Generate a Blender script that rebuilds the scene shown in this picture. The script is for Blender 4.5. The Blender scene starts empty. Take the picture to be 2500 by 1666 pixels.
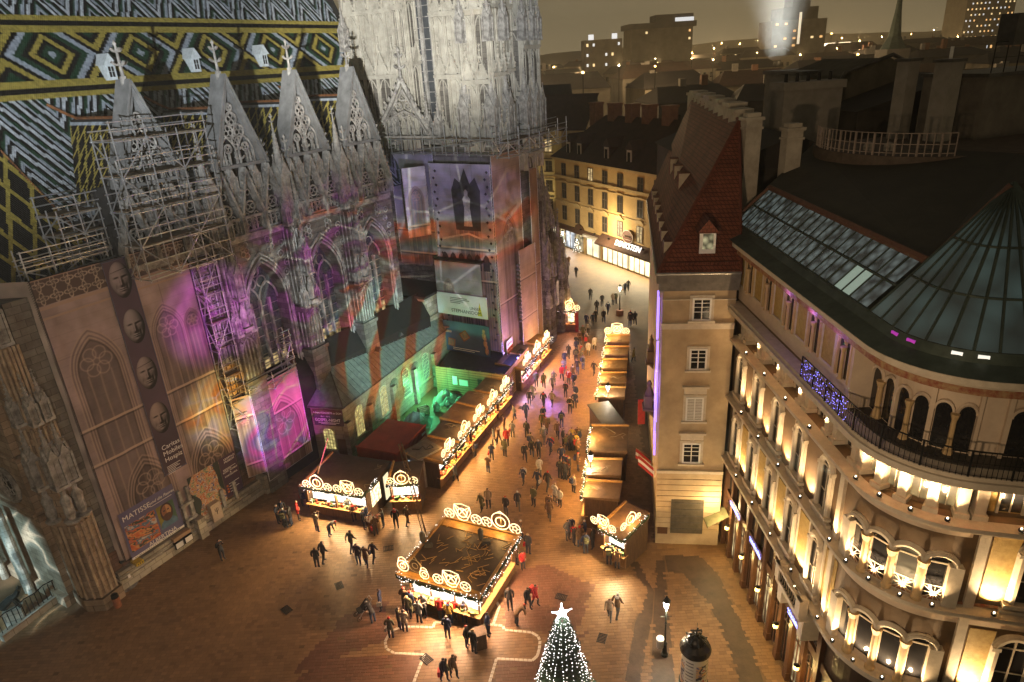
import bpy, math, random
import numpy as np
from mathutils import Vector, Matrix
R_ = math.radians
random.seed(7); RNG = np.random.default_rng(7)
scene = bpy.context.scene
COL = scene.collection

# ------------------------------------------------------------------ camera
cam_d = bpy.data.cameras.new('camera'); cam = bpy.data.objects.new('camera', cam_d); COL.objects.link(cam)
PITCH, ROLL = R_(22.616), R_(3.4426)
fw = Vector((0, math.cos(PITCH), -math.sin(PITCH))); up0 = Vector((0, math.sin(PITCH), math.cos(PITCH))); r0 = Vector((1, 0, 0))
dx, dy = math.sin(ROLL), math.cos(ROLL)
cr = dy*r0 - dx*up0; cu = dy*up0 + dx*r0
cam.matrix_world = Matrix(((cr.x, cu.x, -fw.x, 0), (cr.y, cu.y, -fw.y, 0), (cr.z, cu.z, -fw.z, 30), (0, 0, 0, 1)))
cam_d.sensor_width = 36; cam_d.lens = 23.726; cam_d.clip_end = 6000; cam_d.clip_start = 0.1
scene.camera = cam

# ------------------------------------------------------------------ night sky lit by the city
world = bpy.data.worlds.new('World'); scene.world = world; world.use_nodes = True
wn, wl = world.node_tree.nodes, world.node_tree.links
wn.clear()
tc = wn.new('ShaderNodeTexCoord'); sp = wn.new('ShaderNodeSeparateXYZ'); rp = wn.new('ShaderNodeValToRGB'); bg = wn.new('ShaderNodeBackground'); wo = wn.new('ShaderNodeOutputWorld')
wl.new(tc.outputs['Generated'], sp.inputs[0]); wl.new(sp.outputs['Z'], rp.inputs[0])
rp.color_ramp.elements[0].position = 0.0; rp.color_ramp.elements[0].color = (.165, .132, .076, 1)
rp.color_ramp.elements[1].position = 0.5; rp.color_ramp.elements[1].color = (.050, .042, .030, 1)
el = rp.color_ramp.elements.new(.14); el.color = (.105, .085, .050, 1)
wl.new(rp.outputs[0], bg.inputs[0]); bg.inputs[1].default_value = .55; wl.new(bg.outputs[0], wo.inputs[0])

# ------------------------------------------------------------------ exposure and renderer
vs = scene.view_settings
scene.display_settings.display_device = 'sRGB'
vs.view_transform = 'Standard'; vs.look = 'None'; vs.exposure = 1.4; vs.gamma = 1.0; vs.use_curve_mapping = False
scene.render.engine = 'CYCLES'
cy = scene.cycles
cy.use_denoising = True; cy.max_bounces = 5; cy.diffuse_bounces = 3; cy.glossy_bounces = 2; cy.transmission_bounces = 3; cy.volume_bounces = 0
cy.sample_clamp_indirect = 4.0; cy.caustics_reflective = False; cy.caustics_refractive = False
cy.volume_step_rate = 4.0; cy.volume_max_steps = 64
try: cy.denoiser = 'OPENIMAGEDENOISE'
except Exception: pass

# ------------------------------------------------------------------ the cathedral's own axes: u along the nave, v into it
CA = R_(59.4); CO = Vector((-25.99, 34.87, 0))
CE = Vector((math.cos(CA), math.sin(CA), 0)); CV = Vector((-math.sin(CA), math.cos(CA), 0))
def cw(u, v, z=0): return CO + CE*u + CV*v + Vector((0, 0, z))

# ------------------------------------------------------------------ lamps of the place, and unseen fill added for its light
def aim(o, target):
    d = Vector(target) - o.location
    o.rotation_euler = d.to_track_quat('-Z', 'Y').to_euler()
def spot(name, loc, target, energy, color, angle, blend=.3, size=.1, gobo=None):
    d = bpy.data.lights.new(name, 'SPOT'); o = bpy.data.objects.new(name, d); COL.objects.link(o)
    d.energy = energy; d.color = color; d.spot_size = R_(angle); d.spot_blend = blend; d.shadow_soft_size = size
    o.location = loc; aim(o, target)
    if gobo: gobo(d)
    return o
def point(name, loc, energy, color, size=.1, parent=None):
    d = bpy.data.lights.new(name, 'POINT'); o = bpy.data.objects.new(name, d); COL.objects.link(o)
    d.energy = energy; d.color = color; d.shadow_soft_size = size; o.location = loc
    if parent: o.parent = parent
    return o
def gobo_nodes(d):
    d.use_nodes = True; nt = d.node_tree; N, L = nt.nodes, nt.links
    em = N.get('Emission'); t = N.new('ShaderNodeTexCoord'); s = N.new('ShaderNodeSeparateXYZ')
    L.new(t.outputs['Normal'], s.inputs[0])
    a = N.new('ShaderNodeMath'); a.operation = 'DIVIDE'; b = N.new('ShaderNodeMath'); b.operation = 'DIVIDE'
    L.new(s.outputs['X'], a.inputs[0]); L.new(s.outputs['Z'], a.inputs[1]); L.new(s.outputs['Y'], b.inputs[0]); L.new(s.outputs['Z'], b.inputs[1])
    c = N.new('ShaderNodeCombineXYZ'); L.new(a.outputs[0], c.inputs[0]); L.new(b.outputs[0], c.inputs[1])
    return N, L, em, c
def gobo_wave(stops, scale=4, dist=4, rot=0, detail=2, bands=True, lines=0):
    # a coloured glass slide in the projector: banded colour stops
    def f(d):
        N, L, em, c = gobo_nodes(d)
        m = N.new('ShaderNodeMapping'); m.inputs['Rotation'].default_value = (0, 0, rot); L.new(c.outputs[0], m.inputs[0])
        if bands:
            w = N.new('ShaderNodeTexWave'); w.inputs['Scale'].default_value = scale; w.inputs['Distortion'].default_value = dist; w.inputs['Detail'].default_value = detail
            w.inputs['Detail Scale'].default_value = 1.2
        else:
            w = N.new('ShaderNodeTexNoise'); w.inputs['Scale'].default_value = scale; w.inputs['Detail'].default_value = detail; w.inputs['Distortion'].default_value = dist
        L.new(m.outputs[0], w.inputs[0])
        r = N.new('ShaderNodeValToRGB'); e = r.color_ramp.elements
        L.new(w.outputs['Fac'], r.inputs[0])
        e[0].position, e[0].color = stops[0][0], stops[0][1]+(1,)
        e[1].position, e[1].color = stops[-1][0], stops[-1][1]+(1,)
        for p, k in stops[1:-1]: q = e.new(p); q.color = k+(1,)
        L.new(r.outputs[0], em.inputs[0])
        if lines:                        # thin bright rays scratched through the slide
            v = N.new('ShaderNodeTexVoronoi'); v.feature = 'DISTANCE_TO_EDGE'; v.inputs['Scale'].default_value = lines; L.new(c.outputs[0], v.inputs[0])
            g = N.new('ShaderNodeMapRange'); g.inputs['From Min'].default_value = .004; g.inputs['From Max'].default_value = .014; g.inputs['To Min'].default_value = .8; g.inputs['To Max'].default_value = 0; L.new(v.outputs['Distance'], g.inputs[0])
            x = N.new('ShaderNodeMix'); x.data_type = 'RGBA'; x.inputs[7].default_value = (1.0, 1.0, .95, 1); L.new(g.outputs[0], x.inputs[0]); L.new(r.outputs[0], x.inputs[6]); L.new(x.outputs[2], em.inputs[0])
    return f
def barn_door(lo, hi, sgn=-1):
    # shutters on the floodlight cut its lower edge
    def f(d):
        N, L, em, c = gobo_nodes(d); s = N.new('ShaderNodeSeparateXYZ'); L.new(c.outputs[0], s.inputs[0])
        m = N.new('ShaderNodeMapRange'); m.inputs['From Min'].default_value = lo; m.inputs['From Max'].default_value = hi; m.inputs['To Min'].default_value = 0; m.inputs['To Max'].default_value = 1
        k = N.new('ShaderNodeMath'); k.operation = 'MULTIPLY'; k.inputs[1].default_value = sgn; L.new(s.outputs['Y'], k.inputs[0]); L.new(k.outputs[0], m.inputs[0]); L.new(m.outputs[0], em.inputs['Strength'])
    return f
# white floodlight on the roof and the upper tower, from a roof to the south-west
FL = cw(-42, -52, 24)
spot('floodlight', FL, cw(20, 4, 33.5), 128000, (.88, .94, 1.0), 42, .6, .25, barn_door(-.165, -.05))
spot('floodlight', FL + Vector((1, 0, 0)), cw(37, 3, 33), 150000, (1.0, .96, .87), 15, .7, .25, barn_door(-.115, -.05))
# unseen warm fill lamps, added under the viewpoint to brighten walls round the square
spot('square_fill', (-5, 1.5, 22), (-26, 35, 7), 4200, (1.0, .70, .50), 50, .6, .5)
spot('square_fill', (-3, 1.5, 24), (12, 36, 13), 3800, (1.0, .70, .42), 60, .7, .5)
# light-show projectors
def gobo_bands(stops, lo, hi, wob=.05, scale=6.0, seed=0.0, tilt=0.0):
    # a slide of uneven horizontal bands of colour, bottom to top
    def f(d):
        N, L, em, c = gobo_nodes(d); s = N.new('ShaderNodeSeparateXYZ'); L.new(c.outputs[0], s.inputs[0])
        n = N.new('ShaderNodeTexNoise'); n.inputs['Scale'].default_value = scale; n.inputs['Detail'].default_value = 3; n.noise_dimensions = '4D'; n.inputs['W'].default_value = seed; L.new(c.outputs[0], n.inputs['Vector'])
        def mth(op, a, b):
            m = N.new('ShaderNodeMath'); m.operation = op
            for i, v in enumerate((a, b)):
                if isinstance(v, (int, float)): m.inputs[i].default_value = v
                else: L.new(v, m.inputs[i])
            return m.outputs[0]
        y = mth('MULTIPLY', s.outputs['Y'], -1.0); y = mth('ADD', y, mth('MULTIPLY', s.outputs['X'], tilt)); y = mth('ADD', y, mth('MULTIPLY', mth('SUBTRACT', n.outputs['Fac'], .5), wob*2))
        m = N.new('ShaderNodeMapRange'); m.inputs['From Min'].default_value = lo; m.inputs['From Max'].default_value = hi; L.new(y, m.inputs[0])
        r = N.new('ShaderNodeValToRGB'); e = r.color_ramp.elements; L.new(m.outputs[0], r.inputs[0])
        e[0].position, e[0].color = stops[0][0], stops[0][1]+(1,); e[1].position, e[1].color = stops[-1][0], stops[-1][1]+(1,)
        for p, k in stops[1:-1]: q = e.new(p); q.color = k+(1,)
        n2 = N.new('ShaderNodeTexNoise'); n2.inputs['Scale'].default_value = 26; n2.inputs['Detail'].default_value = 6; n2.inputs['Distortion'].default_value = 1.5; L.new(c.outputs[0], n2.inputs['Vector'])
        r2 = N.new('ShaderNodeValToRGB'); r2.color_ramp.elements[0].position = .36; r2.color_ramp.elements[0].color = (.22, .22, .24, 1); r2.color_ramp.elements[1].position = .62; L.new(n2.outputs['Fac'], r2.inputs[0])
        x = N.new('ShaderNodeMix'); x.data_type = 'RGBA'; x.blend_type = 'MULTIPLY'; x.inputs[0].default_value = 1; L.new(r.outputs[0], x.inputs[6]); L.new(r2.outputs[0], x.inputs[7])
        v = N.new('ShaderNodeTexVoronoi'); v.feature = 'DISTANCE_TO_EDGE'; v.inputs['Scale'].default_value = 9; L.new(c.outputs[0], v.inputs[0])
        g = N.new('ShaderNodeMapRange'); g.inputs['From Min'].default_value = .004; g.inputs['From Max'].default_value = .02; g.inputs['To Min'].default_value = .55; g.inputs['To Max'].default_value = 0; L.new(v.outputs['Distance'], g.inputs[0])
        y2 = N.new('ShaderNodeMix'); y2.data_type = 'RGBA'; y2.inputs[7].default_value = (.9, .9, .85, 1); L.new(g.outputs[0], y2.inputs[0]); L.new(x.outputs[2], y2.inputs[6]); L.new(y2.outputs[2], em.inputs[0])
    return f
K0 = (0, 0, 0); PU = (.24, .20, .50); OR = (1.0, .14, .02); WH = (.62, .66, .62); GY = (.22, .24, .25)
spot('projector', (1.5, 7, 17), cw(38.0, -1.5, 14.5), 62000, (1, 1, 1), 17.5, .3, .05,
     gobo_bands([(0, GY), (.30, (.25, .22, .35)), (.36, OR), (.40, WH), (.45, (.30, .36, .22)), (.50, OR), (.58, OR), (.60, WH), (.64, (.32, .28, .5)), (.8, PU), (1, (.16, .14, .34))], -.13, .13, .022, 9, 1.0, .10))
spot('projector', (4, 10, 15), cw(21.5, 0, 14.5), 46000, (1, 1, 1), 21, .9, .05,
     gobo_wave([(.28, (.04, .04, .05)), (.40, (.50, .06, .62)), (.47, (.10, .08, .16)), (.54, (.55, .62, .66)), (.60, (.16, .10, .2)), (.66, (.95, .18, .03)), (.74, (.35, .10, .04)), (.9, (.26, .06, .42))], 9, 1.6, .4, 7, False, 7))
spot('projector', (0, 12, 9), cw(10.6, -.2, 15.0), 44000, (1, 1, 1), 12, 1.0, .05, gobo_wave([(.34, (.05, .01, .08)), (.46, (.62, .06, .72)), (.56, (.8, .3, .9)), (.66, (.3, .03, .4))], 13, .6, .9, 6, False))
spot('projector', (-2, 14, 8), cw(10.0, -.2, 8.2), 44000, (1, 1, 1), 12, 1.0, .05, gobo_wave([(.40, (1.0, .36, .02)), (.52, (1.0, .85, .3)), (.62, (.85, .85, .8)), (.7, (1.0, .40, .04)), (.78, (.2, .05, .0))], 13, .8, 2.2, 6, False, 12))
spot('projector', (0, 12, 8), cw(13.8, -1, 5.2), 52000, (1, 1, 1), 12.5, .8, .05,
     gobo_wave([(.36, (.55, .6, 1.0)), (.42, (.2, .18, .9)), (.48, (.9, .05, .9)), (.6, (.85, .02, .9)), (.66, (.35, .02, .25))], 11, 1.0, .2, 5, False, 9))
spot('projector', (9.5, 17, 18), cw(27, -1.5, 6.0), 60000, (1, 1, 1), 18, .6, .05,
     gobo_wave([(.3, (.40, .75, .68)), (.66, (.45, .85, .75)), (.74, (.50, .8, .45)), (.84, (.85, .15, .03)), (.95, (.85, .18, .03))], 4.2, 1.2, .5, 1))
spot('projector', (-35.5, 20, 11), (-33.0, 37, .6), 16000, (.72, .90, 1.0), 40, .55, .05,
     gobo_wave([(.40, (.10, .16, .18)), (.47, (.25, .36, .4)), (.5, (1, 1, 1)), (.53, (.25, .36, .42)), (.60, (.10, .16, .18))], 3.4, 1.3, .2, 0, False))

# ------------------------------------------------------------------ materials
MATS = {}
def new_mat(name):
    m = bpy.data.materials.new(name); m.use_nodes = True
    return m, m.node_tree.nodes, m.node_tree.links, m.node_tree.nodes['Principled BSDF']
def mat(name, c1, c2=None, scale=2.0, rough=.8, bump=.15, metal=0, detail=6, stretch=(1, 1, 1), fine=0.0, spec=.3, alpha=1.0):
    """plain weathered surface: two tones mixed by noise, a second finer noise, bump"""
    if name in MATS: return MATS[name]
    m, N, L, b = new_mat(name)
    c2 = c2 or tuple(x*.62 for x in c1)
    t = N.new('ShaderNodeTexCoord'); mp = N.new('ShaderNodeMapping'); mp.inputs['Scale'].default_value = stretch
    L.new(t.outputs['Object'], mp.inputs[0])
    n = N.new('ShaderNodeTexNoise'); n.inputs['Scale'].default_value = scale; n.inputs['Detail'].default_value = detail; n.inputs['Roughness'].default_value = .65
    L.new(mp.outputs[0], n.inputs[0])
    r = N.new('ShaderNodeValToRGB'); r.color_ramp.elements[0].position = .35; r.color_ramp.elements[1].position = .66
    r.color_ramp.elements[0].color = c2+(1,); r.color_ramp.elements[1].color = c1+(1,)
    L.new(n.outputs['Fac'], r.inputs[0]); L.new(r.outputs[0], b.inputs['Base Color'])
    b.inputs['Roughness'].default_value = rough; b.inputs['Metallic'].default_value = metal; b.inputs['Specular IOR Level'].default_value = spec
    if alpha < 1: b.inputs['Alpha'].default_value = alpha
    if bump:
        n2 = N.new('ShaderNodeTexNoise'); n2.inputs['Scale'].default_value = scale*6; n2.inputs['Detail'].default_value = 4
        L.new(mp.outputs[0], n2.inputs[0])
        bu = N.new('ShaderNodeBump'); bu.inputs['Strength'].default_value = bump; bu.inputs['Distance'].default_value = .05
        L.new(n2.outputs['Fac'], bu.inputs['Height']); L.new(bu.outputs[0], b.inputs['Normal'])
    MATS[name] = m; return m
def stone_mat(name, c1, c2, bw=.7, bh=.35, mortar=.012, rough=.85, axis='uz'):
    """ashlar: fine joints, each stone its own tone, and soot in patches"""
    if name in MATS: return MATS[name]
    m, N, L, b = new_mat(name)
    t = N.new('ShaderNodeTexCoord'); s = N.new('ShaderNodeSeparateXYZ'); L.new(t.outputs['Object'], s.inputs[0])
    a = N.new('ShaderNodeMath'); a.operation = 'ADD'; L.new(s.outputs[0], a.inputs[0]); L.new(s.outputs[1], a.inputs[1])
    c = N.new('ShaderNodeCombineXYZ'); L.new(a.outputs[0], c.inputs[0]); L.new(s.outputs[2], c.inputs[1])
    k = N.new('ShaderNodeTexBrick'); L.new(c.outputs[0], k.inputs[0])
    k.inputs['Color1'].default_value = c1+(1,); k.inputs['Color2'].default_value = c2+(1,); k.inputs['Mortar'].default_value = tuple(x*.5 for x in c2)+(1,)
    k.inputs['Scale'].default_value = 1; k.inputs['Brick Width'].default_value = bw; k.inputs['Row Height'].default_value = bh; k.inputs['Mortar Size'].default_value = mortar; k.inputs['Bias'].default_value = -.1
    n = N.new('ShaderNodeTexNoise'); n.inputs['Scale'].default_value = .55; n.inputs['Detail'].default_value = 8; n.inputs['Roughness'].default_value = .7; L.new(t.outputs['Object'], n.inputs[0])
    r = N.new('ShaderNodeValToRGB'); r.color_ramp.elements[0].position = .36; r.color_ramp.elements[1].position = .6
    r.color_ramp.elements[0].color = (.42, .38, .33, 1); r.color_ramp.elements[1].color = (1, 1, 1, 1); L.new(n.outputs['Fac'], r.inputs[0])
    mx = N.new('ShaderNodeMix'); mx.data_type = 'RGBA'; mx.blend_type = 'MULTIPLY'; mx.inputs[0].default_value = .7
    L.new(k.outputs['Color'], mx.inputs[6]); L.new(r.outputs[0], mx.inputs[7]); L.new(mx.outputs[2], b.inputs['Base Color'])
    b.inputs['Roughness'].default_value = rough; b.inputs['Specular IOR Level'].default_value = .25
    n2 = N.new('ShaderNodeTexNoise'); n2.inputs['Scale'].default_value = 7; n2.inputs['Detail'].default_value = 6; L.new(t.outputs['Object'], n2.inputs[0])
    bu = N.new('ShaderNodeBump'); bu.inputs['Strength'].default_value = .35; bu.inputs['Distance'].default_value = .06
    L.new(n2.outputs['Fac'], bu.inputs['Height']); L.new(bu.outputs[0], b.inputs['Normal'])
    MATS[name] = m; return m
def glow(name, col, s, sample=False):
    if name in MATS: return MATS[name]
    m, N, L, b = new_mat(name)
    b.inputs['Base Color'].default_value = tuple(min(1, x) for x in col)+(1,); b.inputs['Emission Color'].default_value = col+(1,); b.inputs['Emission Strength'].default_value = s*.5
    m.cycles.emission_sampling = 'FRONT_BACK' if sample else 'NONE'
    MATS[name] = m; return m
def window_glow(name, col, s, scale=3.0, dark=.25):
    """a lit room or shop seen through glass: uneven light"""
    if name in MATS: return MATS[name]
    m, N, L, b = new_mat(name)
    t = N.new('ShaderNodeTexCoord'); n = N.new('ShaderNodeTexVoronoi'); n.inputs['Scale'].default_value = scale; L.new(t.outputs['Object'], n.inputs[0])
    r = N.new('ShaderNodeValToRGB'); r.color_ramp.elements[0].position = .1; r.color_ramp.elements[1].position = .75
    r.color_ramp.elements[0].color = tuple(x for x in col)+(1,); r.color_ramp.elements[1].color = tuple(x*dark for x in col)+(1,)
    L.new(n.outputs['Distance'], r.inputs[0]); L.new(r.outputs[0], b.inputs['Emission Color'])
    b.inputs['Base Color'].default_value = (.05, .05, .05, 1); b.inputs['Roughness'].default_value = .1; b.inputs['Emission Strength'].default_value = s*.4
    m.cycles.emission_sampling = 'NONE'
    MATS[name] = m; return m
def attr_mat(name, rough=.7, bump=0.0, bscale=20):
    if name in MATS: return MATS[name]
    m, N, L, b = new_mat(name)
    a = N.new('ShaderNodeAttribute'); a.attribute_name = 'Col'; L.new(a.outputs['Color'], b.inputs['Base Color']); b.inputs['Roughness'].default_value = rough
    b.inputs['Specular IOR Level'].default_value = .3
    if bump:
        t = N.new('ShaderNodeTexCoord'); n = N.new('ShaderNodeTexNoise'); n.inputs['Scale'].default_value = bscale; L.new(t.outputs['Object'], n.inputs[0])
        bu = N.new('ShaderNodeBump'); bu.inputs['Strength'].default_value = bump; bu.inputs['Distance'].default_value = .03; L.new(n.outputs['Fac'], bu.inputs['Height']); L.new(bu.outputs[0], b.inputs['Normal'])
    MATS[name] = m; return m

# ------------------------------------------------------------------ mesh helpers
class MB:
    def __init__(s): s.v = []; s.f = []; s.m = []
    def add(s, vs, fs, m=0):
        k = len(s.v); s.v.extend(tuple(p) for p in vs); s.f.extend(tuple(i+k for i in f) for f in fs); s.m.extend([m]*len(fs)); return s
    def box(s, x0, x1, y0, y1, z0, z1, m=0):
        return s.add([(x0,y0,z0),(x1,y0,z0),(x1,y1,z0),(x0,y1,z0),(x0,y0,z1),(x1,y0,z1),(x1,y1,z1),(x0,y1,z1)],
                     [(0,3,2,1),(4,5,6,7),(0,1,5,4),(1,2,6,5),(2,3,7,6),(3,0,4,7)], m)
    def longbox(s, x0, x1, y0, y1, z0, z1, n, m=0):   # a box cut in n lengths, so that it can be bent along a curve
        for i in range(n): pass
        V = []; F = []
        for i in range(n+1):
            x = x0+(x1-x0)*i/n; V += [(x,y0,z0),(x,y1,z0),(x,y1,z1),(x,y0,z1)]
        for i in range(n):
            for j in range(4): a, b = i*4+j, i*4+(j+1) % 4; F.append((a, a+4, b+4, b))
        F += [(0,1,2,3), tuple(n*4+j for j in (3,2,1,0))]
        return s.add(V, F, m)
    def obox(s, c, d, rz=0, m=0):
        b = MB().box(-d[0]/2, d[0]/2, -d[1]/2, d[1]/2, -d[2]/2, d[2]/2); co, si = math.cos(rz), math.sin(rz)
        return s.add([(c[0]+x*co-y*si, c[1]+x*si+y*co, c[2]+z) for x, y, z in b.v], b.f, m)
    def prism(s, poly, z0, z1, m=0):          # plan polygon pulled up
        n = len(poly); z1s = z1 if isinstance(z1, (list, tuple)) else [z1]*n
        return s.add([(p[0], p[1], z0) for p in poly]+[(p[0], p[1], z) for p, z in zip(poly, z1s)],
                     [tuple(range(n-1, -1, -1)), tuple(range(n, 2*n))]+[(i, (i+1) % n, n+(i+1) % n, n+i) for i in range(n)], m)
    def wall(s, poly, y0, y1, m=0):            # elevation polygon (x, z) pulled back from y0 to y1
        n = len(poly)
        return s.add([(p[0], y0, p[1]) for p in poly]+[(p[0], y1, p[1]) for p in poly],
                     [tuple(range(n)), tuple(range(2*n-1, n-1, -1))]+[((i+1) % n, i, n+i, n+(i+1) % n) for i in range(n)], m)
    def quad(s, a, b, c, d, m=0): return s.add([a, b, c, d], [(0, 1, 2, 3)], m)
    def tube(s, pts, r, n=5, closed=False, m=0, r1=None):
        pts = [Vector(p) for p in pts]; k = len(pts); V = []; F = []
        nrm = None
        for i, p in enumerate(pts):
            if closed: t = pts[(i+1) % k]-pts[i-1]
            else: t = pts[min(i+1, k-1)]-pts[max(i-1, 0)]
            if t.length < 1e-9: t = Vector((0, 0, 1))
            t.normalize()
            if nrm is None: nrm = t.orthogonal().normalized()
            else:
                nrm = nrm-t*nrm.dot(t)
                nrm = nrm.normalized() if nrm.length > 1e-6 else t.orthogonal().normalized()
            b = t.cross(nrm); rr = r if r1 is None else r+(r1-r)*i/max(1, k-1)
            for j in range(n):
                a = 2*math.pi*j/n; q = p+(nrm*math.cos(a)+b*math.sin(a))*rr; V.append(tuple(q))
        for i in range(k if closed else k-1):
            for j in range(n):
                a = i*n+j; b_ = i*n+(j+1) % n; c = ((i+1) % k)*n; F.append((a, b_, c+(j+1) % n, c+j))
        if not closed: F += [tuple(range(n-1, -1, -1)), tuple((k-1)*n+j for j in range(n))]
        return s.add(V, F, m)
    def cyl(s, a, b, r, n=8, m=0, r1=None): return s.tube([a, b], r, n, m=m, r1=r1)
    def lathe(s, prof, c=(0, 0, 0), n=12, m=0, rot=0):
        V = []; F = []
        for r, z in prof:
            for j in range(n): a = rot+2*math.pi*j/n; V.append((c[0]+r*math.cos(a), c[1]+r*math.sin(a), c[2]+z))
        for i in range(len(prof)-1):
            for j in range(n): F.append((i*n+j, i*n+(j+1) % n, (i+1)*n+(j+1) % n, (i+1)*n+j))
        F += [tuple(range(n-1, -1, -1)), tuple((len(prof)-1)*n+j for j in range(n))]
        return s.add(V, F, m)
    def blob(s, c, r, m=0, sz=1.0):
        x, y, z = c
        return s.add([(x+r,y,z),(x-r,y,z),(x,y+r,z),(x,y-r,z),(x,y,z+r*sz),(x,y,z-r*sz)], [(0,2,4),(2,1,4),(1,3,4),(3,0,4),(2,0,5),(1,2,5),(3,1,5),(0,3,5)], m)
    def join(s, o, off=(0, 0, 0), sc=1.0, rz=0, m=None):
        co, si = math.cos(rz), math.sin(rz); k = len(s.v)
        s.v.extend((off[0]+sc*(x*co-y*si), off[1]+sc*(x*si+y*co), off[2]+sc*z) for x, y, z in o.v)
        s.f.extend(tuple(i+k for i in f) for f in o.f); s.m.extend(o.m if m is None else [m]*len(o.f)); return s
    def map(s, fn): s.v = [fn(*p) for p in s.v]; return s
    def mesh(s, name, mats, smooth=False):
        me = bpy.data.meshes.new(name); me.from_pydata(s.v, [], s.f)
        for m in (mats if isinstance(mats, (list, tuple)) else [mats]): me.materials.append(m)
        if any(s.m): me.polygons.foreach_set('material_index', s.m)
        if smooth: me.polygons.foreach_set('use_smooth', [True]*len(s.f))
        me.update(); return me
    def build(s, name, mats, parent=None, loc=(0, 0, 0), rz=0, smooth=False):
        return inst(s.mesh(name, mats, smooth), name, parent, loc, rz)
def inst(me, name, parent=None, loc=(0, 0, 0), rz=0, sc=None):
    o = bpy.data.objects.new(name, me); COL.objects.link(o); o.location = loc
    if rz: o.rotation_euler = (0, 0, rz)
    if sc: o.scale = sc
    if parent: o.parent = parent
    return o
def tag(o, label=None, cat=None, group=None, kind=None):
    if label: o['label'] = label
    if cat: o['category'] = cat
    if group: o['group'] = group
    if kind: o['kind'] = kind
    return o
def thing(name, label, cat, loc=(0, 0, 0), rz=0, group=None):
    o = bpy.data.objects.new(name, None); COL.objects.link(o); o.location = loc; o.rotation_euler = (0, 0, rz); o.empty_display_size = .3
    return tag(o, label, cat, group)
def dup(root, loc=None, rz=None, label=None, group=None):
    def cp(o, par):
        c = o.copy(); COL.objects.link(c)
        if par: c.parent = par
        for ch in list(o.children): cp(ch, c)
        return c
    r = cp(root, None)
    if loc is not None: r.location = loc
    if rz is not None: r.rotation_euler = (0, 0, rz)
    if label: r['label'] = label
    if group: r['group'] = group
    return r
def arc(cx, cz, r, a0, a1, n): return [(cx+r*math.cos(R_(a0+(a1-a0)*i/n)), cz+r*math.sin(R_(a0+(a1-a0)*i/n))) for i in range(n+1)]
def pointed(cx, w, zs, n=6):                   # a gothic arch from right springing to left springing, half width w
    a = arc(cx-w, zs, 2*w, 0, 60, n); b = arc(cx+w, zs, 2*w, 120, 180, n); return a+b[1:]
def ringpts(c, r, n, ax='xz'):
    P = []
    for i in range(n):
        a = 2*math.pi*i/n; p, q = r*math.cos(a), r*math.sin(a)
        P.append((c[0]+p, c[1], c[2]+q) if ax == 'xz' else ((c[0], c[1]+p, c[2]+q) if ax == 'yz' else (c[0]+p, c[1]+q, c[2])))
    return P
def text(name, s, size, parent, loc, rx=90, rz=0, m=None, ext=.004, align='LEFT', shear=0):
    c = bpy.data.curves.new(name, 'FONT'); c.body = s; c.size = size; c.extrude = ext; c.align_x = align; c.shear = shear; c.resolution_u = 3
    o = bpy.data.objects.new(name, c); COL.objects.link(o); c.materials.append(m)
    o.location = loc; o.rotation_euler = (R_(rx), 0, R_(rz))
    dg = bpy.context.evaluated_depsgraph_get(); me = bpy.data.meshes.new_from_object(o.evaluated_get(dg)); bpy.data.objects.remove(o); bpy.data.curves.remove(c)
    q = bpy.data.objects.new(name, me); COL.objects.link(q); q.location = loc; q.rotation_euler = (R_(rx), 0, R_(rz))
    if parent: q.parent = parent
    return q
def picture(name, m, parent, w, h, nx, ny, fn, loc=(0, 0, 0), bulge=0.0, rz=0):
    """a printed sheet w x h in its own x,z plane; fn(X, Z) gives the colours of the print"""
    X, Z = np.meshgrid(np.linspace(0, w, nx), np.linspace(0, h, ny))
    C = np.clip(fn(X, Z), 0, 1); Y = np.zeros_like(X)
    if bulge: Y = bulge*(np.sin(X*2.3+np.sin(Z*1.1))*np.sin(Z*.9+1)+.5*np.sin(X*5.1+Z*2.0))
    me = bpy.data.meshes.new(name)
    V = np.stack([X, Y, Z], -1).reshape(-1, 3)
    i = np.arange((nx-1)*(ny-1)); a = (i//(nx-1))*nx+i % (nx-1)
    F = np.stack([a, a+1, a+nx+1, a+nx], -1)
    me.from_pydata(V.tolist(), [], F.tolist())
    ca = me.color_attributes.new('Col', 'FLOAT_COLOR', 'POINT')
    ca.data.foreach_set('color', np.concatenate([C.reshape(-1, 3), np.ones((nx*ny, 1))], 1).astype(np.float32).ravel())
    me.materials.append(m); me.polygons.foreach_set('use_smooth', [True]*len(F)); me.update()
    return inst(me, name, parent, loc, rz)
def fbm(X, Z, sc, seed, octv=4):
    """smooth value noise for prints"""
    g = np.random.default_rng(seed); out = np.zeros_like(X); amp = .5
    for k in range(octv):
        G = g.random((64, 64)); x = (X*sc) % 63; z = (Z*sc) % 63
        xi, zi = x.astype(int), z.astype(int); fx, fz = x-xi, z-zi; fx = fx*fx*(3-2*fx); fz = fz*fz*(3-2*fz)
        out += amp*((G[zi, xi]*(1-fx)+G[zi, xi+1]*fx)*(1-fz)+(G[zi+1, xi]*(1-fx)+G[zi+1, xi+1]*fx)*fz); sc *= 2; amp *= .5
    return out
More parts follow.
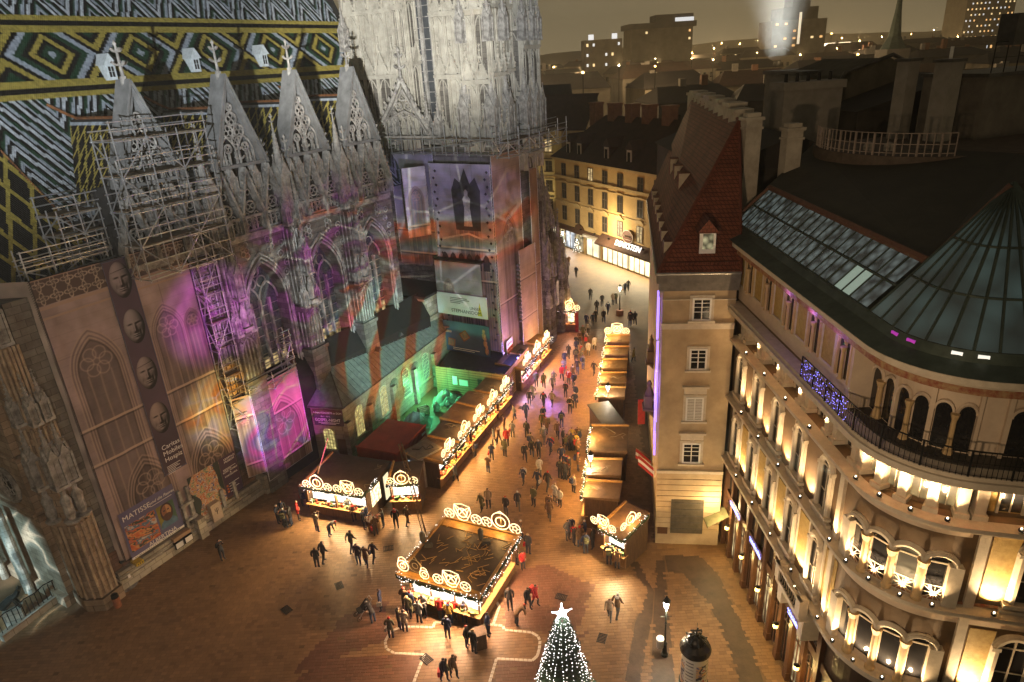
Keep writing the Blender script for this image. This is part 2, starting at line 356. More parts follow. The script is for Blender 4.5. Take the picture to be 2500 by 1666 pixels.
# ================================================================== ground
m_asph = mat('asphalt', (.075, .048, .03), (.045, .028, .018), 1.2, .5, .2)
m_ground = mat('ground_paving', (.145, .085, .042), (.10, .06, .03), .9, .6, .3)
hl_ = MB(); hn = 90; rh = random.Random(6); ph = [rh.uniform(0, 6) for _ in range(4)]
for i in range(hn+1):
    x = -1150+2300*i/hn; h = 37+3.5*math.sin(x*.006+ph[0])+2.2*math.sin(x*.017+ph[1])+1.0*math.sin(x*.043+ph[2]); hl_.v += [(x, 1180, -.5), (x, 1300, h), (x, 1440, -.5)]
for i in range(hn):
    for k in (0, 1): a = i*3+k; hl_.f.append((a, a+3, a+4, a+1)); hl_.m.append(0)
tag(hl_.build('hills', mat('far_wood', (.05, .05, .04), None, .02, .9, 0)), kind='structure')
g = MB(); g.quad((-1190, -55, -.06), (1190, -55, -.06), (1190, 1490, -.06), (-1190, 1490, -.06))
tag(g.build('ground', mat('far_ground', (.04, .035, .03), None, .05, .9, 0)), kind='structure')
pv = MB(); pv.quad((-90, 8, -.003), (60, 8, -.003), (60, 125, -.003), (-90, 125, -.003))
pavement = tag(pv.build('pavement', m_ground), kind='structure')
def inpoly(x, y, poly):
    c = np.zeros_like(x, dtype=bool); n = len(poly)
    for i in range(n):
        x0, y0 = poly[i]; x1, y1 = poly[i-1]
        k = ((y0 > y) != (y1 > y)); xx = (x1-x0)*(y-y0)/((y1-y0) if y1 != y0 else 1e-9)+x0; c ^= k & (x < xx)
    return c
RED = [[(-12, 28.0), (-5.87, 27.85), (-6.35, 25.6), (-9, 22), (-14, 22)], [(-1.88, 27.2), (.05, 26.97), (.58, 27.85), (3.29, 28.75), (.53, 25.6), (0, 22), (-2.6, 22), (-2.24, 25.8)],
       [(-.81, 34.02), (1.33, 34.48), (3.48, 32.73), (4.08, 32.38), (2.71, 28.79), (.8, 28.9), (-1.3, 29.5), (-1.61, 31.39)], [(-8.6, 32.2), (-7.9, 29.2), (-13, 27), (-11, 31)]]
DARK = [[(6.51, 34.59), (7.08, 34.63), (7.63, 31.49), (7.12, 29.61), (5.55, 25.25), (4.4, 22), (3.8, 22), (4.75, 25.3), (6.03, 29.17), (7.19, 31.39)],
        [(8.99, 34.62), (11.18, 34.43), (11.86, 32.62), (12.01, 27.23), (11.5, 22), (10.4, 22), (10.71, 27.33), (10.59, 30.13), (9.68, 32.96), (8.83, 33.03)],
        [(8.33, 34.19), (8.87, 34.14), (7.32, 25.12), (6.9, 22), (6.0, 22), (6.08, 25.21)]]
BLD = [[(-27.6, 32.2), (-25.7, 34.3), (-19.9, 44.8), (-17, 50), (-2, 66), (4, 73), (9, 100), (-60, 100), (-60, 50)], [(8.6, 35.9), (12.9, 35.3), (12.9, 21.4), (13.5, 19.4), (15, 18.2), (20, 10), (40, 40), (14, 75)]]
rows = []
y = 21.5; k = 0
while y < 74:
    hgt = .215 if y < 47 else .27
    xs = []; x = -33+(k % 2)*.2
    while x < 13: L = RNG.uniform(.26, .42); xs.append((x, L)); x += L
    a = np.array(xs); rows.append(np.stack([a[:, 0]+a[:, 1]/2, np.full(len(a), y+hgt/2), a[:, 1], np.full(len(a), hgt)], 1)); y += hgt; k += 1
ST = np.concatenate(rows)
keep = (ST[:, 1] < 50) | (ST[:, 0] > -9)
for b in BLD: keep &= ~inpoly(ST[:, 0], ST[:, 1], b)
keep &= ~((ST[:, 1] > 47) & (ST[:, 0] < (ST[:, 1]-47)*.42-4.4))
dark = np.zeros(len(ST), bool); red = np.zeros(len(ST), bool)
for p in DARK: dark |= inpoly(ST[:, 0], ST[:, 1], p)
for p in RED: red |= inpoly(ST[:, 0], ST[:, 1], p)
keep &= ~dark
missing = RNG.random(len(ST)) < .004
keep &= ~missing
ST = ST[keep]; red = red[keep]
def stone_geo(c, top):
    n = len(c); hx = c[:, 2]/2-.0045; hy = c[:, 3]/2-.0045; z = top; t = .006
    X = np.stack([-hx, hx, hx, -hx, -hx+t, hx-t, hx-t, -hx+t], 1)+c[:, :1]; Y = np.stack([-hy, -hy, hy, hy, -hy+t, -hy+t, hy-t, hy-t], 1)+c[:, 1:2]
    Z = np.concatenate([np.full((n, 4), -.03), np.repeat(z[:, None], 4, 1)], 1)
    V = np.stack([X, Y, Z], -1).reshape(-1, 3); F0 = np.array([(4, 5, 6, 7), (0, 1, 5, 4), (1, 2, 6, 5), (2, 3, 7, 6), (3, 0, 4, 7)])
    F = (np.arange(n)[:, None, None]*8+F0).reshape(-1, 4); return V, F
tone = RNG.choice([.74, .85, .94, 1.0, 1.06, 1.16], len(ST), p=[.06, .18, .27, .27, .16, .06])*(.62+.8*fbm(ST[:, 0]+40, ST[:, 1], .22, 3))
cst = np.where(red[:, None], np.array([[.12, .055, .032]]), np.array([[.20, .112, .052]]))*tone[:, None]
m_stone = attr_mat('paving_stone_face', .42, .08, 9)
dist = np.hypot(ST[:, 0]-1, ST[:, 1])
order = np.argsort(np.where((np.abs(ST[:, 0]-3) < 9) & (ST[:, 1] > 23.5), dist, 1e3)); near = order[:300]; rest = np.ones(len(ST), bool); rest[near] = False
top = RNG.normal(.005, .0012, len(ST)).clip(.002, .008)
def colmesh(name, V, F, C, m):
    me = bpy.data.meshes.new(name); me.vertices.add(len(V)); me.vertices.foreach_set('co', V.astype(np.float32).ravel())
    k = F.shape[1]; me.loops.add(F.size); me.loops.foreach_set('vertex_index', F.ravel().astype(np.int32))
    me.polygons.add(len(F)); me.polygons.foreach_set('loop_start', np.arange(len(F), dtype=np.int32)*k)
    try: me.polygons.foreach_set('loop_total', np.full(len(F), k, np.int32))
    except Exception: pass
    me.polygons.foreach_set('use_smooth', np.zeros(len(F), bool)); me.update(calc_edges=True)
    ca = me.color_attributes.new('Col', 'FLOAT_COLOR', 'POINT'); ca.data.foreach_set('color', np.concatenate([C, np.ones((len(V), 1))], 1).astype(np.float32).ravel())
    me.materials.append(m); return me
V, F = stone_geo(ST[rest], top[rest])
tag(inst(colmesh('paving_stones', V, F, np.repeat(cst[rest], 8, 0), m_stone), 'paving_stones', pavement), kind='stuff')
for i in near:
    c = ST[i:i+1].copy(); c[0, :2] = 0
    V, F = stone_geo(c, top[i:i+1]); inst(colmesh('paving_stone', V, F, np.repeat(cst[i:i+1], 8, 0), m_stone), 'paving_stone', pavement, (ST[i, 0], ST[i, 1], 0))
a = MB()
for p in DARK: a.prism(p, -.03, .0005)
tag(a.build('asphalt_strip', m_asph, pavement))
# white setts that trace the buried chapel
m_white = mat('white_sett', (.62, .56, .46), (.42, .38, .30), 6, .6, .2)
sett = MB().box(-.11, .11, -.075, .075, -.02, .026).mesh('white_sett', m_white)
LINES = [[(-7.6, 22.0), (-6.25, 26.08), (-5.87, 27.85), (-7.55, 28.05), (-8.05, 28.4), (-8.20, 28.93), (-8.0, 29.6), (-7.6, 29.85), (-7.13, 29.93), (-5.55, 29.75), (-5.48, 30.13), (-4.86, 30.02)],
         [(-3.23, 29.89), (-2.07, 29.67), (-1.71, 31.05), (-1.85, 31.4), (-2.08, 31.65)], [(-2.07, 29.67), (-1.52, 29.56), (-1.42, 29.23), (.1, 28.95), (.45, 28.65), (.56, 28.33), (.48, 27.74), (.35, 27.3), (.06, 27.01), (-1.88, 27.27), (-2.24, 25.8), (-2.9, 22)]]
for ln in LINES:
    d = 0
    for (xa, ya), (xb, yb) in zip(ln, ln[1:]):
        L = math.hypot(xb-xa, yb-ya); n = max(1, round(L/.25)); rz = math.atan2(yb-ya, xb-xa)
        for i in range(n):
            t = (i+.5)/n; inst(sett, 'white_sett', pavement, (xa+(xb-xa)*t, ya+(yb-ya)*t, 0), rz+random.uniform(-.05, .05))
gr = mat('iron_grate', (.03, .028, .025), None, 8, .5, .3, .5)
grate = MB()
for i in range(7): grate.box(-.3+i*.1, -.25+i*.1, -.2, .2, 0, .025)
grate.box(-.33, .36, -.24, -.2, 0, .027).box(-.33, .36, .2, .24, 0, .027)
grm = grate.mesh('drain_grate', gr)
for i, (x, y, l) in enumerate([(-11.8, 33.6, 'iron drain grate alone on the dark stones near the wrapped wall'), (-9.2, 36.9, 'iron drain grate between two groups before the wide stall'), (2.05, 31.5, 'iron drain grate on the reddish paving beyond the tree'), (-5.7, 27.5, 'iron drain grate beside the white stone outline'), (.6, 55.6, 'iron drain grate midway along the street of stalls'), (-14.6, 31.8, 'iron drain grate on the darkest part of the square'), (4.0, 28.2, 'small iron drain grate next to the dark asphalt path')]):
    tag(inst(grm, 'drain_grate', None, (x, y, .02), random.uniform(0, 3)), l, 'drain grate', 'drain grates in the square')
# ================================================================== the cathedral
m_st = stone_mat('cathedral_stone', (.43, .39, .31), (.24, .215, .175), .8, .42)
m_sd = stone_mat('soot_shade_stone', (.20, .185, .16), (.10, .09, .078), .8, .42)  # dark sooty stone; on recessed walls its colour also stands for shade
m_tr = mat('carved_stone', (.42, .40, .36), (.13, .12, .11), 1.6, .85, .5, detail=8)
m_dk = mat('dark_recess', (.035, .032, .03), None, 2, .9, .1)  # near-black for dark parts, and painted shade behind gables and parapet
m_lead = mat('lead_sheet', (.10, .095, .085), (.055, .05, .045), 1.5, .5, .2, .2)
m_cop = mat('copper_flashing', (.30, .13, .05), (.14, .06, .03), 4, .5, .2, .4)
m_glass_lit = window_glow('church_glass', (.95, .68, .30), .75, 2.2, .12)
m_glass_dk = mat('leaded_glass', (.10, .115, .12), (.04, .045, .05), 6, .25, .3, .1)
m_iron = mat('wrought_iron', (.02, .02, .02), None, 8, .5, .1, .6)
cath = thing('cathedral', 'huge gothic cathedral with zigzag glazed tile roof and floodlit pale tower', 'cathedral', CO, CA)

# ---- tile roof: every tile a little tilted plate, its glaze chosen by the pattern
def roof_v(z): return 4+(z-22)*.53
tu, tz = .12, .107
us = np.arange(-2.5, 39, tu); zs = np.arange(19.4, 38.2, tz)
UU, ZZ = np.meshgrid(us, zs); UU = UU+np.where(np.arange(len(zs))[:, None] % 2, tu/2, 0)
U, Z = UU.ravel(), ZZ.ravel()
BLUE, GRN, BLK, YEL, WHT = (.34, .385, .44), (.022, .062, .034), (.014, .012, .012), (.37, .30, .07), (.47, .51, .55)
PAL = np.array([BLUE, GRN, BLK, YEL, WHT, (.20, .15, .08)])
def tri(x): return np.abs((x % 1)-.5)*2
idx = np.zeros(len(U), int)
# upper chevrons
q = ((Z-34)*.66+1.8*tri((U+1.0)/3.43)) % 1.0; chev = np.select([q < .24, q < .42, q < .62, q < .78], [4, 2, 0, 1], 2)
up_ = Z > 34.35; idx[up_] = chev[up_]
# diamonds between the two golden bands
d = tri((U-16.4)/6.2); dz = np.abs(Z-31.9)/1.75
D = (1-d)*1.55+dz
dia = np.select([D < .15, D < .36, D < .52, D < .74, D < .96, D < 1.20, D < 1.45, D < 1.62, D < 1.88, D < 2.12], [0, 1, 2, 3, 2, 1, 0, 2, 3, 2], 1)
md = (Z > 30.3) & (Z <= 33.3); idx[md] = dia[md]
q2 = ((Z-22)*.66+3.4*tri((U-4.9+3.42)/6.85)) % 1.0; chv2 = np.select([q2 < .26, q2 < .44, q2 < .64, q2 < .82], [4, 2, 0, 1], 2)
lo = Z <= 29.4; idx[lo] = chv2[lo]
for b0 in (29.3, 33.3):
    t = Z-b0; s_ = (t >= 0) & (t < 1.02); idx[s_] = np.where((t[s_] > .36) & (t[s_] < .68), 2, 3)
lat = (np.abs(((Z*.62+U) % .95)-.475) > .39) | (np.abs(((Z*.62-U) % .95)-.475) > .39)
low = np.zeros(len(U), bool)
lat2 = (np.abs(((Z*.5+U) % 1.3)-.65) > .52) | (np.abs(((Z*.5-U) % 1.3)-.65) > .52)
edge_u = 4.1+(26.6-Z)*.298
wst = (U < edge_u) & (Z < 29.3); idx[wst] = np.where(lat2[wst], 3, 2)
tone = RNG.uniform(.72, 1.22, len(U)); C = PAL[idx]*tone[:, None]
v0 = roof_v(Z)-np.where(wst, .25, 0)-np.where(low, .0, 0)
nn = len(U); lift = RNG.uniform(.05, .09, nn)
h2 = tz*1.15
P = np.zeros((nn, 5, 3)); w = tu*.48
P[:, 0] = np.stack([U-w, v0-lift-.53*.03, Z+.03], 1); P[:, 1] = np.stack([U, v0-lift-.05, Z-.035], 1); P[:, 2] = np.stack([U+w, v0-lift-.53*.03, Z+.03], 1)
P[:, 3] = np.stack([U+w, v0+h2*.53+.01, Z+h2], 1); P[:, 4] = np.stack([U-w, v0+h2*.53+.01, Z+h2], 1)
Fp = np.arange(nn)[:, None]*5+np.arange(5)
m_tile = attr_mat('glazed_tile', .32, .0)
tag(inst(colmesh('roof_tiles', P.reshape(-1, 3), Fp, np.repeat(C, 5, 0), m_tile), 'roof_tiles', cath), kind='stuff')
rf = MB()
rf.quad((-8, roof_v(19.3)+.06, 19.3), (40, roof_v(19.3)+.06, 19.3), (40, roof_v(43)+.06, 43), (-8, roof_v(43)+.06, 43))
rf.quad((-8, roof_v(43)+.06, 43), (40, roof_v(43)+.06, 43), (40, roof_v(43)+13, 19), (-8, roof_v(43)+13, 19))
rf.build('nave_roof', mat('roof_underlay', (.03, .028, .026), None, 2, .8), cath)
fl = MB()
fl.tube([(3.4, roof_v(29.2)-.3, 29.2), (4.1, roof_v(26.6)-.22, 26.6), (5.8, roof_v(20.9)-.22, 20.9)], .10, 6)
fl.build('copper_flashing', m_cop, cath)
m_dorm = mat('dormer_paint', (.55, .60, .62), (.40, .45, .46), 4, .6, .1)
for u, z in ((13.1, 30.75), (20.0, 31.0), (26.8, 31.15)):
    v = roof_v(z); b = MB(); b.box(-.34, .34, -.55, .6, -.55, .45); b.wall([(-.5, .40), (.5, .40), (0, 1.15)], -.68, 1.3)
    dm = b.build('dormer', m_dorm, cath, (u, v-.12, z))
    f = MB(); f.box(-.2, .2, -.57, -.55, -.35, .32); fo = f.build('window', m_dk, dm)
    f = MB(); f.box(-.015, .015, -.6, -.57, -.35, .32).box(-.2, .2, -.6, -.57, 0, .03).box(-.23, -.2, -.6, -.55, -.38, .35).box(.2, .23, -.6, -.55, -.38, .35); f.build('window_frame', m_dorm, dm)

# ---- stock gothic pieces
def finial(mb, x, y, z, h, m=0):
    mb.cyl((x, y, z), (x, y, z+h), .06*h, 5, m, .035*h)
    for k, r in ((.42, .24), (.78, .17)):
        for dx, dy in ((1, 0), (-1, 0), (0, 1), (0, -1)):
            mb.tube([(x, y, z+h*k), (x+dx*r*h*.6, y+dy*r*h*.6, z+h*(k+.02)), (x+dx*r*h, y+dy*r*h, z+h*(k+.10))], .04*h, 4, m=m)
        mb.blob((x, y, z+h*(k+.04)), .075*h, m)
    mb.blob((x, y, z+h), .075*h, m, 1.4)
def crockets(mb, a, b, n, r, side, m=0):
    a, b = Vector(a), Vector(b); s = Vector(side)
    for i in range(n):
        p = a+(b-a)*((i+.5)/n); mb.blob(p+s*r*.8, r, m, 1.2); mb.blob(p+s*r*1.7+Vector((0, 0, r*.7)), r*.6, m)
def pinnacle_mb(w, hs, hp, fin=.9):
    """square shaft hs high with blind panels, four gablets, crocketed spire hp high, finial"""
    b = MB(); b.box(-w/2-.08, w/2+.08, -w/2-.08, w/2+.08, 0, .18).box(-w*.40, w*.40, -w*.40, w*.40, .18, hs)
    for sx in (-1, 1):
        for sy in (-1, 1): b.box(sx*w/2-.06, sx*w/2+.06, sy*w/2-.06, sy*w/2+.06, .18, hs+.1)
    for dx, dy in ((1, 0), (-1, 0), (0, 1), (0, -1)):
        t = MB().wall([(-w*.5, 0), (w*.5, 0), (0, w*1.15)], -.07, .05); t.tube([(0, 0, 0), (0, 0, w*1.5)], .035, 4); t.blob((0, 0, w*1.5), .09)
        b.join(t, (dx*w*.47, dy*w*.47, hs-.05), 1, math.atan2(dx, -dy))
        b.box(dx*w*.42-.03 if dx else -.03, dx*w*.42+.03 if dx else .03, dy*w*.42-.03 if dy else -.03, dy*w*.42+.03 if dy else .03, .2, hs)
    b.lathe([(w*.40, hs), (w*.36, hs+hp*.1), (w*.05, hs+hp)], (0, 0, 0), 8)
    n = max(5, int(hp/.32))
    for i in range(4):
        a = math.pi/2*i+math.pi/4; r = w*.36
        for k in range(n):
            t = (k+.5)/n; rr = r*(1-t*.92)+.03; b.blob((rr*math.cos(a), rr*math.sin(a), hs+hp*(.08+.9*t)), .085*(1-t*.4))
    finial(b, 0, 0, hs+hp-.05, fin)
    return b
pin_big = pinnacle_mb(1.0, 3.3, 3.4).mesh('pinnacle', m_tr)
pin_mid = pinnacle_mb(.62, 1.9, 2.0, .6).mesh('pinnacle', m_tr)
pin_small = pinnacle_mb(.40, 1.2, 1.5, .45).mesh('pinnacle', m_tr)

# ---- south wall, bay by bay
BAYS = [2.55, 9.0, 15.7, 21.9, 28.1]; EDGE = [-1.0, 5.8, 12.35, 18.8, 25.0, 31.3]
wl_ = MB()
for c, a, b_ in zip(BAYS, EDGE, EDGE[1:]):
    ap = pointed(c, 1.75, 14.2)          # right springing over the apex to the left springing
    wl_.wall([(a, 0), (c-1.75, 0)]+ap[::-1]+[(c+1.75, 0), (b_, 0), (b_, 19.6), (a, 19.6)], .2, 1.7)
    wl_.box(c-1.75, c+1.75, .3, 1.7, 0, 4.0)
wl_.box(6.2, EDGE[-1], 1.75, 2.2, 0, 24.0).box(-1.0, 6.2, 1.75, 2.2, 0, 19.6)
wl_.build('nave_wall', m_sd, cath)  # darker than the tracery: shade of the set-back wall put into its colour
for c in BAYS[1:]:
    gp = MB().wall([(c-1.75, 9.6), (c+1.75, 9.6)]+pointed(c, 1.75, 14.2), 1.3, 1.4)
    wn_ = gp.build('window', m_glass_dk, cath); MB().box(c-1.75, c+1.75, 1.3, 1.4, 4, 9.6).build('lit_pane', m_glass_lit, wn_)
    t = MB()
    for k in (-.87, 0, .87): t.box(c+k-.09, c+k+.09, 1.02, 1.28, 4, 14.2)
    for z in np.arange(4.6, 14.2, .75): t.box(c-1.75, c+1.75, 1.2, 1.27, z, z+.05)
    for s in (-1, 1):
        t.tube([(x, 1.12, z) for x, z in pointed(c+s*.87, .87, 14.0)], .08, 5)
        t.tube(ringpts((c+s*.48, 1.12, 15.6), .42, 12), .06, 5, True)
    t.tube(ringpts((c, 1.12, 16.45), .42, 12), .06, 5, True)
    t.build('tracery', m_tr, wn_)
    t = MB()
    for r_, y_ in ((1.80, .1), (1.98, .0), (2.2, .08)):
        t.tube([(c+r_, y_, 3.8)]+[(x, y_, z) for x, z in pointed(c, r_, 14.2)]+[(c-r_, y_, 3.8)], .085, 5)
    for s in (-1, 1):                     # carved spandrels
        for k in range(5):
            x, z = c+s*(2.0+.22*(k % 3)), 15.2+.75*k
            t.tube(ringpts((x, .14, z), .26, 8), .05, 4, True); t.blob((x, .12, z), .10)
            t.tube(ringpts((c+s*(1.0+.3*(k % 2)), .14, 18.0+.2*k), .2, 8), .045, 4, True)
    t.build('window_surround', m_tr, cath)
# cornice, pierced parapet and the rows of little gables above
for c, a, b_ in zip(BAYS[1:], EDGE[1:], EDGE[2:]):
    t = MB(); t.box(a+.5, b_-.5, -.25, 1.0, 19.35, 19.65).box(a+.5, b_-.5, -.12, .3, 19.15, 19.35)
    t.box(a+.5, b_-.5, -.10, .12, 20.62, 20.82).box(a+.5, b_-.5, -.06, .08, 19.65, 19.8)
    n = 12
    for i in range(n+1):
        x = a+.6+(b_-a-1.2)*i/n; t.box(x-.05, x+.05, -.05, .07, 19.8, 20.62)
        if i < n:
            xm = x+(b_-a-1.2)/n/2; t.tube(ringpts((xm, 0, 20.35), .16, 8), .035, 4, True); t.tube([(x, 0, 19.85), (xm, 0, 20.15), (x+(b_-a-1.2)/n, 0, 19.85)], .03, 4)
    t.build('parapet', m_tr, cath)
    for k in (-2.03, 0, 2.03):
        t = MB(); x = c+k; zb, zt = 19.66, 23.9; w = 1.0
        for s in (-1, 1):                 # coping with a gutter-like thickness
            t.wall([(x+s*w, zb), (x+s*(w+.16), zb), (x+s*(w+.12), zb+1.1), (x+s*.02, zt+.25), (x+s*.0, zt-.1), (x+s*(w-.06), zb+1.0)][::s], -.34, .34)
            crockets(t, (x+s*(w+.1), -.2, zb+1.2), (x+s*.08, -.2, zt), 6, .12, (s, 0, .3))
        t.tube(ringpts((x, 0, zb+1.75), .40, 12), .07, 5, True); t.tube(ringpts((x, 0, zb+2.75), .2, 8), .05, 5, True)
        for s in (-1, 1): t.tube(ringpts((x+s*.2, 0, zb+1.75), .17, 8), .04, 4, True); t.tube([(p, 0, q) for p, q in pointed(x+s*.42, .36, zb+.75, 4)], .05, 4)
        for s in (-.8, 0, .8): t.box(x+s-.05, x+s+.05, -.08, .08, zb, zb+.95)
        finial(t, x, 0, zt+.1, 1.7)
        t.build('small_gable', m_tr, cath)
    bk = MB().box(a, b_, .9, 1.2, 19.6, 24.4).build('parapet_wall', m_dk, cath)  # near-black backing, shade behind the little gables put into its colour
    # slim pinnacles between the little gables
    for k in (-1.02, 1.02): inst(pin_mid, 'pinnacle', cath, (c+k, .25, 21.6))
# ---- the great steep gables
def gable(c, w=1.97, zb=24.4, zt=29.6, y0=.0):
    t = MB()
    for s in (-1, 1):
        t.wall([(c+s*w, zb), (c+s*(w+.2), zb-.15), (c+s*.03, zt+.35), (c, zt-.35), (c+s*(w-.32), zb)][::s], y0-.1, y0+1.0)
        t.wall([(c+s*(w+.2), zb-.2), (c+s*(w+.36), zb-.2), (c+s*.04, zt+.6), (c, zt+.3)][::s], y0-.25, y0+1.12)
        t.blob((c+s*(w+.35), y0, zb), .22)
    t.box(c-w, c+w, y0-.15, y0+1.0, zb-.22, zb)
    go = t.build('gable', mat('gable_stone', (.21, .21, .205), (.12, .12, .115), 1.1, .8, .3), cath)
    t = MB()
    def ring(x, z, r, th=.07): t.tube(ringpts((x, y0+.1, z), r, 16), th, 5, True)
    def foil(x, z, r, n=3):
        ring(x, z, r, .075)
        for i in range(n):
            a = math.pi*2*i/n+math.pi/2; t.tube(ringpts((x+.48*r*math.cos(a), y0+.1, z+.48*r*math.sin(a)), r*.42, 9), .04, 4, True)
    foil(c, zb+2.95, .42, 4); foil(c-.44, zb+2.15, .40); foil(c+.44, zb+2.15, .40); foil(c, zb+3.7, .22); foil(c, zb+1.55, .28, 4)
    for s in (-1, 1):
        t.tube([(p, y0+.1, q) for p, q in pointed(c+s*.72, .6, zb+.75, 5)], .07, 5); foil(c+s*.72, zb+1.05, .27)
        for k in (.14, .72, 1.3): t.box(c+s*k-.05, c+s*k+.05, y0+.02, y0+.2, zb, zb+.8)
    t.build('tracery', m_tr, go)
    MB().wall([(c-w+.3, zb), (c+w-.3, zb), (c, zt-.4)], y0+.7, y0+.9).build('back_panel', m_dk, go)  # shade behind the tracery painted as a near-black panel
    t = MB(); t.cyl((c, y0+.4, zt+.2), (c, y0+.4, zt+.75), .2, 6); finial(t, c, y0+.4, zt+.5, 2.0); t.build('finial', m_tr, go)
    # saddle roof behind it: its west side shows a golden lattice
    zr, zb2, hw = 28.0, 22.6, 2.7; y1 = y0+1.05; t = MB()
    t.add([(c-hw, y1, zb2), (c+hw, y1, zb2), (c, y1, zr), (c-hw, roof_v(zb2)+.1, zb2), (c+hw, roof_v(zb2)+.1, zb2), (c, roof_v(zr)+.1, zr)], [(0, 2, 5, 3), (1, 4, 5, 2), (0, 1, 2)])
    so = t.build('saddle_roof', mat('saddle_tile', (.03, .028, .026), None, 3, .5, .3), go)
    gy, gs = np.meshgrid(np.arange(y1+.1, roof_v(zr), .17), np.arange(0.03, .97, .030)); gy = (gy+np.where(np.arange(gs.shape[0])[:, None] % 2, .085, 0)).ravel(); gs = gs.ravel()
    kp = gy < roof_v(zr-(zr-zb2)*gs); gy, gs = gy[kp], gs[kp]; zt_ = zr-(zr-zb2)*gs; ut = c-hw*gs
    lt = (np.abs(((zt_*.42+gy) % .8)-.4) > .31) | (np.abs(((zt_*.42-gy) % .8)-.4) > .31); ix = np.where(lt, 3, 2); ix[gs < .05] = 0; ix[gs > .86] = 0
    Cc = PAL[ix]*RNG.uniform(.75, 1.2, len(gy))[:, None]; Pp = np.zeros((len(gy), 5, 3)); du, dz_ = -hw*.034, -(zr-zb2)*.034
    for j, (dy, f, l_) in enumerate(((-.08, 1, .07), (0, 1.25, .07), (.08, 1, .07), (.08, 0, .02), (-.08, 0, .02))): Pp[:, j] = np.stack([ut+du*f-l_*.9, gy+dy, zt_+dz_*f+l_*.45], 1)
    tag(inst(colmesh('lattice_tiles', Pp.reshape(-1, 3), np.arange(len(gy))[:, None]*5+np.arange(5), np.repeat(Cc, 5, 0), m_tile), 'lattice_tiles', so), kind='stuff')
    MB().tube([(c, y1, zr+.08), (c, roof_v(zr)-.8, zr+.08), (c-.15, roof_v(zr)-.15, zr+.35), (c-.9, roof_v(zr+1)-.12, zr+1.0)], .10, 6).build('copper_ridge', m_cop, so)
for c in (9.0, 15.65, 21.95, 28.15): gable(c)
# shoulders of the wall under the gables, their shade coloured in as near-black
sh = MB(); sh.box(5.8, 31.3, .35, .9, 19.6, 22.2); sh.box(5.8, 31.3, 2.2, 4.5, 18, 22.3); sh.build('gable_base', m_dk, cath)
# ---- buttresses with tall pinnacles
for i, u in enumerate(EDGE[2:-1]):
    t = MB(); t.box(u-.85, u+.85, -1.0, .4, 0, 9.4).box(u-.75, u+.75, -.9, .4, 9.4, 13).box(u-.6, u+.6, -.7, .5, 13, 19.8)
    t.box(u-.95, u+.95, -1.12, .4, 9.2, 9.5).box(u-.85, u+.85, -1.05, .4, 12.8, 13.1).box(u-.7, u+.7, -.85, .5, 19.5, 19.9)
    bt = t.build('buttress', m_sd, cath)
    t = MB()
    for z0, z1, yy, ww in ((9.7, 12.6, -.94, .62), (13.3, 19.2, -.75, .5)):
        for k in np.linspace(-ww, ww, 5): t.cyl((u+k, yy, z0), (u+k, yy, z1), .06, 5)
        for s in (-1, 1):
            for k in (.1, .5, .9): t.cyl((u+s*(ww+.16), yy+.2+k, z0), (u+s*(ww+.16), yy+.2+k, z1), .055, 5)
        t.tube([(p, yy-.05, q) for p, q in pointed(u, ww, z1-.9, 4)], .06, 4)
        crockets(t, (u-ww, yy-.1, z1-.4), (u, yy-.1, z1+1.0), 5, .11, (-.6, 0, .6)); crockets(t, (u+ww, yy-.1, z1-.4), (u, yy-.1, z1+1.0), 5, .11, (.6, 0, .6))
    t.build('shaft', m_tr, bt)
    t = MB(); t.lathe([(.10, 0), (.26, .05), (.24, .5), (.30, 1.0), (.17, 1.35), (.15, 1.45), (.16, 1.62), (.03, 1.8)], (u, -1.15, 13.6), 8); t.box(u-.4, u+.4, -1.5, -.7, 13.3, 13.6); t.build('statue', m_tr, bt)
    inst(pin_big, 'pinnacle', cath, (u, -.2, 19.8))
    for dx in (-.62, .62): inst(pin_small, 'pinnacle', cath, (u+dx, -.7, 19.5))
    inst(pin_mid, 'pinnacle', cath, (u, -1.15, 15.6)); inst(pin_small, 'pinnacle', cath, (u-.6, -.95, 13.0)); inst(pin_small, 'pinnacle', cath, (u+.6, -.95, 13.0))
MB().add([(11.5, -.6, 7.6), (33.6, -1.0, 6.9), (33.6, .25, 9.2), (11.5, .25, 9.2), (11.5, -.6, 0), (33.6, -1.0, 0)], [(0, 1, 2, 3), (4, 5, 1, 0), (0, 3, 4)]).build('lean_to_roof', mat('tar_roof', (.012, .011, .010), None, 2, .7), cath)
# plinth along the square
t = MB(); t.box(-.4, 17, -.45, .3, 0, .7); t.box(-.3, 17, -.32, .3, .7, .95); t.box(-.25, 17, -.22, .3, .95, 1.2)
for s0, s1 in ((5.3, 5.9), (11.2, 12.6)): t.box(s0, s1, -.8, .3, 0, 1.6)
t.build('plinth', m_st, cath)
t = MB()
for u0, w_, zz in ((4.9, .1, 4.2), (5.5, .1, 4.2), (7.9, .12, 2.4), (9.0, .12, 2.4)):
    t.box(u0-w_, u0+w_, -.34, 0.15, .9, zz)
t.box(4.7, 5.7, -.42, .15, 2.9, 3.1).box(4.7, 5.7, -.42, .15, 1.7, 1.85); t.build('blind_panel', m_tr, cath)
MB().box(-.6, 12.4, .12, .2, .9, 2.6).build('lower_wall', stone_mat('brown_stone', (.20, .12, .085), (.13, .08, .058), .9, .3), cath)
dr = MB().box(8.05, 8.85, -.1, .15, .75, 2.3).build('door', mat('oak_door', (.14, .07, .035), None, 5, .6, .3, stretch=(6, 6, .6)), cath)
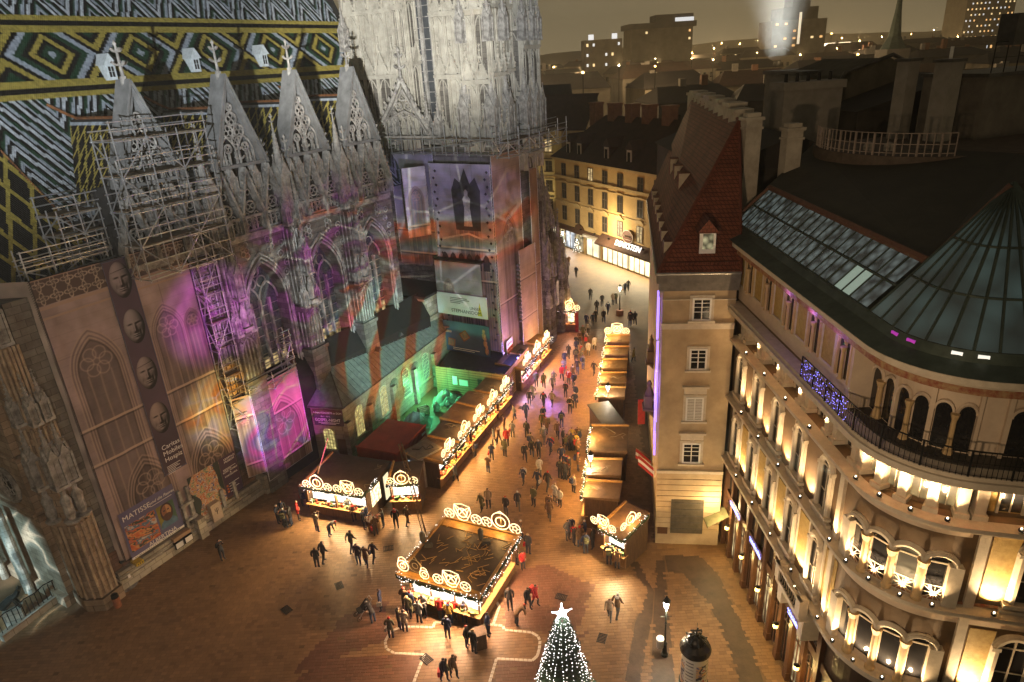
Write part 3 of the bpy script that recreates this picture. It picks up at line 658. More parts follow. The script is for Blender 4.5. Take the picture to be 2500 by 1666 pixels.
# west end of the wall: corner buttress with canopied statues, then the west front
t = MB()
t.prism([(-2.5, -.15), (-1.9, -1.15), (-.55, -1.0), (-.45, 1.2), (-2.3, 1.6)], 0, .9).prism([(-2.35, -.05), (-1.85, -.95), (-.7, -.85), (-.6, 1.2), (-2.2, 1.5)], .9, 6.8)
t.prism([(-2.3, .1), (-1.95, -.6), (-1.15, -.55), (-1.1, 1.2), (-2.2, 1.5)], 6.8, 13).prism([(-2.3, .5), (-2.1, -.1), (-1.5, -.1), (-1.45, 1.4), (-2.2, 1.6)], 13, 18)
m_wb = stone_mat('warm_lit_stone', (.40, .30, .20), (.26, .19, .125), .8, .45); cb = t.build('corner_buttress', m_wb, cath)  # browner copy of the stone: warm lamplight on this corner coloured in
t = MB()
for x, y_ in ((-2.35, -.35), (-2.12, -.75), (-1.85, -1.0), (-1.5, -.98), (-1.15, -.94), (-.8, -.9), (-2.4, .1), (-2.36, .5)):
    for z0, z1 in ((1.0, 6.4), (9.0, 12.8), (13.2, 17.5)):
        f = 1 if z0 < 5 else (.86 if z0 < 10 else .62)
        cx_, cy_ = (-1.45 if z0 < 5 else -1.62 if z0 < 10 else -1.88), .4; t.cyl((cx_+(x-cx_)*f, cy_+(y_-cy_)*f, z0), (cx_+(x-cx_)*f, cy_+(y_-cy_)*f, z1), .085, 6)
t.build('shaft', mat('warm_lit_carving', (.44, .34, .23), (.22, .165, .11), 1.6, .85, .4), cb)  # shafts carry the same warm light in their colour
for x, y_ in ((-2.35, .0), (-1.85, -1.0), (-1.15, -.9)):
    t = MB(); t.lathe([(.42, 0), (.46, .15), (.2, .2), (.22, .3), (.30, .6), (.26, 1.1), (.32, 1.45), (.16, 1.75), (.13, 1.82), (.16, 2.0), (.04, 2.2)], (x, y_, 6.7), 9)
    t.build('statue', m_tr, cb); inst(pin_mid, 'canopy', cb, (x, y_, 9.0)); inst(pin_small, 'canopy', cb, (x*.95-.05, y_*.8, 13.0))
inst(pin_big, 'pinnacle', cath, (-1.9, .7, 18)); inst(pin_mid, 'pinnacle', cath, (-2.2, .3, 18)); inst(pin_mid, 'pinnacle', cath, (-1.6, .1, 17.5))
t = MB(); t.box(-2.6, -1.6, 1.4, 16, 0, 17); t.box(-2.8, -1.6, 1.4, 16, 6.6, 6.95).box(-2.75, -1.6, 1.4, 16, 10.6, 10.85).box(-2.9, -1.6, 1.4, 16, 0, .8); t.build('west_wall', m_wb, cath)
ro = MB(); ro.tube(ringpts((-2.65, 3.4, 8.4), 1.05, 24, 'yz'), .16, 6, True); ro.tube(ringpts((-2.65, 3.4, 8.4), .82, 20, 'yz'), .09, 6, True); wr = ro.build('rose_window', m_tr, cath)
t = MB()
for i in range(8):
    a = math.pi*i/4; t.tube(ringpts((-2.62, 3.4+.5*math.cos(a), 8.4+.5*math.sin(a)), .2, 8, 'yz'), .04, 4, True)
t.lathe([(.8, 0), (.8, .02)], (0, 0, 0), 24); t.v = t.v[:]
t.build('tracery', m_tr, wr)
gl = MB(); gl.add([(-2.61, 3.4+.82*math.cos(a), 8.4+.82*math.sin(a)) for a in np.linspace(0, 2*math.pi, 24, False)], [tuple(range(24))]); gl.build('pane', m_dk, wr)
for y_ in (4.9, 5.3, 8.2): MB().cyl((-3.2, y_, 0), (-3.2, y_, 6.6), .22, 10).build('column', m_st, cath)

# ================================================================== south tower of the cathedral
m_ts = mat('tower_carving', (.45, .42, .35), (.27, .25, .205), .9, .85, .35, detail=8)
def pier(u0, u1, v0, v1, zb, zt, faces, seed, name='tower_pier'):
    rnd = random.Random(seed); t = MB(); t.box(u0, u1, v0, v1, zb, zt); po = t.build(name, m_st, cath); r = MB()
    for face in faces:
        if face == 'w': L0, L1, f = v0, v1, lambda s, o, z: (u0-o, s, z)
        else: L0, L1, f = u0, u1, lambda s, o, z: (s, v0-o, z)
        def slab(s0, s1, o, z0, z1, mi=0):
            a, b_ = f(s0, o, z0), f(s1, 0, z1); r.box(min(a[0], b_[0]), max(a[0], b_[0]), min(a[1], b_[1]), max(a[1], b_[1]), z0, z1, mi)
        n = max(2, round((L1-L0)/1.45)); w = (L1-L0)/n/2
        tiers = []; z = zb+rnd.uniform(1.2, 2.2)
        while z < zt-2: tiers.append(z); z += rnd.uniform(4.6, 5.8)
        for i in range(n+1):               # main ribs, each a round shaft on a flat strip
            s = L0+(L1-L0)*i/n; slab(s-.16, s+.16, .14, zb, zt); r.cyl(f(s, .22, zb), f(s, .22, zt), .10, 6)
        for k in range(n):
            s = L0+(2*k+1)*w; z0 = zb
            for z in tiers+[zt]:           # sunk panels, recess shade coloured in, between the ribs, ended by a gablet with crockets
                slab(s-w+.2, s+w-.2, .03, z0+.1, z-.45, 1 if rnd.random() < .6 else 0); slab(s-.035, s+.035, .10, z0+.2, z-.5)
                r.tube([f(s-w*.7, .1, z-1.3), f(s-w*.4, .14, z-.75), f(s, .14, z-.45), f(s+w*.4, .14, z-.75), f(s+w*.7, .1, z-1.3)], .06, 4)
                if z < zt-.1:
                    p = [f(s-w*.95, .40, z), f(s, .50, z+w*2.6), f(s+w*.95, .40, z)]; r.tube(p, .10, 5); r.tube([f(s, .5, z+w*2.5), f(s, .5, z+w*3.9)], .07, 4, r1=.03); r.blob(f(s, .5, z+w*3.9), .15); r.blob(f(s, .5, z+w*3.3), .16)
                    slab(s-w*.6, s+w*.6, .3, z-.1, z+w*.9); slab(s-w*.3, s+w*.3, .32, z+w*.9, z+w*1.7)
                    for j in range(4):
                        tt = (j+.5)/4; r.blob(f(s-w*.95*(1-tt), .5, z+w*2.6*tt+.12), .13); r.blob(f(s+w*.95*(1-tt), .5, z+w*2.6*tt+.12), .13)
                z0 = z+.2
        for z in tiers: slab(L0-.12, L1+.12, .42, z-.34, z-.12); slab(L0-.06, L1+.06, .30, z-.48, z-.34)
    r.build('shaft', [m_ts, m_sd], po); return po
# u, v here: v = -(distance out to the street)
pier(36.6, 41, 1.2, 7.5, 22.5, 46, 'w', 1); pier(36.2, 40, .2, 1.6, 22.5, 46, 'ws', 2)
pier(36.6, 41, -7.6, -2.4, 22.5, 46, 'ws', 3); pier(36.1, 38.2, -8.3, -5.6, 22.5, 34, 'ws', 4)
pier(41.8, 45, -8.2, -4.6, 20, 46, 'ws', 5)
t = MB(); t.box(37.6, 44.8, -6.2, 7, 0, 46); t.build('tower', m_st, cath)
wt = MB().wall([(-.4, 24), (2.2, 24), (2.2, 46), (-.4, 46)], 0, .05)
t = MB(); t.box(37.5, 37.58, -2.35, .1, 23, 46); tw = t.build('tower_window', mat('louvre_slate', (.06, .065, .07), None, 2, .6, .2), cath)
t = MB()
for v in (-1.75, -.65): t.box(37.2, 37.5, v-.14, v+.14, 23, 46)
for z in np.arange(24, 46, .9): t.box(37.42, 37.5, -2.35, .1, z, z+.06)
t.build('mullion', m_tr, tw)
# crocketed gable before that window
gv = .7
t = MB()
def F_(v, z, o=0): return (35.3-o, v, z)
for s, vb in ((-1, -2.2), (1, 4.6)):
    t.tube([F_(vb, 24), F_(gv+(vb-gv)*.45, 26.4), F_(gv, 28.9)], .2, 6); t.tube([F_(vb-s*.5, 24), F_(gv, 28.0)], .09, 5)
    for j in range(9):
        k = (j+.5)/9; t.blob(F_(vb+(gv-vb)*k, 24+4.9*k+.25, .12), .2, 0, 1.3)
for k, (v, z, r) in enumerate(((gv, 27.4, .35), (gv-.5, 26.6, .32), (gv+.55, 26.6, .32), (gv-1.1, 25.9, .3), (gv, 25.9, .3), (gv+1.2, 25.9, .3))):
    t.tube(ringpts(F_(v, z), r, 10, 'yz'), .07, 5, True)
    for j in range(4): t.blob(F_(v+.18*math.cos(j*1.57), z+.18*math.sin(j*1.57)), .09)
t.tube([F_(-1.6, 25.2), F_(gv, 26.2), F_(3.4, 25.2)], .09, 5)
for v in np.linspace(-1.8, 3.8, 8): t.cyl(F_(v, 22.8), F_(v, 25.3-.1*abs(v-gv)), .07, 5)
t.box(35.0, 36.6, -2.6, 5.0, 24.0-.2, 24.0); finial(t, 35.3, gv, 28.7, 2.6)
t.build('tower_gable', m_tr, cath)
for v in (-2.6, -1.4, 2.4, 4.9, 6.2): inst(pin_mid, 'pinnacle', cath, (35.9, v, 23.2))
for (u, v) in ((36, -8.3), (38.2, -8.5), (41.8, -8.4), (43.4, -8.5), (45, -8.2), (36, -5.6), (36, 7.4)):
    inst(pin_big, 'pinnacle', cath, (u, v, 23.0)); inst(pin_mid, 'pinnacle', cath, (u-.2, v-.2, 31.5))
# lower stage: corner pier and porch behind the wraps
t = MB(); t.box(37.2, 44, -7.4, -.8, 0, 22.4).box(37.6, 44.8, -.8, 7.4, 0, 22.4).box(36.4, 38, -8.3, 7.4, 22.3, 22.9)
t.build('tower_base', m_sd, cath)
t = MB(); t.box(33.6, 37.5, -.6, 7.2, 0, 8.6); t.box(33.2, 37.5, -.8, 7.2, 6.3, 6.6).box(33.1, 37.5, -.9, 7.2, 8.5, 8.8); t.build('porch', m_st, cath)
MB().box(32.9, 37.5, -1.1, 7.2, 8.8, 9.05).build('porch_roof', m_dk, cath)
# choir buttresses beyond the tower, with open canopies and dark pinnacles
for i, (u, v, h) in enumerate(((45.6, -6.6, 17), (46.6, -7.4, 8), (48.2, -6.6, 13), (50.4, -7.2, 7), (51.4, -5.6, 9.5))):
    t = MB(); t.box(-.75, .75, -.75, .75, 0, h*.55).box(-.6, .6, -.6, .6, h*.55, h)
    for k in (-.7, -.35, 0, .35, .7): t.cyl((-.78, k, .5), (-.78, k, h*.95), .07, 5); t.cyl((k, -.78, .5), (k, -.78, h*.95), .07, 5)
    b_ = t.build('choir_buttress', m_sd, cath, (u, v, 0)); inst(pin_big, 'pinnacle', cath, (u, v, h))
    for dx, dy in ((-.7, -.7), (.7, -.7), (-.7, .7)): inst(pin_small, 'pinnacle', cath, (u+dx, v+dy, h*.55)); inst(pin_small, 'pinnacle', cath, (u+dx*.9, v+dy*.9, h-.3))
t = MB(); t.box(44.8, 52, -4.6, 7, 0, 15); t.build('choir_wall', m_sd, cath)
for u in (47.2, 49.2):                    # two lit portal lancets
    t = MB().wall([(-.45, 0), (.45, 0)]+pointed(0, .45, 2.2, 4), -.05, 0); o = t.build('lancet', window_glow('lancet_glow', (1.0, .62, .45), 1.4, 9, .2), cath, (u, -7.5, 3.6))
    t = MB()
    for k in (-.28, -.1, .1, .28): t.box(k-.025, k+.025, -.09, -.05, 0, 2.6)
    t.tube([(.48, -.06, 0)]+[(x, -.06, z) for x, z in pointed(0, .48, 2.2, 4)]+[(-.48, -.06, 0)], .06, 4); t.build('tracery', m_tr, o)
# ================================================================== printed sheets on the scaffolds of the cathedral
m_print = attr_mat('printed_mesh_sheet', .75, .25, 9)
m_rope = mat('white_rope', (.6, .58, .55), None, 9, .8, 0)
m_wht = mat('white_print', (.75, .73, .70), (.68, .66, .63), 3, .7, 0)
m_blackp = mat('black_print', (.02, .02, .025), None, 3, .7, 0)
m_steel = mat('galvanised_tube', (.52, .53, .54), (.38, .39, .40), 6, .38, .05, .75)
m_plank = mat('scaffold_plank', (.22, .17, .11), (.13, .10, .07), 4, .8, .2)
def arch_lines(X, Z, cx, zs, w, th):
    """a pointed arch outline in a print"""
    dxl = np.hypot(X-(cx-w), Z-zs); dxr = np.hypot(X-(cx+w), Z-zs)
    r = np.where(X > cx, dxl, dxr); up = Z > zs
    return np.where(up, np.exp(-((r-2*w)/th)**2), np.exp(-((np.abs(X-cx)-w)/th)**2))
def arch_in(X, Z, cx, zs, w):
    r = np.where(X > cx, np.hypot(X-(cx-w), Z-zs), np.hypot(X-(cx+w), Z-zs)); return np.where(Z > zs, r < 2*w, np.abs(X-cx) < w)
def mixc(C, c, k): return C*(1-k[..., None])+np.array(c)*k[..., None]
def wall_print(W, H, arches, seed, base=(.31, .235, .225), frieze=True, strings=(7.0, 9.4)):
    def f(X, Z):
        n = fbm(X, Z, .5, seed, 5); n2 = fbm(X*1.3, Z*.7, 1.1, seed+1, 6)
        C = np.array(base)*(.35+.8*n+.5*n2)[..., None]
        C = C*(1-.12*((np.abs((Z % .62)-.31) > .29))[..., None])*(1-.35*(np.abs((X % 2.35)-1.17) > 1.155)[..., None])*(1-.25*(np.abs((Z % 4.7)-2.35) > 2.33)[..., None])*(.75+.5*fbm(X*1.2, Z*.8, 1.0, seed+9, 6))[..., None]
        for cx, zs, w in arches:
            ins = arch_in(X, Z, cx, zs, w)
            C = np.where(ins[..., None], C*.5, C)
            for k in (1.0, 1.13, 1.27): C = mixc(C, (.44, .32, .25), .45*arch_lines(X, Z, cx, zs, w*k, .05)); C = C*(1-.45*arch_lines(X, Z, cx, zs, w*(k-.06), .05))[..., None]
            for i in range(3):
                x = cx+(i-1)*w*.55; C = mixc(C, (.36, .26, .2), .5*np.exp(-((X-x)/.05)**2)*((Z < zs) & ins))
            for i in range(6):
                a = i*math.pi/3; px, pz = cx+.45*w*math.cos(a), zs+.55*w+.45*w*math.sin(a); d = np.hypot(X-px, Z-pz)
                C = mixc(C, (.42, .31, .25), .55*np.exp(-((d-.3*w)/.04)**2)*ins)
        for s in strings:
            C = mixc(C, (.50, .37, .28), .75*((Z > s) & (Z < s+.16))); C = C*(1-.5*((Z > s-.14) & (Z <= s)))[..., None]
        if frieze:
            fz = (Z > H-1.5); qx = X % .78-.39; qz = (Z-H+1.5) % .75-.375; rr = np.hypot(qx, qz); th = np.arctan2(qz, qx); p = .70+.4*np.exp(-((rr-.25-.09*np.cos(4*th))/.05)**2)+.4*np.exp(-((rr-.09-.04*np.cos(4*th+1))/.035)**2)-.25*fbm(X, Z, 3.5, seed+5, 3)
            C = np.where(fz[..., None], np.array((.085, .06, .052))+(np.clip((p-.72)*3.2, 0, 1)[..., None])*np.array((.36, .29, .22)), C)
            for s, t in ((H-1.75, .22), (H-.12, .12), (H-2.3, .10)): C = mixc(C, (.36, .25, .19), .8*((Z > s) & (Z < s+t)))
        return C
    return f
# ---- the big wrap: front sheet, grey return sheet, laced edge
wrap = thing('facade_wrap', 'tall brown scaffold sheet printed with a gothic wall, in front of the cathedral', 'building wrap', cw(.42, -.1, 0), CA)
WW, WH = 9.42, 18.85
picture('printed_sheet', m_print, wrap, WW, WH, 236, 472, wall_print(WW, WH, [(2.1, 12.6, 1.25), (6.95, 13.2, .95), (8.75, 13.2, .55), (7.6, 2.9, 1.35), (3.0, 3.4, 1.3)], 11), (0, 0, 1.62), .03)
picture('return_sheet', m_print, wrap, 2.2, WH, 24, 190, lambda X, Z: np.array((.50, .44, .40))*(.55+.75*fbm(X, Z, .9, 3, 5)+.1*np.sin(Z*3))[..., None], (-.02, 0, 1.62), .03, R_(118))
t = MB(); t.box(-.25, .02, .0, .9, 1.6, 1.75); k = random.Random(3)
for i in range(150):
    z = 1.65+WH*i/150; t.tube([(-.09, -.02, z), (.02, -.03, z+.05), (.07, -.02, z+.12)], .013, 3)
t.tube([(.05, -.03, 1.6+WH*i/60+k.uniform(-.02, .02)) for i in range(61)], .02, 4); t.tube([(WW, -.03, 1.6+WH*i/40) for i in range(41)], .022, 4)
t.tube([(0, -.03, 1.6), (WW, -.03, 1.6)], .03, 5).tube([(0, -.02, 1.62+WH), (WW, -.02, 1.62+WH)], .035, 5); t.build('lacing', m_blackp, wrap)
# ---- tall banner with four faces
def face_print(variant):
    def f(X, Z, cx, cz, s):
        x = (X-cx)/s; z = (Z-cz)/s
        # a relief of a sleeping face, lit from the upper left as in the print
        r = (x/.60)**2+(np.where(z > 0, z/1.02, z/1.0)*(1+.0*x))**2+.25*np.where(z < -.2, (x/.60)**2*(-z-.2), 0)
        hgt = np.sqrt(np.clip(1-r, 0, 1))*.62
        G = lambda a, b, sx, sz: np.exp(-((x-a)/sx)**2-((z-b)/sz)**2)
        hgt = hgt+.22*G(0, -.12, .085, .26)+.14*G(0, -.26, .13, .09)-.12*G(-.23, .10, .15, .085)-.12*G(.23, .10, .15, .085)+.07*G(-.23, .06, .10, .05)+.07*G(.23, .06, .10, .05)
        hgt = hgt+.06*G(-.22, .24, .16, .05)+.06*G(.22, .24, .16, .05)+.07*G(0, -.47, .15, .04)+.07*G(0, -.56, .13, .045)-.08*G(0, -.515, .17, .018)-.05*G(0, -.38, .05, .05)+.08*G(0, -.76, .16, .1)-.07*G(-.3, -.4, .06, .16)-.07*G(.3, -.4, .06, .16)
        if variant in (0, 2): hgt = hgt-.05*(np.abs(z-.52-.12*x) < .03)
        gz, gx = np.gradient(hgt, Z[1, 0]-Z[0, 0], X[0, 1]-X[0, 0]); gx = gx*s; gz = gz*s
        nl = 1/np.sqrt(gx**2+gz**2+1); sh = np.clip((gx*.42+(-gz)*-.48*-1*-1+.72)*nl, .04, 1.1)
        sh = np.clip((-gx*-.38 - gz*.42 + .70)*nl, .05, 1.1)
        return sh, r < 1.0
    return f
def banner_print(X, Z):
    C = np.array((.085, .055, .078))*(.75+.5*fbm(X, Z, .6, 21, 3))[..., None]*(1-.25*(Z < 4)[..., None])
    for i, (cz, tx) in enumerate(((13.35, .03), (10.36, .05), (7.2, .0), (3.98, -.02))):
        sh, ins = face_print(i)(X, Z, .80+tx, cz, 1.10)
        C = np.where(ins[..., None], np.array(((.36, .30, .31), (.34, .29, .29), (.35, .28, .27), (.35, .27, .25))[i])*sh[..., None]**1.35, C)
    return C
ban = thing('hanging_banner', 'narrow dark purple banner with four pale sleeping faces on the big wrap', 'banner', cw(4.4, -.16, 0), CA)
picture('printed_sheet', m_print, ban, 1.62, 14.6, 84, 730, banner_print, (0, 0, 5.75), .006)
text('lettering', 'Caritas\nMobiles\nHospiz', .46, ban, (.28, -.03, 7.5), 90, 0, m_wht, .003)
t = MB()
for i in range(6): t.box(.28, .28+(1.0, .8, .9, .6, .95, .5)[i], -.028, -.025, 6.2-i*.11, 6.235-i*.11)
t.build('small_print', m_wht, ban)
t = MB(); t.tube([(1.63, -.02, 5.8), (1.63, -.02, 20.3)], .022, 4).tube([(-.01, -.02, 5.8), (-.01, -.02, 20.3)], .022, 4).cyl((-.05, 0, 5.72), (1.68, 0, 5.72), .04, 6).cyl((-.05, 0, 20.38), (1.68, 0, 20.38), .04, 6); t.build('edge_rod', mat('blue_edge', (.12, .12, .2), None, 3, .5, 0), ban)
# ---- exhibition posters low on the wrap
def blob_print(pal, seed, sc=1.2):
    P_ = np.array(pal)
    def f(X, Z):
        n = fbm(X, Z, sc, seed, 4)+.25*fbm(X, Z*2, sc*2.2, seed+3, 3); n = (n-n.min())/(n.max()-n.min()); return P_[np.clip((n*len(P_)).astype(int), 0, len(P_)-1)]
    return f
po = thing('exhibition_poster', 'wide slate blue poster with a red landscape and a bearded portrait, low on the wrap', 'poster', cw(.85, -.16, 0), CA)
bl = attr_mat('poster_print', .55)
picture('printed_sheet', bl, po, 3.85, 3.55, 60, 50, lambda X, Z: np.array((.125, .115, .215))*(.85+.3*fbm(X, Z, .8, 5, 3))[..., None], (0, 0, 1.4))
pw, ph = 2.05, 2.0
def land(X, Z):
    n = fbm(X, Z*2.4+X*.6, 1.6, 31, 4)+Z*.18-.16; P_ = np.array([(.42, .08, .03), (.50, .14, .05), (.55, .25, .10), (.05, .07, .06), (.48, .12, .05), (.10, .16, .22), (.45, .42, .38), (.5, .2, .1), (.48, .40, .30)])
    return P_[np.clip(((n-.15)*11).astype(int), 0, 8)]
picture('picture', bl, po, pw, ph, 80, 80, land, (.14, -.02, 1.92))
def portrait(X, Z):
    x = (X-.64)/.40; z = (Z-1.10)/.62; n = fbm(X, Z, 4, 41, 3)
    C = np.where((X+n*.5 < .75)[..., None], np.array((.22, .19, .03)), np.array((.07, .13, .08)))*(.7+.6*n)[..., None]
    C = np.where((((X-.62)/.62)**2+((Z-.1)/.55)**2 < 1)[..., None], np.array((.09, .17, .24))*(.6+.8*n)[..., None], C)
    C = np.where((x**2+z**2 < 1.25)[..., None], np.array((.05, .03, .03)), C); C = np.where((x**2+((z-.1)/.9)**2 < .72)[..., None], np.where((X > .64)[..., None], np.array((.48, .25, .11)), np.array((.26, .11, .06)))*(.75+.5*n)[..., None], C)
    C = np.where((((x)/.8)**2+((z+.62)/.45)**2 < 1)[..., None], np.array((.09, .04, .03))*(.6+n)[..., None], C)
    for a in (-.36, .36): C = np.where((((x-a)/.2)**2+((z-.22)/.08)**2 < 1)[..., None], np.array((.03, .03, .04)), C)
    return C
picture('picture', bl, po, 1.25, 1.75, 60, 80, portrait, (2.32, -.02, 2.15))
text('lettering', 'MATISSE', .52, po, (.16, -.025, 4.28), 90, 0, m_wht, .003); text('lettering', 'und die Fauves', .30, po, (2.05, -.025, 4.38), 90, 0, m_wht, .003, shear=.3); text('lettering', 'ALBERTINA', .40, po, (1.25, -.025, 1.60), 90, 0, m_wht, .003)
t = MB(); t.box(0, 3.85, -.012, -.01, 1.40, 1.56).box(2.05, 3.6, -.02, -.015, 4.20, 4.23); t.build('white_strip', m_wht, po)
t = MB()
for i in range(24): x = .2+i*.14; t.box(x, x+random.uniform(.04, .12), -.018, -.015, 1.45, 1.50)
t.build('small_print', m_blackp, po)
k2 = thing('exhibition_poster', 'poster pairing a crowded ornamental painting with a dark text panel, beside the wrap edge', 'poster', cw(5.75, -.16, 0), CA)
picture('picture', bl, k2, 2.55, 3.6, 90, 120, lambda X, Z: np.where(((np.abs(X-1.3-.25*np.sin(Z*1.7)) < 1.0+.15*np.sin(Z*3))[..., None]), blob_print([(.30, .05, .04), (.48, .30, .08), (.10, .09, .2), (.5, .44, .34), (.42, .13, .06), (.52, .35, .2), (.12, .2, .14), (.5, .42, .2), (.4, .08, .08)], 51, 3.4)(X, Z), np.array((.03, .04, .035))), (0, 0, 1.02))
picture('text_panel', bl, k2, 1.42, 3.3, 12, 20, lambda X, Z: np.array((.055, .03, .06))*np.ones_like(X)[..., None], (2.6, -.005, 1.35))
text('lettering', 'LEOPOLD\nMUSEUM', .22, k2, (2.98, -.03, 4.32), 90, 0, m_wht, .003); text('lettering', 'KLIMT, SCHIELE\n&\nKOKOSCHKA', .18, k2, (3.31, -.03, 3.35), 90, 0, m_wht, .003, 'CENTER')
t = MB()
for i, w in enumerate((1.1, .7)): t.box(2.75, 2.75+w, -.02, -.018, 3.62-i*.09, 3.65-i*.09)
for i, w in enumerate((.95, .6, .85, .5)): t.box(2.95, 2.95+w*.95, -.02, -.018, 2.35-i*.22, 2.39-i*.22)
t.build('small_print', m_wht, k2)
t = MB().lathe([(.09, 0), (.09, .01)], (0, 0, 0), 10); MB().box(2.72, 2.88, -.02, -.018, 2.2, 2.36).box(2.72, 2.88, -.02, -.018, 1.95, 2.1).box(2.72, 2.88, -.02, -.018, 1.72, 1.87).build('emblem', mat('orange_print', (.5, .16, .04), None, 3, .7, 0), k2)
# small signs on the plinth
s = thing('notice_case', 'pair of pale glazed notice cases under the blue poster', 'notice case', cw(3.5, -.5, 0), CA)
for i in (0, 1): q = MB().box(i*.72, i*.72+.62, -.08, .3, .37, .87).build('case', m_iron, s); MB().box(i*.72+.04, i*.72+.58, -.095, -.085, .42, .82).build('notice', m_wht, q)
MB().box(0, 1.3, -.06, .3, .98, 1.25).build('board', mat('tan_board', (.42, .27, .17), None, 3, .7, 0), s)
s = tag(MB().box(0, .5, -.06, .62, 1.15, 1.38).build('warning_plate', mat('yellow_plate', (.62, .42, .03), None, 3, .6, 0), None, cw(.75, -.62, 0), CA), 'small yellow plate with black marks on the brown base wall', 'sign')
for i in range(3): tag(MB().box(.08+i*.14, .14+i*.14, -.066, -.062, 1.20, 1.33).build('mark', m_blackp, s))
s = tag(MB().box(0, .8, -.1, .62, .5, 1.9).build('notice_board', mat('cream_board', (.50, .40, .29), (.42, .33, .24), 4, .7, .1), None, cw(6.6, -.5, 0), CA), 'cream board with a trident mark on the plinth', 'sign')
t = MB(); t.tube([(.28, -.11, 1.5), (.28, -.11, 1.3), (.4, -.11, 1.2), (.52, -.11, 1.3), (.52, -.11, 1.5)], .02, 4).tube([(.4, -.11, 1.55), (.4, -.11, 1.0)], .02, 4); t.build('mark', m_blackp, s)
s = tag(MB().box(0, .16, -.03, 0, 0, .25).build('paper_note', m_wht, None, cw(.1, -.55, .7), CA), 'scrap of white paper pinned low near the corner buttress', 'paper')
# ---- lower wraps east of the tall one
for (u0, v0, w, h, z0, rz, arch, sd, lab) in ((10.3, -.35, 1.3, 6.6, 2.0, -26, [(.65, 4.4, .4)], 61, 'narrow printed sheet joining the tall wrap to the magenta one'),
                                       (11.5, -1.0, 4.7, 7.7, 1.1, 2, [(2.6, 3.2, 1.45)], 62, 'square printed sheet glowing magenta beside the chapel')):
    w_ = thing('facade_wrap', lab, 'building wrap', cw(u0, v0, 0), CA+R_(rz))
    picture('printed_sheet', m_print, w_, w, h, int(w*26), int(h*26), wall_print(w, h, arch, sd, (.33, .22, .17), False, (1.0, 4.9)), (0, 0, z0), .01)
    t = MB(); t.tube([(0, -.02, z0), (w, -.02, z0), (w, -.02, z0+h), (0, -.02, z0+h)], .03, 5, True)
    for i in range(int(h/.16)):
        for x in (0, w): t.tube([(x-.06, -.03, z0+i*.16), (x+.06, -.03, z0+.09+i*.16)], .014, 3)
    t.build('lacing', m_rope, w_)
t = thing('facade_wrap', 'red edged return sheet at the side of the magenta sheet', 'building wrap', cw(16.25, -.85, 0), CA+R_(75)); picture('printed_sheet', m_print, t, 1.0, 8.4, 16, 90, lambda X, Z: np.array((.34, .15, .13))*(.6+.7*fbm(X, Z, 1, 8, 4))[..., None], (0, 0, 1.0), .02)
# ---- wraps round the tower
def tower_sheet(lab, u, v, rz, w, h, z0, arch, seed, base, strings, sub=24, rope=True):
    o = thing('facade_wrap', lab, 'building wrap', cw(u, v, 0), CA+R_(rz))
    picture('printed_sheet', m_print, o, w, h, int(w*sub), int(h*sub), wall_print(w, h, arch, seed, base, False, strings), (0, 0, z0), .015)
    if rope:
        t = MB(); t.tube([(0, -.03, z0), (w, -.03, z0), (w, -.03, z0+h), (0, -.03, z0+h)], .03, 4, True)
        for i in range(int(h/.3)):
            for x in (0, w): t.tube([(x-.08, -.04, z0+i*.3), (x+.08, -.04, z0+.16+i*.3)], .02, 3)
        t.build('lacing', m_rope, o)
    return o
GB = (.27, .25, .28)
tower_sheet('purple lit sheet printed with a pointed window on the tower porch', 36.9, 4.4, -90, 5.2, 11.6, 11.0, [(2.9, 7.0, 1.25)], 71, GB, (1.2, 3.6))
sw_ = tower_sheet('wide pale sheet printed with a canopied niche round the tower corner', 36.1, -.9, -90, 6.7, 18.4, 3.0, [(3.9, 14.6, 1.1), (1.6, 8.3, .5), (3.0, 8.3, .5), (4.4, 8.3, .5), (5.8, 8.3, .5)], 72, GB, (7.2, 10.3))
inkm = mat('print_ink', (.045, .042, .048), None, 2, .8, 0); palem = mat('print_pale', (.42, .40, .40), (.26, .25, .26), 4, .8, 0)
for x in (.5, 6.2):                        # the print shows crocketed pillars, a canopied statue and little arches
    t = MB()
    for i in range(26): t.blob((x+(.12 if i % 2 else -.12), -.03, 4.2+i*.66), .16)
    tag(t.build('printed_crocket', inkm, sw_), kind='stuff')
MB().wall([(2.5, 15.2), (5.3, 15.2), (5.5, 19.0), (5.0, 20.2), (4.4, 19.6), (3.9, 21.0), (3.3, 19.7), (2.8, 20.1), (2.3, 19.0)], -.028, -.024).build('printed_niche', inkm, sw_)
MB().wall([(3.45, 15.6), (4.4, 15.6), (4.25, 17.3), (4.35, 18.2), (4.1, 18.5), (4.12, 18.9), (3.9, 19.1), (3.7, 18.9), (3.72, 18.5), (3.5, 18.2), (3.62, 17.3)], -.04, -.03).build('printed_statue', palem, sw_)
for k in range(6): x = .9+k*.95; MB().wall([(x-.36, 11.3), (x+.36, 11.3)]+pointed(x, .36, 12.3, 4), -.028, -.024).build('printed_arch', inkm, sw_)
MB().wall([(.2, 14.2), (3.9, 15.0), (6.5, 14.2), (6.5, 14.0), (3.9, 14.8), (.2, 14.0)], -.03, -.024).build('printed_cornice', palem, sw_)
tower_sheet('brown sheet round the street side of the tower corner', 36.2, -7.65, 0, 5.3, 20.2, 1.9, [(2.6, 12, 1.2)], 73, (.36, .25, .18), (6.0,))
lb = tower_sheet('lower brown sheet with a stepped top near the street', 39.5, -8.2, 0, 3.4, 11.3, 1.3, [], 74, (.40, .28, .19), (4.0, 8.2))
t = MB()
for i in range(15): t.lathe([(.17, 0), (.2, .1), (.05, .28)], (-.15, .05, 5.2+i*.42), 6)
t.build('printed_crocket', m_sd, lb)
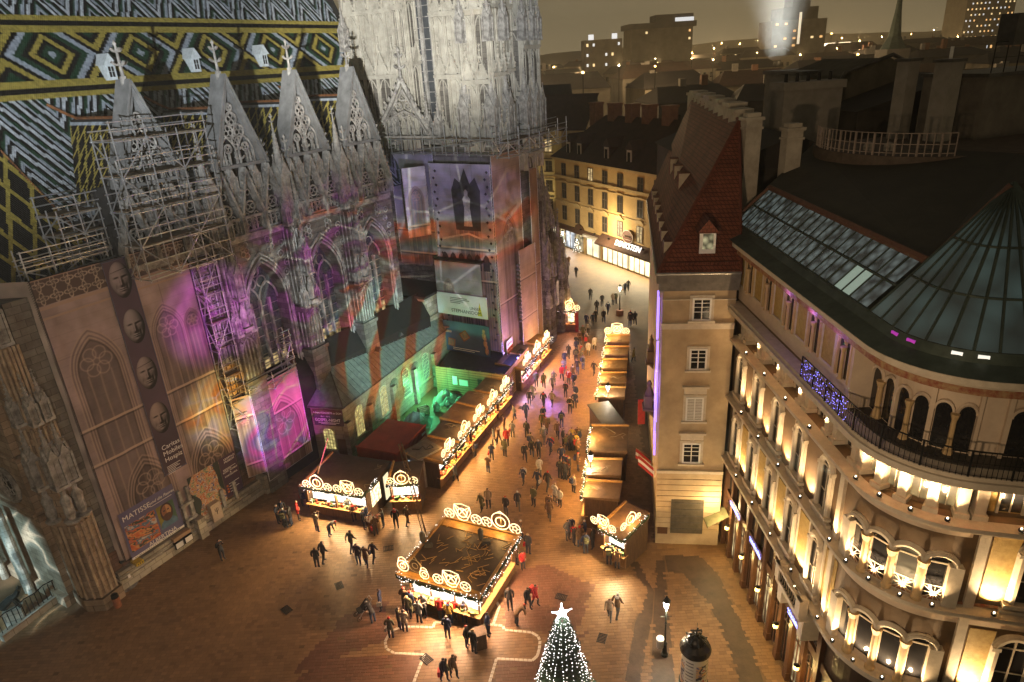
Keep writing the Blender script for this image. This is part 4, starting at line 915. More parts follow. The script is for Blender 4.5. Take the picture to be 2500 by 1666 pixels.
tower_sheet('narrow far sheet beyond the tower corner', 42.9, -7.9, 4, 1.9, 20.5, 1.0, [], 75, (.33, .21, .14), (9.0,))
tower_sheet('small sheet between the tower and the nave gables', 33.3, .2, -35, 2.2, 6.5, 14.8, [(1.1, 3.5, .6)], 76, (.4, .4, .42), (1.0,))
tb = thing('sheet_box', 'flat topped boxed step in the pale tower sheet', 'building wrap', cw(35.2, -1.0, 0), CA+R_(-90))
MB().box(0, 5.4, 0, 1.0, 12.2, 12.35).build('top_board', m_dk, tb); picture('printed_sheet', m_print, tb, 5.4, 4.8, 60, 60, wall_print(5.4, 4.8, [(1.5, 2.0, .5)], 77, GB, False, (.5,)), (0, -.02, 7.4), .01)
# advertising boards on the tower
ad = thing('advert_board', 'white appeal board with a small yellow spire on the tower sheet', 'advert board', cw(35.1, -1.0, 0), CA+R_(-90))
MB().box(0, 5.9, -.05, .02, 6.75, 9.0).build('board', mat('lilac_board', (.62, .60, .66), (.55, .53, .60), 1, .6, 0), ad)
text('lettering', 'UNSER', .42, ad, (5.15, -.07, 7.55), 90, 0, m_blackp, .003, 'RIGHT'); text('lettering', 'STEPHANSDOM', .50, ad, (5.2, -.07, 7.08), 90, 0, m_blackp, .003, 'RIGHT')
MB().wall([(4.75, 7.0), (5.3, 7.0), (5.05, 8.4)], -.062, -.056).build('spire_mark', mat('yellow_print', (.65, .55, .05), None, 2, .6, 0), ad)
t = MB()
for i, w in enumerate((2.0, 2.3, 1.6, 1.2)): t.box(1.6, 1.6+w, -.06, -.055, 8.55-i*.17, 8.61-i*.17)
t.build('small_print', m_blackp, ad)
a2 = thing('advert_board', 'dark blue circus style advert with picture cards near the street', 'advert board', cw(35.1, -1.4, 0), CA+R_(-90))
picture('printed_sheet', bl, a2, 5.5, 3.3, 60, 40, lambda X, Z: np.array((.045, .075, .17))*(.6+.8*fbm(X, Z, .8, 81, 4))[..., None]+np.array((.05, .06, .07))*np.exp(-((X-2.2)**2+(Z-2.4)**2)/1.6)[..., None], (0, 0, 2.7))
for (x, z, s_, a, c) in ((2.55, 4.6, .95, 35, (.30, .10, .05)), (.9, 3.7, .85, -8, (.32, .13, .07))):
    t = MB().obox((0, 0, 0), (s_, .02, s_)); co, si = math.cos(R_(a)), math.sin(R_(a)); t.map(lambda p, q, r: (x+p*co-r*si, -.03+q, z+p*si+r*co)); cd = t.build('picture_card', mat('card_'+str(a), c, None, 3, .6, 0), a2)
    t = MB().obox((0, -.02, 0), (s_*.8, .02, s_*.8)); t.map(lambda p, q, r: (x+p*co-r*si, -.03+q, z+p*si+r*co)); t.build('picture', mat('card_in'+str(a), (.14, .16, .14), (.35, .2, .12), 2.2, .6, 0, detail=2), cd)
t = MB().box(0, 1.0, -.04, -.03, 4.75, 4.98); t.lathe([(.36, 0), (.3, .02)], (.5, -.04, 5.3), 4); t.build('emblem', mat('round_mark', (.5, .5, .45), (.35, .05, .04), 6, .6, 0), a2)
t = MB()
for i in range(3): t.lathe([(.05, -.5), (.2, -.3), (.22, .1), (.1, .2), (.16, .3), (.17, .5), (.05, .62)], (4.85+.12*i, -.02, 5.0-i*.8), 8)
t.map(lambda x, y_, z: (x, -.03+(y_+.02)*.12, z)); t.build('printed_figure', mat('skin_print', (.45, .26, .16), (.2, .1, .06), 3, .6, 0), a2)
t = MB()
for i, w in enumerate((3.2, 2.6)): t.box(1.0, 1.0+w, -.02, -.015, 3.1-i*.18, 3.16-i*.18)
t.build('small_print', m_wht, a2)
a3 = thing('advert_board', 'small white and red company board on the street side of the tower', 'advert board', cw(36.5, -7.95, 0), CA+R_(8))
MB().box(0, 1.5, -.04, .02, 2.6, 4.0).build('board', m_wht, a3); MB().box(0, 1.5, -.05, -.04, 2.6, 3.2).build('red_panel', mat('red_print', (.36, .03, .02), None, 2, .6, 0), a3)
text('lettering', 'ELEVON', .3, a3, (.15, -.06, 3.5), 90, 0, m_blackp, .003); text('lettering', 'Gerüstbau', .28, a3, (.1, -.06, 2.8), 90, 0, m_wht, .003)
for o in list(tb.children)+[]: pass

# ================================================================== tube scaffolds: every tube and plank a piece
def scaffold(lab, u0, v0, rz, nx, ny, nz, px, py, pz, z0, seed, drop=.06, planks=True):
    rnd = random.Random(seed); r = thing('scaffold', lab, 'scaffold', cw(u0, v0, z0), CA+R_(rz))
    tm = {}
    def tube(a, b):
        a, b = Vector(a), Vector(b); L = round((b-a).length, 2)
        if L not in tm: tm[L] = MB().cyl((0, 0, -.12), (0, 0, L+.12), .042, 6).mesh('tube', m_steel)
        o = inst(tm[L], 'tube', r, a); o.rotation_euler = (b-a).to_track_quat('Z', 'Y').to_euler()
    for i in range(nx+1):
        for j in range(ny+1): tube((i*px, j*py, 0), (i*px, j*py, nz*pz+(1.0 if rnd.random() < .6 else .25)))
    for k in range(nz+1):
        z = k*pz
        for j in range(ny+1):
            for dz in (0, .55, 1.05):
                if k == nz and dz > .6 and rnd.random() < .4: continue
                if dz and j and j < ny: continue
                if rnd.random() > drop: tube((0, j*py, z+dz), (nx*px, j*py, z+dz))
        for i in range(nx+1): tube((i*px, 0, z), (i*px, ny*py, z))
        if k < nz:
            for i in range(nx):
                if rnd.random() < .7: tube((i*px, 0, z), ((i+1)*px, 0, z+pz)) if (i+k) % 2 else tube(((i+1)*px, 0, z), (i*px, 0, z+pz))
            tube((0, 0, z), (0, ny*py, z+pz)) if k % 2 else tube((0, ny*py, z), (0, 0, z+pz))
    if planks:
        pm = MB().box(0, px*.98, -.13, .13, 0, .045).mesh('plank', m_plank)
        for k in range(1, nz+1):
            for i in range(nx):
                for q in range(int(ny*py/.3)):
                    if rnd.random() < .72: inst(pm, 'plank', r, (i*px, .18+q*.3, k*pz+.05))
    return r
scaffold('tall tube scaffold wrapped round the first steep gable', 6.0, -1.9, 2, 3, 2, 4, 2.05, .95, 2.0, 19.0, 1)
scaffold('low tube scaffold standing on the roof edge behind the wrap', 3.2, .6, 4, 2, 2, 3, 1.25, .9, 1.15, 19.8, 2)
scaffold('single row of tubes above the left top edge of the wrap', .6, .2, 0, 3, 1, 1, 1.5, .8, .8, 20.1, 3, .4, False)
scaffold('slender tube tower rising beside the tall wrap edge', 10.05, -.75, 0, 1, 1, 7, 1.35, .8, 2.05, 6.3, 4, .1)
scaffold('row of tubes standing above the magenta sheet', 11.5, -1.0, 2, 2, 1, 1, 2.3, .9, 1.0, 8.0, 5, .2, False)
scaffold('thin tube frame at the corner of the magenta sheet', 15.6, -.7, 0, 1, 1, 2, .7, .7, 1.2, 8.4, 6, .2, False)
scaffold('dark scaffold gallery round the foot of the pale tower', 34.9, -8.8, -.5, 1, 9, 1, 1.2, 1.25, 1.3, 22.4, 7, .0)
scaffold('scaffold gallery along the street side of the tower', 36.2, -9.6, 0, 6, 1, 1, 2.0, 1.2, 1.3, 22.0, 8, .05)
# ================================================================== hoarding round the tower foot
m_board = stone_mat('hoarding_board', (.30, .19, .095), (.22, .135, .065), 2.4, .24, .02, .7)
hd = thing('hoarding', 'wooden board hoarding with a flat black top round the tower foot', 'hoarding', (0, 0, 0))
hp = [(-7.6, 59.7), (-.95, 56.75), (1.6, 63.0), (-1.2, 66), (-6.5, 64.2)]
MB().prism(hp, 2.5, 2.56).build('top', m_dk, hd)
for (a, b_) in ((0, 1), (1, 2)):
    a, b_ = Vector(hp[a]), Vector(hp[b_]); L = (b_-a).length; rz = math.atan2(b_.y-a.y, b_.x-a.x)
    pl = MB().box(0, L, -.03, .03, 0, .235).mesh('board', m_board)
    for i in range(12): o = inst(pl, 'board', hd, (a.x, a.y, .02+i*.25), rz+random.uniform(-.002, .002))
    for i in range(int(L/1.6)+1): inst(MB().box(-.05, .05, .03, .13, 0, 3.05).mesh('post', m_plank), 'post', hd, (a.x+(b_.x-a.x)*i*1.6/L, a.y+(b_.y-a.y)*i*1.6/L, 0), rz)
for x, c in ((.25, m_wht), (.35, m_wht), (.62, m_dk), (.72, m_dk)):
    a, b_ = Vector(hp[0]), Vector(hp[1]); p = a+(b_-a)*x; rz = math.atan2(b_.y-a.y, b_.x-a.x)
    w = .9 if c is m_wht and x > .3 else .5; tag(MB().box(0, w, -.07, -.04, 1.3, 2.2 if w < .6 else 1.9).build('notice', c, hd, (p.x, p.y, 0), rz))
# ================================================================== sacristy chapel between the cathedral and the yard
m_slate = mat('slate_roof', (.21, .23, .21), (.12, .13, .12), 2.5, .42, .3, .1)
m_chst = stone_mat('chapel_stone', (.30, .255, .19), (.20, .17, .125), .9, .4)
ch = thing('sacristy', 'low stone sacristy with a ribbed metal hipped roof and leaded windows', 'chapel', CO, CA)
pl_ = [(16.9, -.8), (17.7, -3.5), (35.6, -1.55), (36, 2), (17.2, .2)]
MB().prism(pl_, 0, 4.9).build('wall', m_chst, ch)
t = MB()
E1, E2, E3, R1, R2, B1 = (17.6, -3.75, 5.0), (35.8, -1.75, 5.0), (16.6, -.8, 5.0), (19.8, -.55, 7.3), (35.6, 1.3, 7.3), (17.0, .3, 5.0)
t.add([E1, E2, E3, R1, R2, B1, (36.0, 3.2, 5.0)], [(0, 1, 4, 3), (2, 0, 3), (5, 2, 3), (5, 3, 4, 6), (0, 2, 5, 6, 1)])
rf_ = t.build('roof', m_slate, ch)
seam = mat('roof_seam', (.26, .28, .27), None, 5, .35, .1, .5)
e1, e2, r1, r2 = map(Vector, (E1, E2, R1, R2))
for i in range(31):
    k = i/30; a = e1+(e2-e1)*k; q = k*18.3
    b_ = r1+(r2-r1)*min(1, (q-2.3)/15.9) if q >= 2.3 else e1+(r1-e1)*max(.06, q/2.3)
    nrm = Vector((0, -.62, .78))*.04; MB().tube([a+nrm, b_+nrm], .032, 4).build('seam', seam, rf_)
m_tiles2 = mat('slate_course', (.10, .11, .10), None, 3, .5)
t = MB().tube([E1, E2], .07, 5).tube([E1, E3], .07, 5).tube([R1, R2], .06, 5).tube([E1, R1], .045, 5); t.build('gutter', m_lead, rf_)
for k in (.30, .50, .72):
    p = e1+(e2-e1)*k+(r1-e1)*.55+Vector((1.0, .25, .28)); v_ = MB().wall([(-.28, 0), (.28, 0), (0, .36)], -.35, .7); v_.build('roof_vent', m_lead, rf_, p)
c_ = MB().box(-.35, .35, -.3, .3, -.4, .75).box(-.42, .42, -.37, .37, .75, .88); c_.box(-.3, .3, -.25, .25, .88, 1.0); c_.build('chimney', mat('blue_chimney', (.35, .36, .42), None, 3, .7), rf_, (25.4, .1, 7.1))
m_yel = window_glow('yellow_pane', (.95, .78, .28), 1.0, 3.2, .35)
m_lat = mat('window_lattice', (.45, .40, .28), None, 4, .6, .1)
def arched_window(parent, x, y, z, w, h, rz, pane, frame, nx=3, nz=6, th=.03, name='window'):
    p = MB().wall([(-w/2, 0), (w/2, 0)]+arc(0, h-w/2*.5, w/2, 0, 180, 6)[0:0]+[(w/2*math.cos(R_(a)), h-w*.3+w*.3*math.sin(R_(a))) for a in range(0, 181, 30)], -.03, .05)
    o = p.build(name, pane, parent, (x, y, z), rz); t = MB()
    for i in range(nx+1): q = -w/2+w*i/nx; t.box(q-th/2, q+th/2, -.07, -.031, 0, h-(.0 if 0 < i < nx else w*.3))
    for i in range(nz+1): q = (h-w*.25)*i/nz; t.box(-w/2, w/2, -.06, -.031, q-th/2, q+th/2)
    t.tube([(w/2*math.cos(R_(a)), -.05, h-w*.3+w*.3*math.sin(R_(a))) for a in range(0, 181, 30)], .05, 4); t.box(-w/2-.1, w/2+.1, -.14, .0, -.14, -.02)
    t.build('window_frame', frame, o); return o
slope = math.atan2(1.95, 17.9)
for i, (k, pane) in enumerate(((1.9, m_yel), (5.6, m_yel), (9.3, m_glass_dk), (13.0, m_glass_dk))): arched_window(ch, 17.7+k*math.cos(slope), -3.5+k*math.sin(slope), 1.5, 1.05, 2.7, slope, pane, m_lat, 4, 7)
dd = math.atan2(-2.7, .8)
for k, pane in ((3.75, 0), (7.45, 0), (11.15, 0)): MB().wall([(-.65, 0), (.65, 0)]+[(.65*math.cos(R_(a)), 2.2+.6*math.sin(R_(a))) for a in range(0, 181, 30)], -.04, .05).build('blind_arch', m_sd, ch, (17.7+k*math.cos(slope), -3.5+k*math.sin(slope), 1.3), slope)
for k in (.15, 3.3, 7.0, 10.7, 14.5): MB().box(-.28, .28, -.35, .1, 0, 3.6).build('buttress', m_chst, ch, (17.7+k*math.cos(slope), -3.5+k*math.sin(slope), 0), slope)
MB().box(0, 18, -.12, 0, 1.0, 1.25).build('string_course', m_chst, ch, (17.7, -3.5, 0), slope)
arched_window(ch, 17.25, -2.0, 1.0, .95, 2.0, dd, m_yel, m_lat, 4, 6)
MB().box(-.4, .4, -.08, .05, 0, 2.0).build('door', mat('oak_door', (.14, .07, .035)), ch, (17.56, -3.05, 0), dd)
bn = thing('concert_banner', 'concert banner with white lettering under the eaves of the sacristy', 'banner', cw(16.86, -1.0, 3.0), CA+dd); bn.scale = (.78, .9, .9)
MB().box(.05, 3.4, -.07, -.03, .35, 1.45).build('sheet', mat('navy_banner', (.075, .05, .07), (.05, .035, .05), 2, .7, .1), bn); MB().box(.05, 3.4, -.065, -.03, 1.45, 1.95).build('sheet', mat('maroon_banner', (.12, .05, .05), None, 2, .7, .1), bn)
text('lettering', 'Advent-KONZERTE im DOM', .26, bn, (.12, -.09, 1.56), 90, 0, m_wht, .003); text('lettering', 'GOSPEL-NIGHT', .42, bn, (.16, -.09, .78), 90, 0, m_wht, .003); text('lettering', '26.11. - 20.12.', .19, bn, (.9, -.09, 1.22), 90, 0, m_wht, .003)
t = MB().box(.5, 2.9, -.085, -.08, .62, .66).box(.8, 2.5, -.085, -.08, .5, .54); t.build('small_print', m_wht, bn)
# walls of the yard, green lit
yd = tag(MB().box(0, 12, -.1, .1, 0, .5).build('yard_wall', m_chst, None, cw(20, -9.0, 0), CA+R_(4)), 'low stone wall at the back of the left row of stalls', 'wall')
m_green = mat('tarpaulin', (.20, .24, .21), (.12, .15, .13), 2, .45, .4)
for (x, y, l) in ((-9.0, 54.0, 'crumpled tarpaulin heaped in the green lit yard near the container'), (-6.6, 58.0, 'tarpaulin over goods in the green lit yard by the hoarding')):
    t = MB(); rnd = random.Random(x); n = 9
    for i in range(n):
        for j in range(n): t.v.append(((i-4)*.34, (j-4)*.28, max(0, 1.1-.06*((i-4)**2+(j-4)**2))*(.6+.7*rnd.random())))
    for i in range(n-1):
        for j in range(n-1): t.f.append((i*n+j, (i+1)*n+j, (i+1)*n+j+1, i*n+j+1)); t.m.append(0)
    tag(t.build('tarpaulin', m_green, None, (x, y, 0)), l, 'tarpaulin')
gb = mat('rubbish_bag', (.30, .34, .32), (.10, .12, .11), 4, .3, .4)
rnd = random.Random(5)
for i in range(12):
    t = MB(); t.lathe([(.05, 0), (.30, .08), (.34, .25), (.2, .45), (.06, .55), (.1, .62)], n=7); t.map(lambda x, y, z: (x+rnd.uniform(-.05, .05), y+rnd.uniform(-.05, .05), z))
    tag(t.build('rubbish_bag', gb, None, (-6.4+rnd.uniform(-1.2, 1.2), 56.2+rnd.uniform(-.9, .9), rnd.choice((0, 0, .35)))), 'pale rubbish bag in the heap lit green behind the stalls', 'bag', 'rubbish bags heaped in the yard')
cr_ = mat('yard_crate', (.28, .22, .13), None, 4, .7)
for i, (x, y) in enumerate(((-5.2, 55.0), (-8.6, 55.6), (-5.0, 57.0))):
    b = thing('crate', ('slatted crate next to the rubbish bags', 'slatted crate behind the heaped tarpaulin', 'slatted crate close to the hoarding')[i], 'crate', (x, y, 0), i*.5)
    for k in range(4): inst(MB().box(-.5, .5, -.35, -.31, k*.2, k*.2+.15).box(-.5, .5, .31, .35, k*.2, k*.2+.15).mesh('slat', cr_), 'slat', b)
    MB().box(-.5, -.46, -.31, .31, 0, .8).box(.46, .5, -.31, .31, 0, .8).box(-.45, .45, -.3, .3, 0, .05).build('frame', cr_, b)
point('yard_lamp', (-8.2, 57.6, 2.0), 340, (.13, 1.0, .40), .12); point('yard_lamp', (-5.4, 54.0, 1.4), 90, (.10, 1.0, .4), .1)
# red container and a small flat-roofed shed
m_red = mat('red_container', (.38, .05, .025), (.26, .035, .02), 1.4, .5, .1)
cn = thing('container', 'red steel container behind the wide stall', 'container', (-12.77, 46.28, 0), math.atan2(44.82-46.28, -9.39+12.77))
L, W = 3.68, 5.0
MB().box(0, L, 0, W-.4, .1, 2.5).build('body', m_red, cn); t = MB()
for i in range(18): t.box(.05+i*.2, .16+i*.2, -.04, 0, .2, 2.45)
for i in range(22): t.box(L, L+.04, .1+i*.2, .21+i*.2, .2, 2.45)
t.box(-.04, L+.05, -.06, .02, 2.45, 2.6).box(-.04, L+.05, -.06, .02, 0, .15).box(L, L+.06, 0, W-.4, 2.45, 2.6); t.build('corrugation', m_red, cn)
MB().box(L-.02, L+.05, W-1.2, W-.6, 1.9, 2.1).build('plate', m_wht, cn)
sh_ = thing('shed', 'grey site hut with a lit window beside the thin lattice mast', 'hut', (-8.87, 44.74, 0), math.atan2(43.35-44.74, -7.52+8.87))
MB().box(.1, 1.8, .1, 2.1, 0, 2.65).build('wall', mat('grey_hut', (.36, .33, .28), None, 2, .7), sh_); MB().box(0, 1.94, 0, 2.3, 2.65, 2.8).build('roof', mat('felt_roof', (.19, .165, .13), (.12, .10, .08), 3, .6), sh_)
q = MB().box(.5, 1.3, .05, .1, 1.3, 2.1).build('window', glow('cold_window', (.55, .75, .9), 1.4), sh_); MB().box(.45, 1.35, .02, .05, 1.25, 1.3).box(.45, .5, .02, .05, 1.25, 2.15).box(.88, .92, .02, .05, 1.3, 2.1).build('window_frame', m_wht, q)
t = MB(); t.tube([(.4, .6, 2.83), (.9, .9, 2.84), (.7, 1.4, 2.83), (1.3, 1.2, 2.84), (1.5, 1.8, 2.83), (1.0, 1.9, 2.83), (1.2, 1.4, 2.84)], .03, 4); t.build('cable', m_blackp, sh_)
# lattice mast (tilting hoist) in front of the kiosk
ms = thing('lattice_mast', 'thin leaning lattice mast rising between the kiosk and the square stall', 'mast', (-6.55, 37.2, 0))
top = Vector((-1.15, 1.3, 7.2)); t = MB()
for dx, dy in ((-.13, -.13), (.13, -.13), (0, .15)): t.tube([(dx, dy, 0), (top.x+dx, top.y+dy, top.z)], .028, 4)
m_rust = mat('rusty_mast', (.20, .12, .07), None, 6, .6, .1, .3); t.build('rail', m_rust, ms); t = MB()
for i in range(26):
    a = top*(i/26); b = top*((i+1)/26)
    t.tube([(a.x-.13, a.y-.13, a.z), (b.x+.13, b.y-.13, b.z)], .016, 3).tube([(a.x+.13, a.y-.13, a.z), (b.x, b.y+.15, b.z)], .016, 3).tube([(a.x, a.y+.15, a.z), (b.x-.13, b.y-.13, b.z)], .016, 3)
t.build('lacing', m_rust, ms)

# ================================================================== Christmas market: light ornaments, garlands, stalls
m_neon = glow('light_rope', (1.0, .76, .40), 1.9); m_bulb = glow('fairy_bulb', (1.0, .93, .85), 5.0); m_bulb2 = glow('warm_bulb', (1.0, .72, .38), 6.0)
m_garl = mat('fir_garland', (.03, .05, .02), (.015, .025, .012), 12, .8, .3)
m_inside = window_glow('lit_counter', (1.0, .72, .36), 4.0, 4.5, .22); m_inside_w = window_glow('lit_counter_white', (1.0, .90, .70), 4.2, 6, .25)
m_wood = mat('stall_board', (.22, .115, .045), (.13, .065, .026), 2, .65, .3, stretch=(5, 5, .8)); m_woodd = mat('dark_stall_board', (.10, .055, .028), (.055, .03, .017), 2, .65, .3, stretch=(5, 5, .8))
m_felt = mat('roof_felt', (.20, .125, .07), (.11, .07, .04), 1.3, .5, .35); m_ridge = mat('ridge_board', (.42, .24, .08), (.28, .15, .05), 4, .55, .2)
m_frame = mat('ornament_frame', (.3, .25, .18), None, 5, .5, 0)
def ornament_mesh(kind):
    """a crowned ball between two smaller balls, all of light rope"""
    b = MB(); r = .028
    if kind < 2:
        b.tube(ringpts((0, 0, .62), .34, 18), r, 5, True); n = 18
        if kind == 0:
            b.tube([(-.34, 0, .62), (-.55, 0, 1.18), (0, 0, 1.3), (.55, 0, 1.18), (.34, 0, .62)], r, 5); b.tube([(-.55, 0, 1.18), (-.62, 0, .75), (-.3, 0, .12), (0, 0, .02), (.3, 0, .12), (.62, 0, .75), (.55, 0, 1.18)], r, 5)
            b.tube([(-.5, 0, 1.12), (-.1, 0, .85), (.4, 0, .25)], r*.8, 5).tube([(.5, 0, 1.12), (.1, 0, .85), (-.4, 0, .25)], r*.8, 5)
        else: b.tube(ringpts((0, 0, .68), .62, 22), r, 5, True).tube([(-.25, 0, 1.25), (0, 0, 1.42), (.25, 0, 1.25)], r, 5)
        for s in (-1, 1):
            b.tube(ringpts((s*.98, 0, .36), .36, 16), r, 5, True).tube(ringpts((s*.98, 0, .36), .15, 10), r*.8, 5, True)
            for a in range(5): b.tube([(s*.98+.15*math.cos(a*1.257), 0, .36+.15*math.sin(a*1.257)), (s*.98+.36*math.cos(a*1.257), 0, .36+.36*math.sin(a*1.257))], r*.7, 4)
    else:
        b.tube(ringpts((0, 0, .42), .40, 16), r, 5, True).tube(ringpts((0, 0, .42), .2, 12), r*.8, 5, True).tube([(-.4, 0, .42), (-.22, 0, 1.0), (0, 0, 1.1), (.22, 0, 1.0), (.4, 0, .42)], r, 5)
    return b
ORN = [ornament_mesh(k).mesh('light_tube', m_neon) for k in range(3)]
ofr = MB().tube([(-1.3, .06, .0), (1.3, .06, .0)], .03, 4).tube([(-.98, .06, 0), (-.98, .06, .7)], .02, 4).tube([(0, .06, 0), (0, .06, 1.2)], .02, 4).tube([(.98, .06, 0), (.98, .06, .7)], .02, 4).mesh('bracket', m_frame)
ofr2 = MB().tube([(-.3, .06, .0), (.3, .06, .0)], .03, 4).tube([(0, .06, 0), (0, .06, 1.0)], .02, 4).mesh('bracket', m_frame)
def ornament(x, y, z, rz, kind, label, tilt=0, sc=1.0):
    o = thing('light_ornament', label, 'light ornament', (x, y, z), rz, 'glowing crowned ball ornaments on the stall roofs')
    inst(ORN[kind], 'light_tube', o); inst(ofr2 if kind == 2 else ofr, 'bracket', o); o.rotation_euler = (tilt, 0, rz); o.scale = (sc, sc, sc); point('ornament_light', (x, y, z+.75*sc), 70 if kind < 2 else 35, (1, .52, .15), .35); return o
def garland(parent, a, b, seed=1, dens=26, sag=0.05, r=.021, m=None, w=.12):
    """fir garland with fairy lights from a to b, in the parent's axes"""
    a, b = Vector(a), Vector(b); L = (b-a).length; n = max(2, int(L/.25)); rnd = random.Random(seed)
    pts = [a+(b-a)*(i/n)+Vector((rnd.uniform(-.03, .03), rnd.uniform(-.03, .03), rnd.uniform(-.05, .05))) for i in range(n+1)]
    g_ = MB().tube(pts, .10, 5).build('garland', m_garl, parent); t = MB()
    for i in range(int(L*dens*.62)):
        p = a+(b-a)*rnd.random()+Vector((rnd.gauss(0, w*.5), rnd.gauss(0, w*.5), rnd.gauss(0, w))); t.blob(p, r*rnd.uniform(.7, 1.3))
    tag(t.build('bulb', m or m_bulb, g_), kind='stuff'); return g_
def goods_mb(L, d, seed, z):
    rnd = random.Random(seed); t = MB()
    for i in range(int(L*9)):
        x = rnd.uniform(.1, L-.1); y = rnd.uniform(.02, d); s = rnd.uniform(.05, .13)
        t.box(x-s, x+s, y-s*.6, y+s*.6, z, z+rnd.uniform(.06, .28), rnd.randrange(4))
    return t
GOODS = [mat('goods_red', (.40, .06, .03), None, 5, .6, 0), mat('goods_gold', (.5, .33, .09), None, 5, .5, 0), mat('goods_green', (.08, .16, .06), None, 5, .6, 0), mat('goods_white', (.55, .5, .42), None, 5, .6, 0)]
def stall(label, x, y, rz, L, D, h=2.35, rise=.28, light=60, roofm=None, group='stalls in the rows of the market', fr_lights=True, col=(1.0, .55, .20), inside=None, shut=False, overhang=.3, gold=True, sides=False):
    """local x along the counter, y from the counter to the back"""
    s = thing('market_stall', label, 'market stall', (x, y, 0), rz, group)
    MB().box(0, L, .05, .1, .05, .95).build('front_panel', m_wood, s)
    t = MB().box(0, .06, .1, D, .05, h).box(L-.06, L, .1, D, .05, h).box(.06, L-.06, D-.06, D, .05, h+.0).box(0, L, .1, D, 0, .05); t.build('wall', m_woodd, s)
    for px in (.05, L-.05): MB().box(px-.05, px+.05, .02, .1, .95, h).build('post', m_wood, s)
    MB().box(-.03, L+.03, -.22, .28, .95, 1.0).build('counter', m_ridge, s)
    if not shut:
        MB().box(.1, L-.1, .58, .62, 1.0, h-.05).build('lit_interior', inside or m_inside, s)
        goods_mb(L, .3, sum(map(ord, label)), 1.0).build('goods', GOODS, s, (0, -.1, 0))['kind'] = 'stuff'
        gl_ = MB(); rnd = random.Random(len(label))
        for i in range(int(L*5)): gl_.blob((rnd.uniform(.1, L-.1), rnd.uniform(.12, .3), h-rnd.uniform(.1, .7)), rnd.uniform(.04, .08), rnd.randrange(4))
        gl_.build('hanging_goods', GOODS, s)['kind'] = 'stuff'
        la = bpy.data.lights.new('stall_lamp', 'AREA'); la.shape = 'RECTANGLE'; la.size = L*.8; la.size_y = .25; la.energy = light; la.color = col
        lo_ = bpy.data.objects.new('stall_lamp', la); COL.objects.link(lo_); lo_.parent = s; lo_.location = (L/2, .15, h-.12); lo_.rotation_euler = (R_(42), 0, 0); lo_.rotation_euler = (R_(-42), 0, 0)
    r = MB(); o_ = overhang; r.prism([(-.06, -o_), (L+.06, -o_), (L+.06, D+.1), (-.06, D+.1)], h+.0, [h+.12, h+.12, h+.12+rise, h+.12+rise]); ro_ = r.build('roof', roofm or m_felt, s)
    if gold:
        t = MB().box(-.08, .06, -o_-.02, D+.1, h+.1, h+.26); t.v = [(a, b, c+rise*max(0, (b+o_)/(D+.1+o_))) for a, b, c in t.v]; t.build('ridge_board', m_ridge, ro_)
    rnd = random.Random(int(x*10)+3); t = MB()
    for i in range(2):
        p = Vector((rnd.uniform(.2, L-.2), rnd.uniform(.2, D-.5), 0)); pts = []
        for j in range(6): pts.append((p.x, p.y, h+.15+rise*(p.y+o_)/(D+o_))); p = Vector((min(L-.1, max(.1, p.x+rnd.uniform(-.5, .5))), min(D-.1, max(.1, p.y+rnd.uniform(-.5, .5))), 0))
        t.tube(pts, .018, 3)
    t.build('cable', m_frame, ro_)
    if fr_lights: garland(s, (-.05, -o_-.05, h+.08), (L+.05, -o_-.05, h+.08), int(x*7), 34 if not shut else 14)
    return s
# -- left row, its counters facing the street
d1 = math.atan2(23.54, 10.13); nx_ = 9; step = 25.6/nx_
names = ['dark end stall of the left row, nearest the red container', 'left row stall with toys beside the end stall', 'left row stall facing the walking couple', 'left row stall with hanging bunches of goods', 'left row stall opposite the street lamp', 'left row stall after a narrow dark gap', 'left row stall washed by blue light', 'left row stall next to the blue lit one', 'last stall of the left row before the tower foot']
for i in range(nx_):
    if i == 5: continue
    bx, by = -6.05+math.cos(d1)*step*i, 43.4+math.sin(d1)*step*i
    s = stall(names[i], bx, by, d1, step-(.12, .3, .14, .42)[i % 4], (2.6, 2.35, 2.75)[i % 3], 2.3+(0, .12, -.06, .05)[i % 4], (.25, .12, .34)[i % 3], 130, (None, mat('grey_felt', (.13, .105, .08), (.08, .06, .045), 1.6, .55, .35), mat('tan_felt', (.24, .15, .075), (.14, .085, .045), 1.1, .5, .3))[i % 3], col=(.62, .45, 1.0) if i in (6,) else (1.0, .54, .18), inside=m_inside_w if i in (0, 4) else None, overhang=.35)
    mx_, my_ = bx+math.cos(d1)*step*.5+.1, by+math.sin(d1)*step*.5-.05
    ornament(mx_-.0, my_+.12, 2.5, d1, 1 if i % 2 else 0, 'crowned light ornament over the '+names[i].replace('left row ', 'left row '), 0, .82)
bl_ = (-6.05+math.cos(d1)*step*6.5+.4, 43.4+math.sin(d1)*step*6.5); point('blue_lamp', (bl_[0]-1.2, bl_[1], 3.0), 420, (.28, .22, 1.0), .1); point('blue_lamp', (3.6, 60.5, 2.6), 420, (.45, .20, 1.0), .1)
t = thing('stage_lamp', 'small blue stage lamp on a stall roof of the left row', 'lamp', (bl_[0]-1.2, bl_[1], 2.72)); MB().lathe([(.12, 0), (.12, .16), (.05, .2)]).build('housing', m_iron, t); MB().blob((0, 0, .3), .1).build('bulb', glow('blue_bulb', (.35, .3, 1), 9), t)
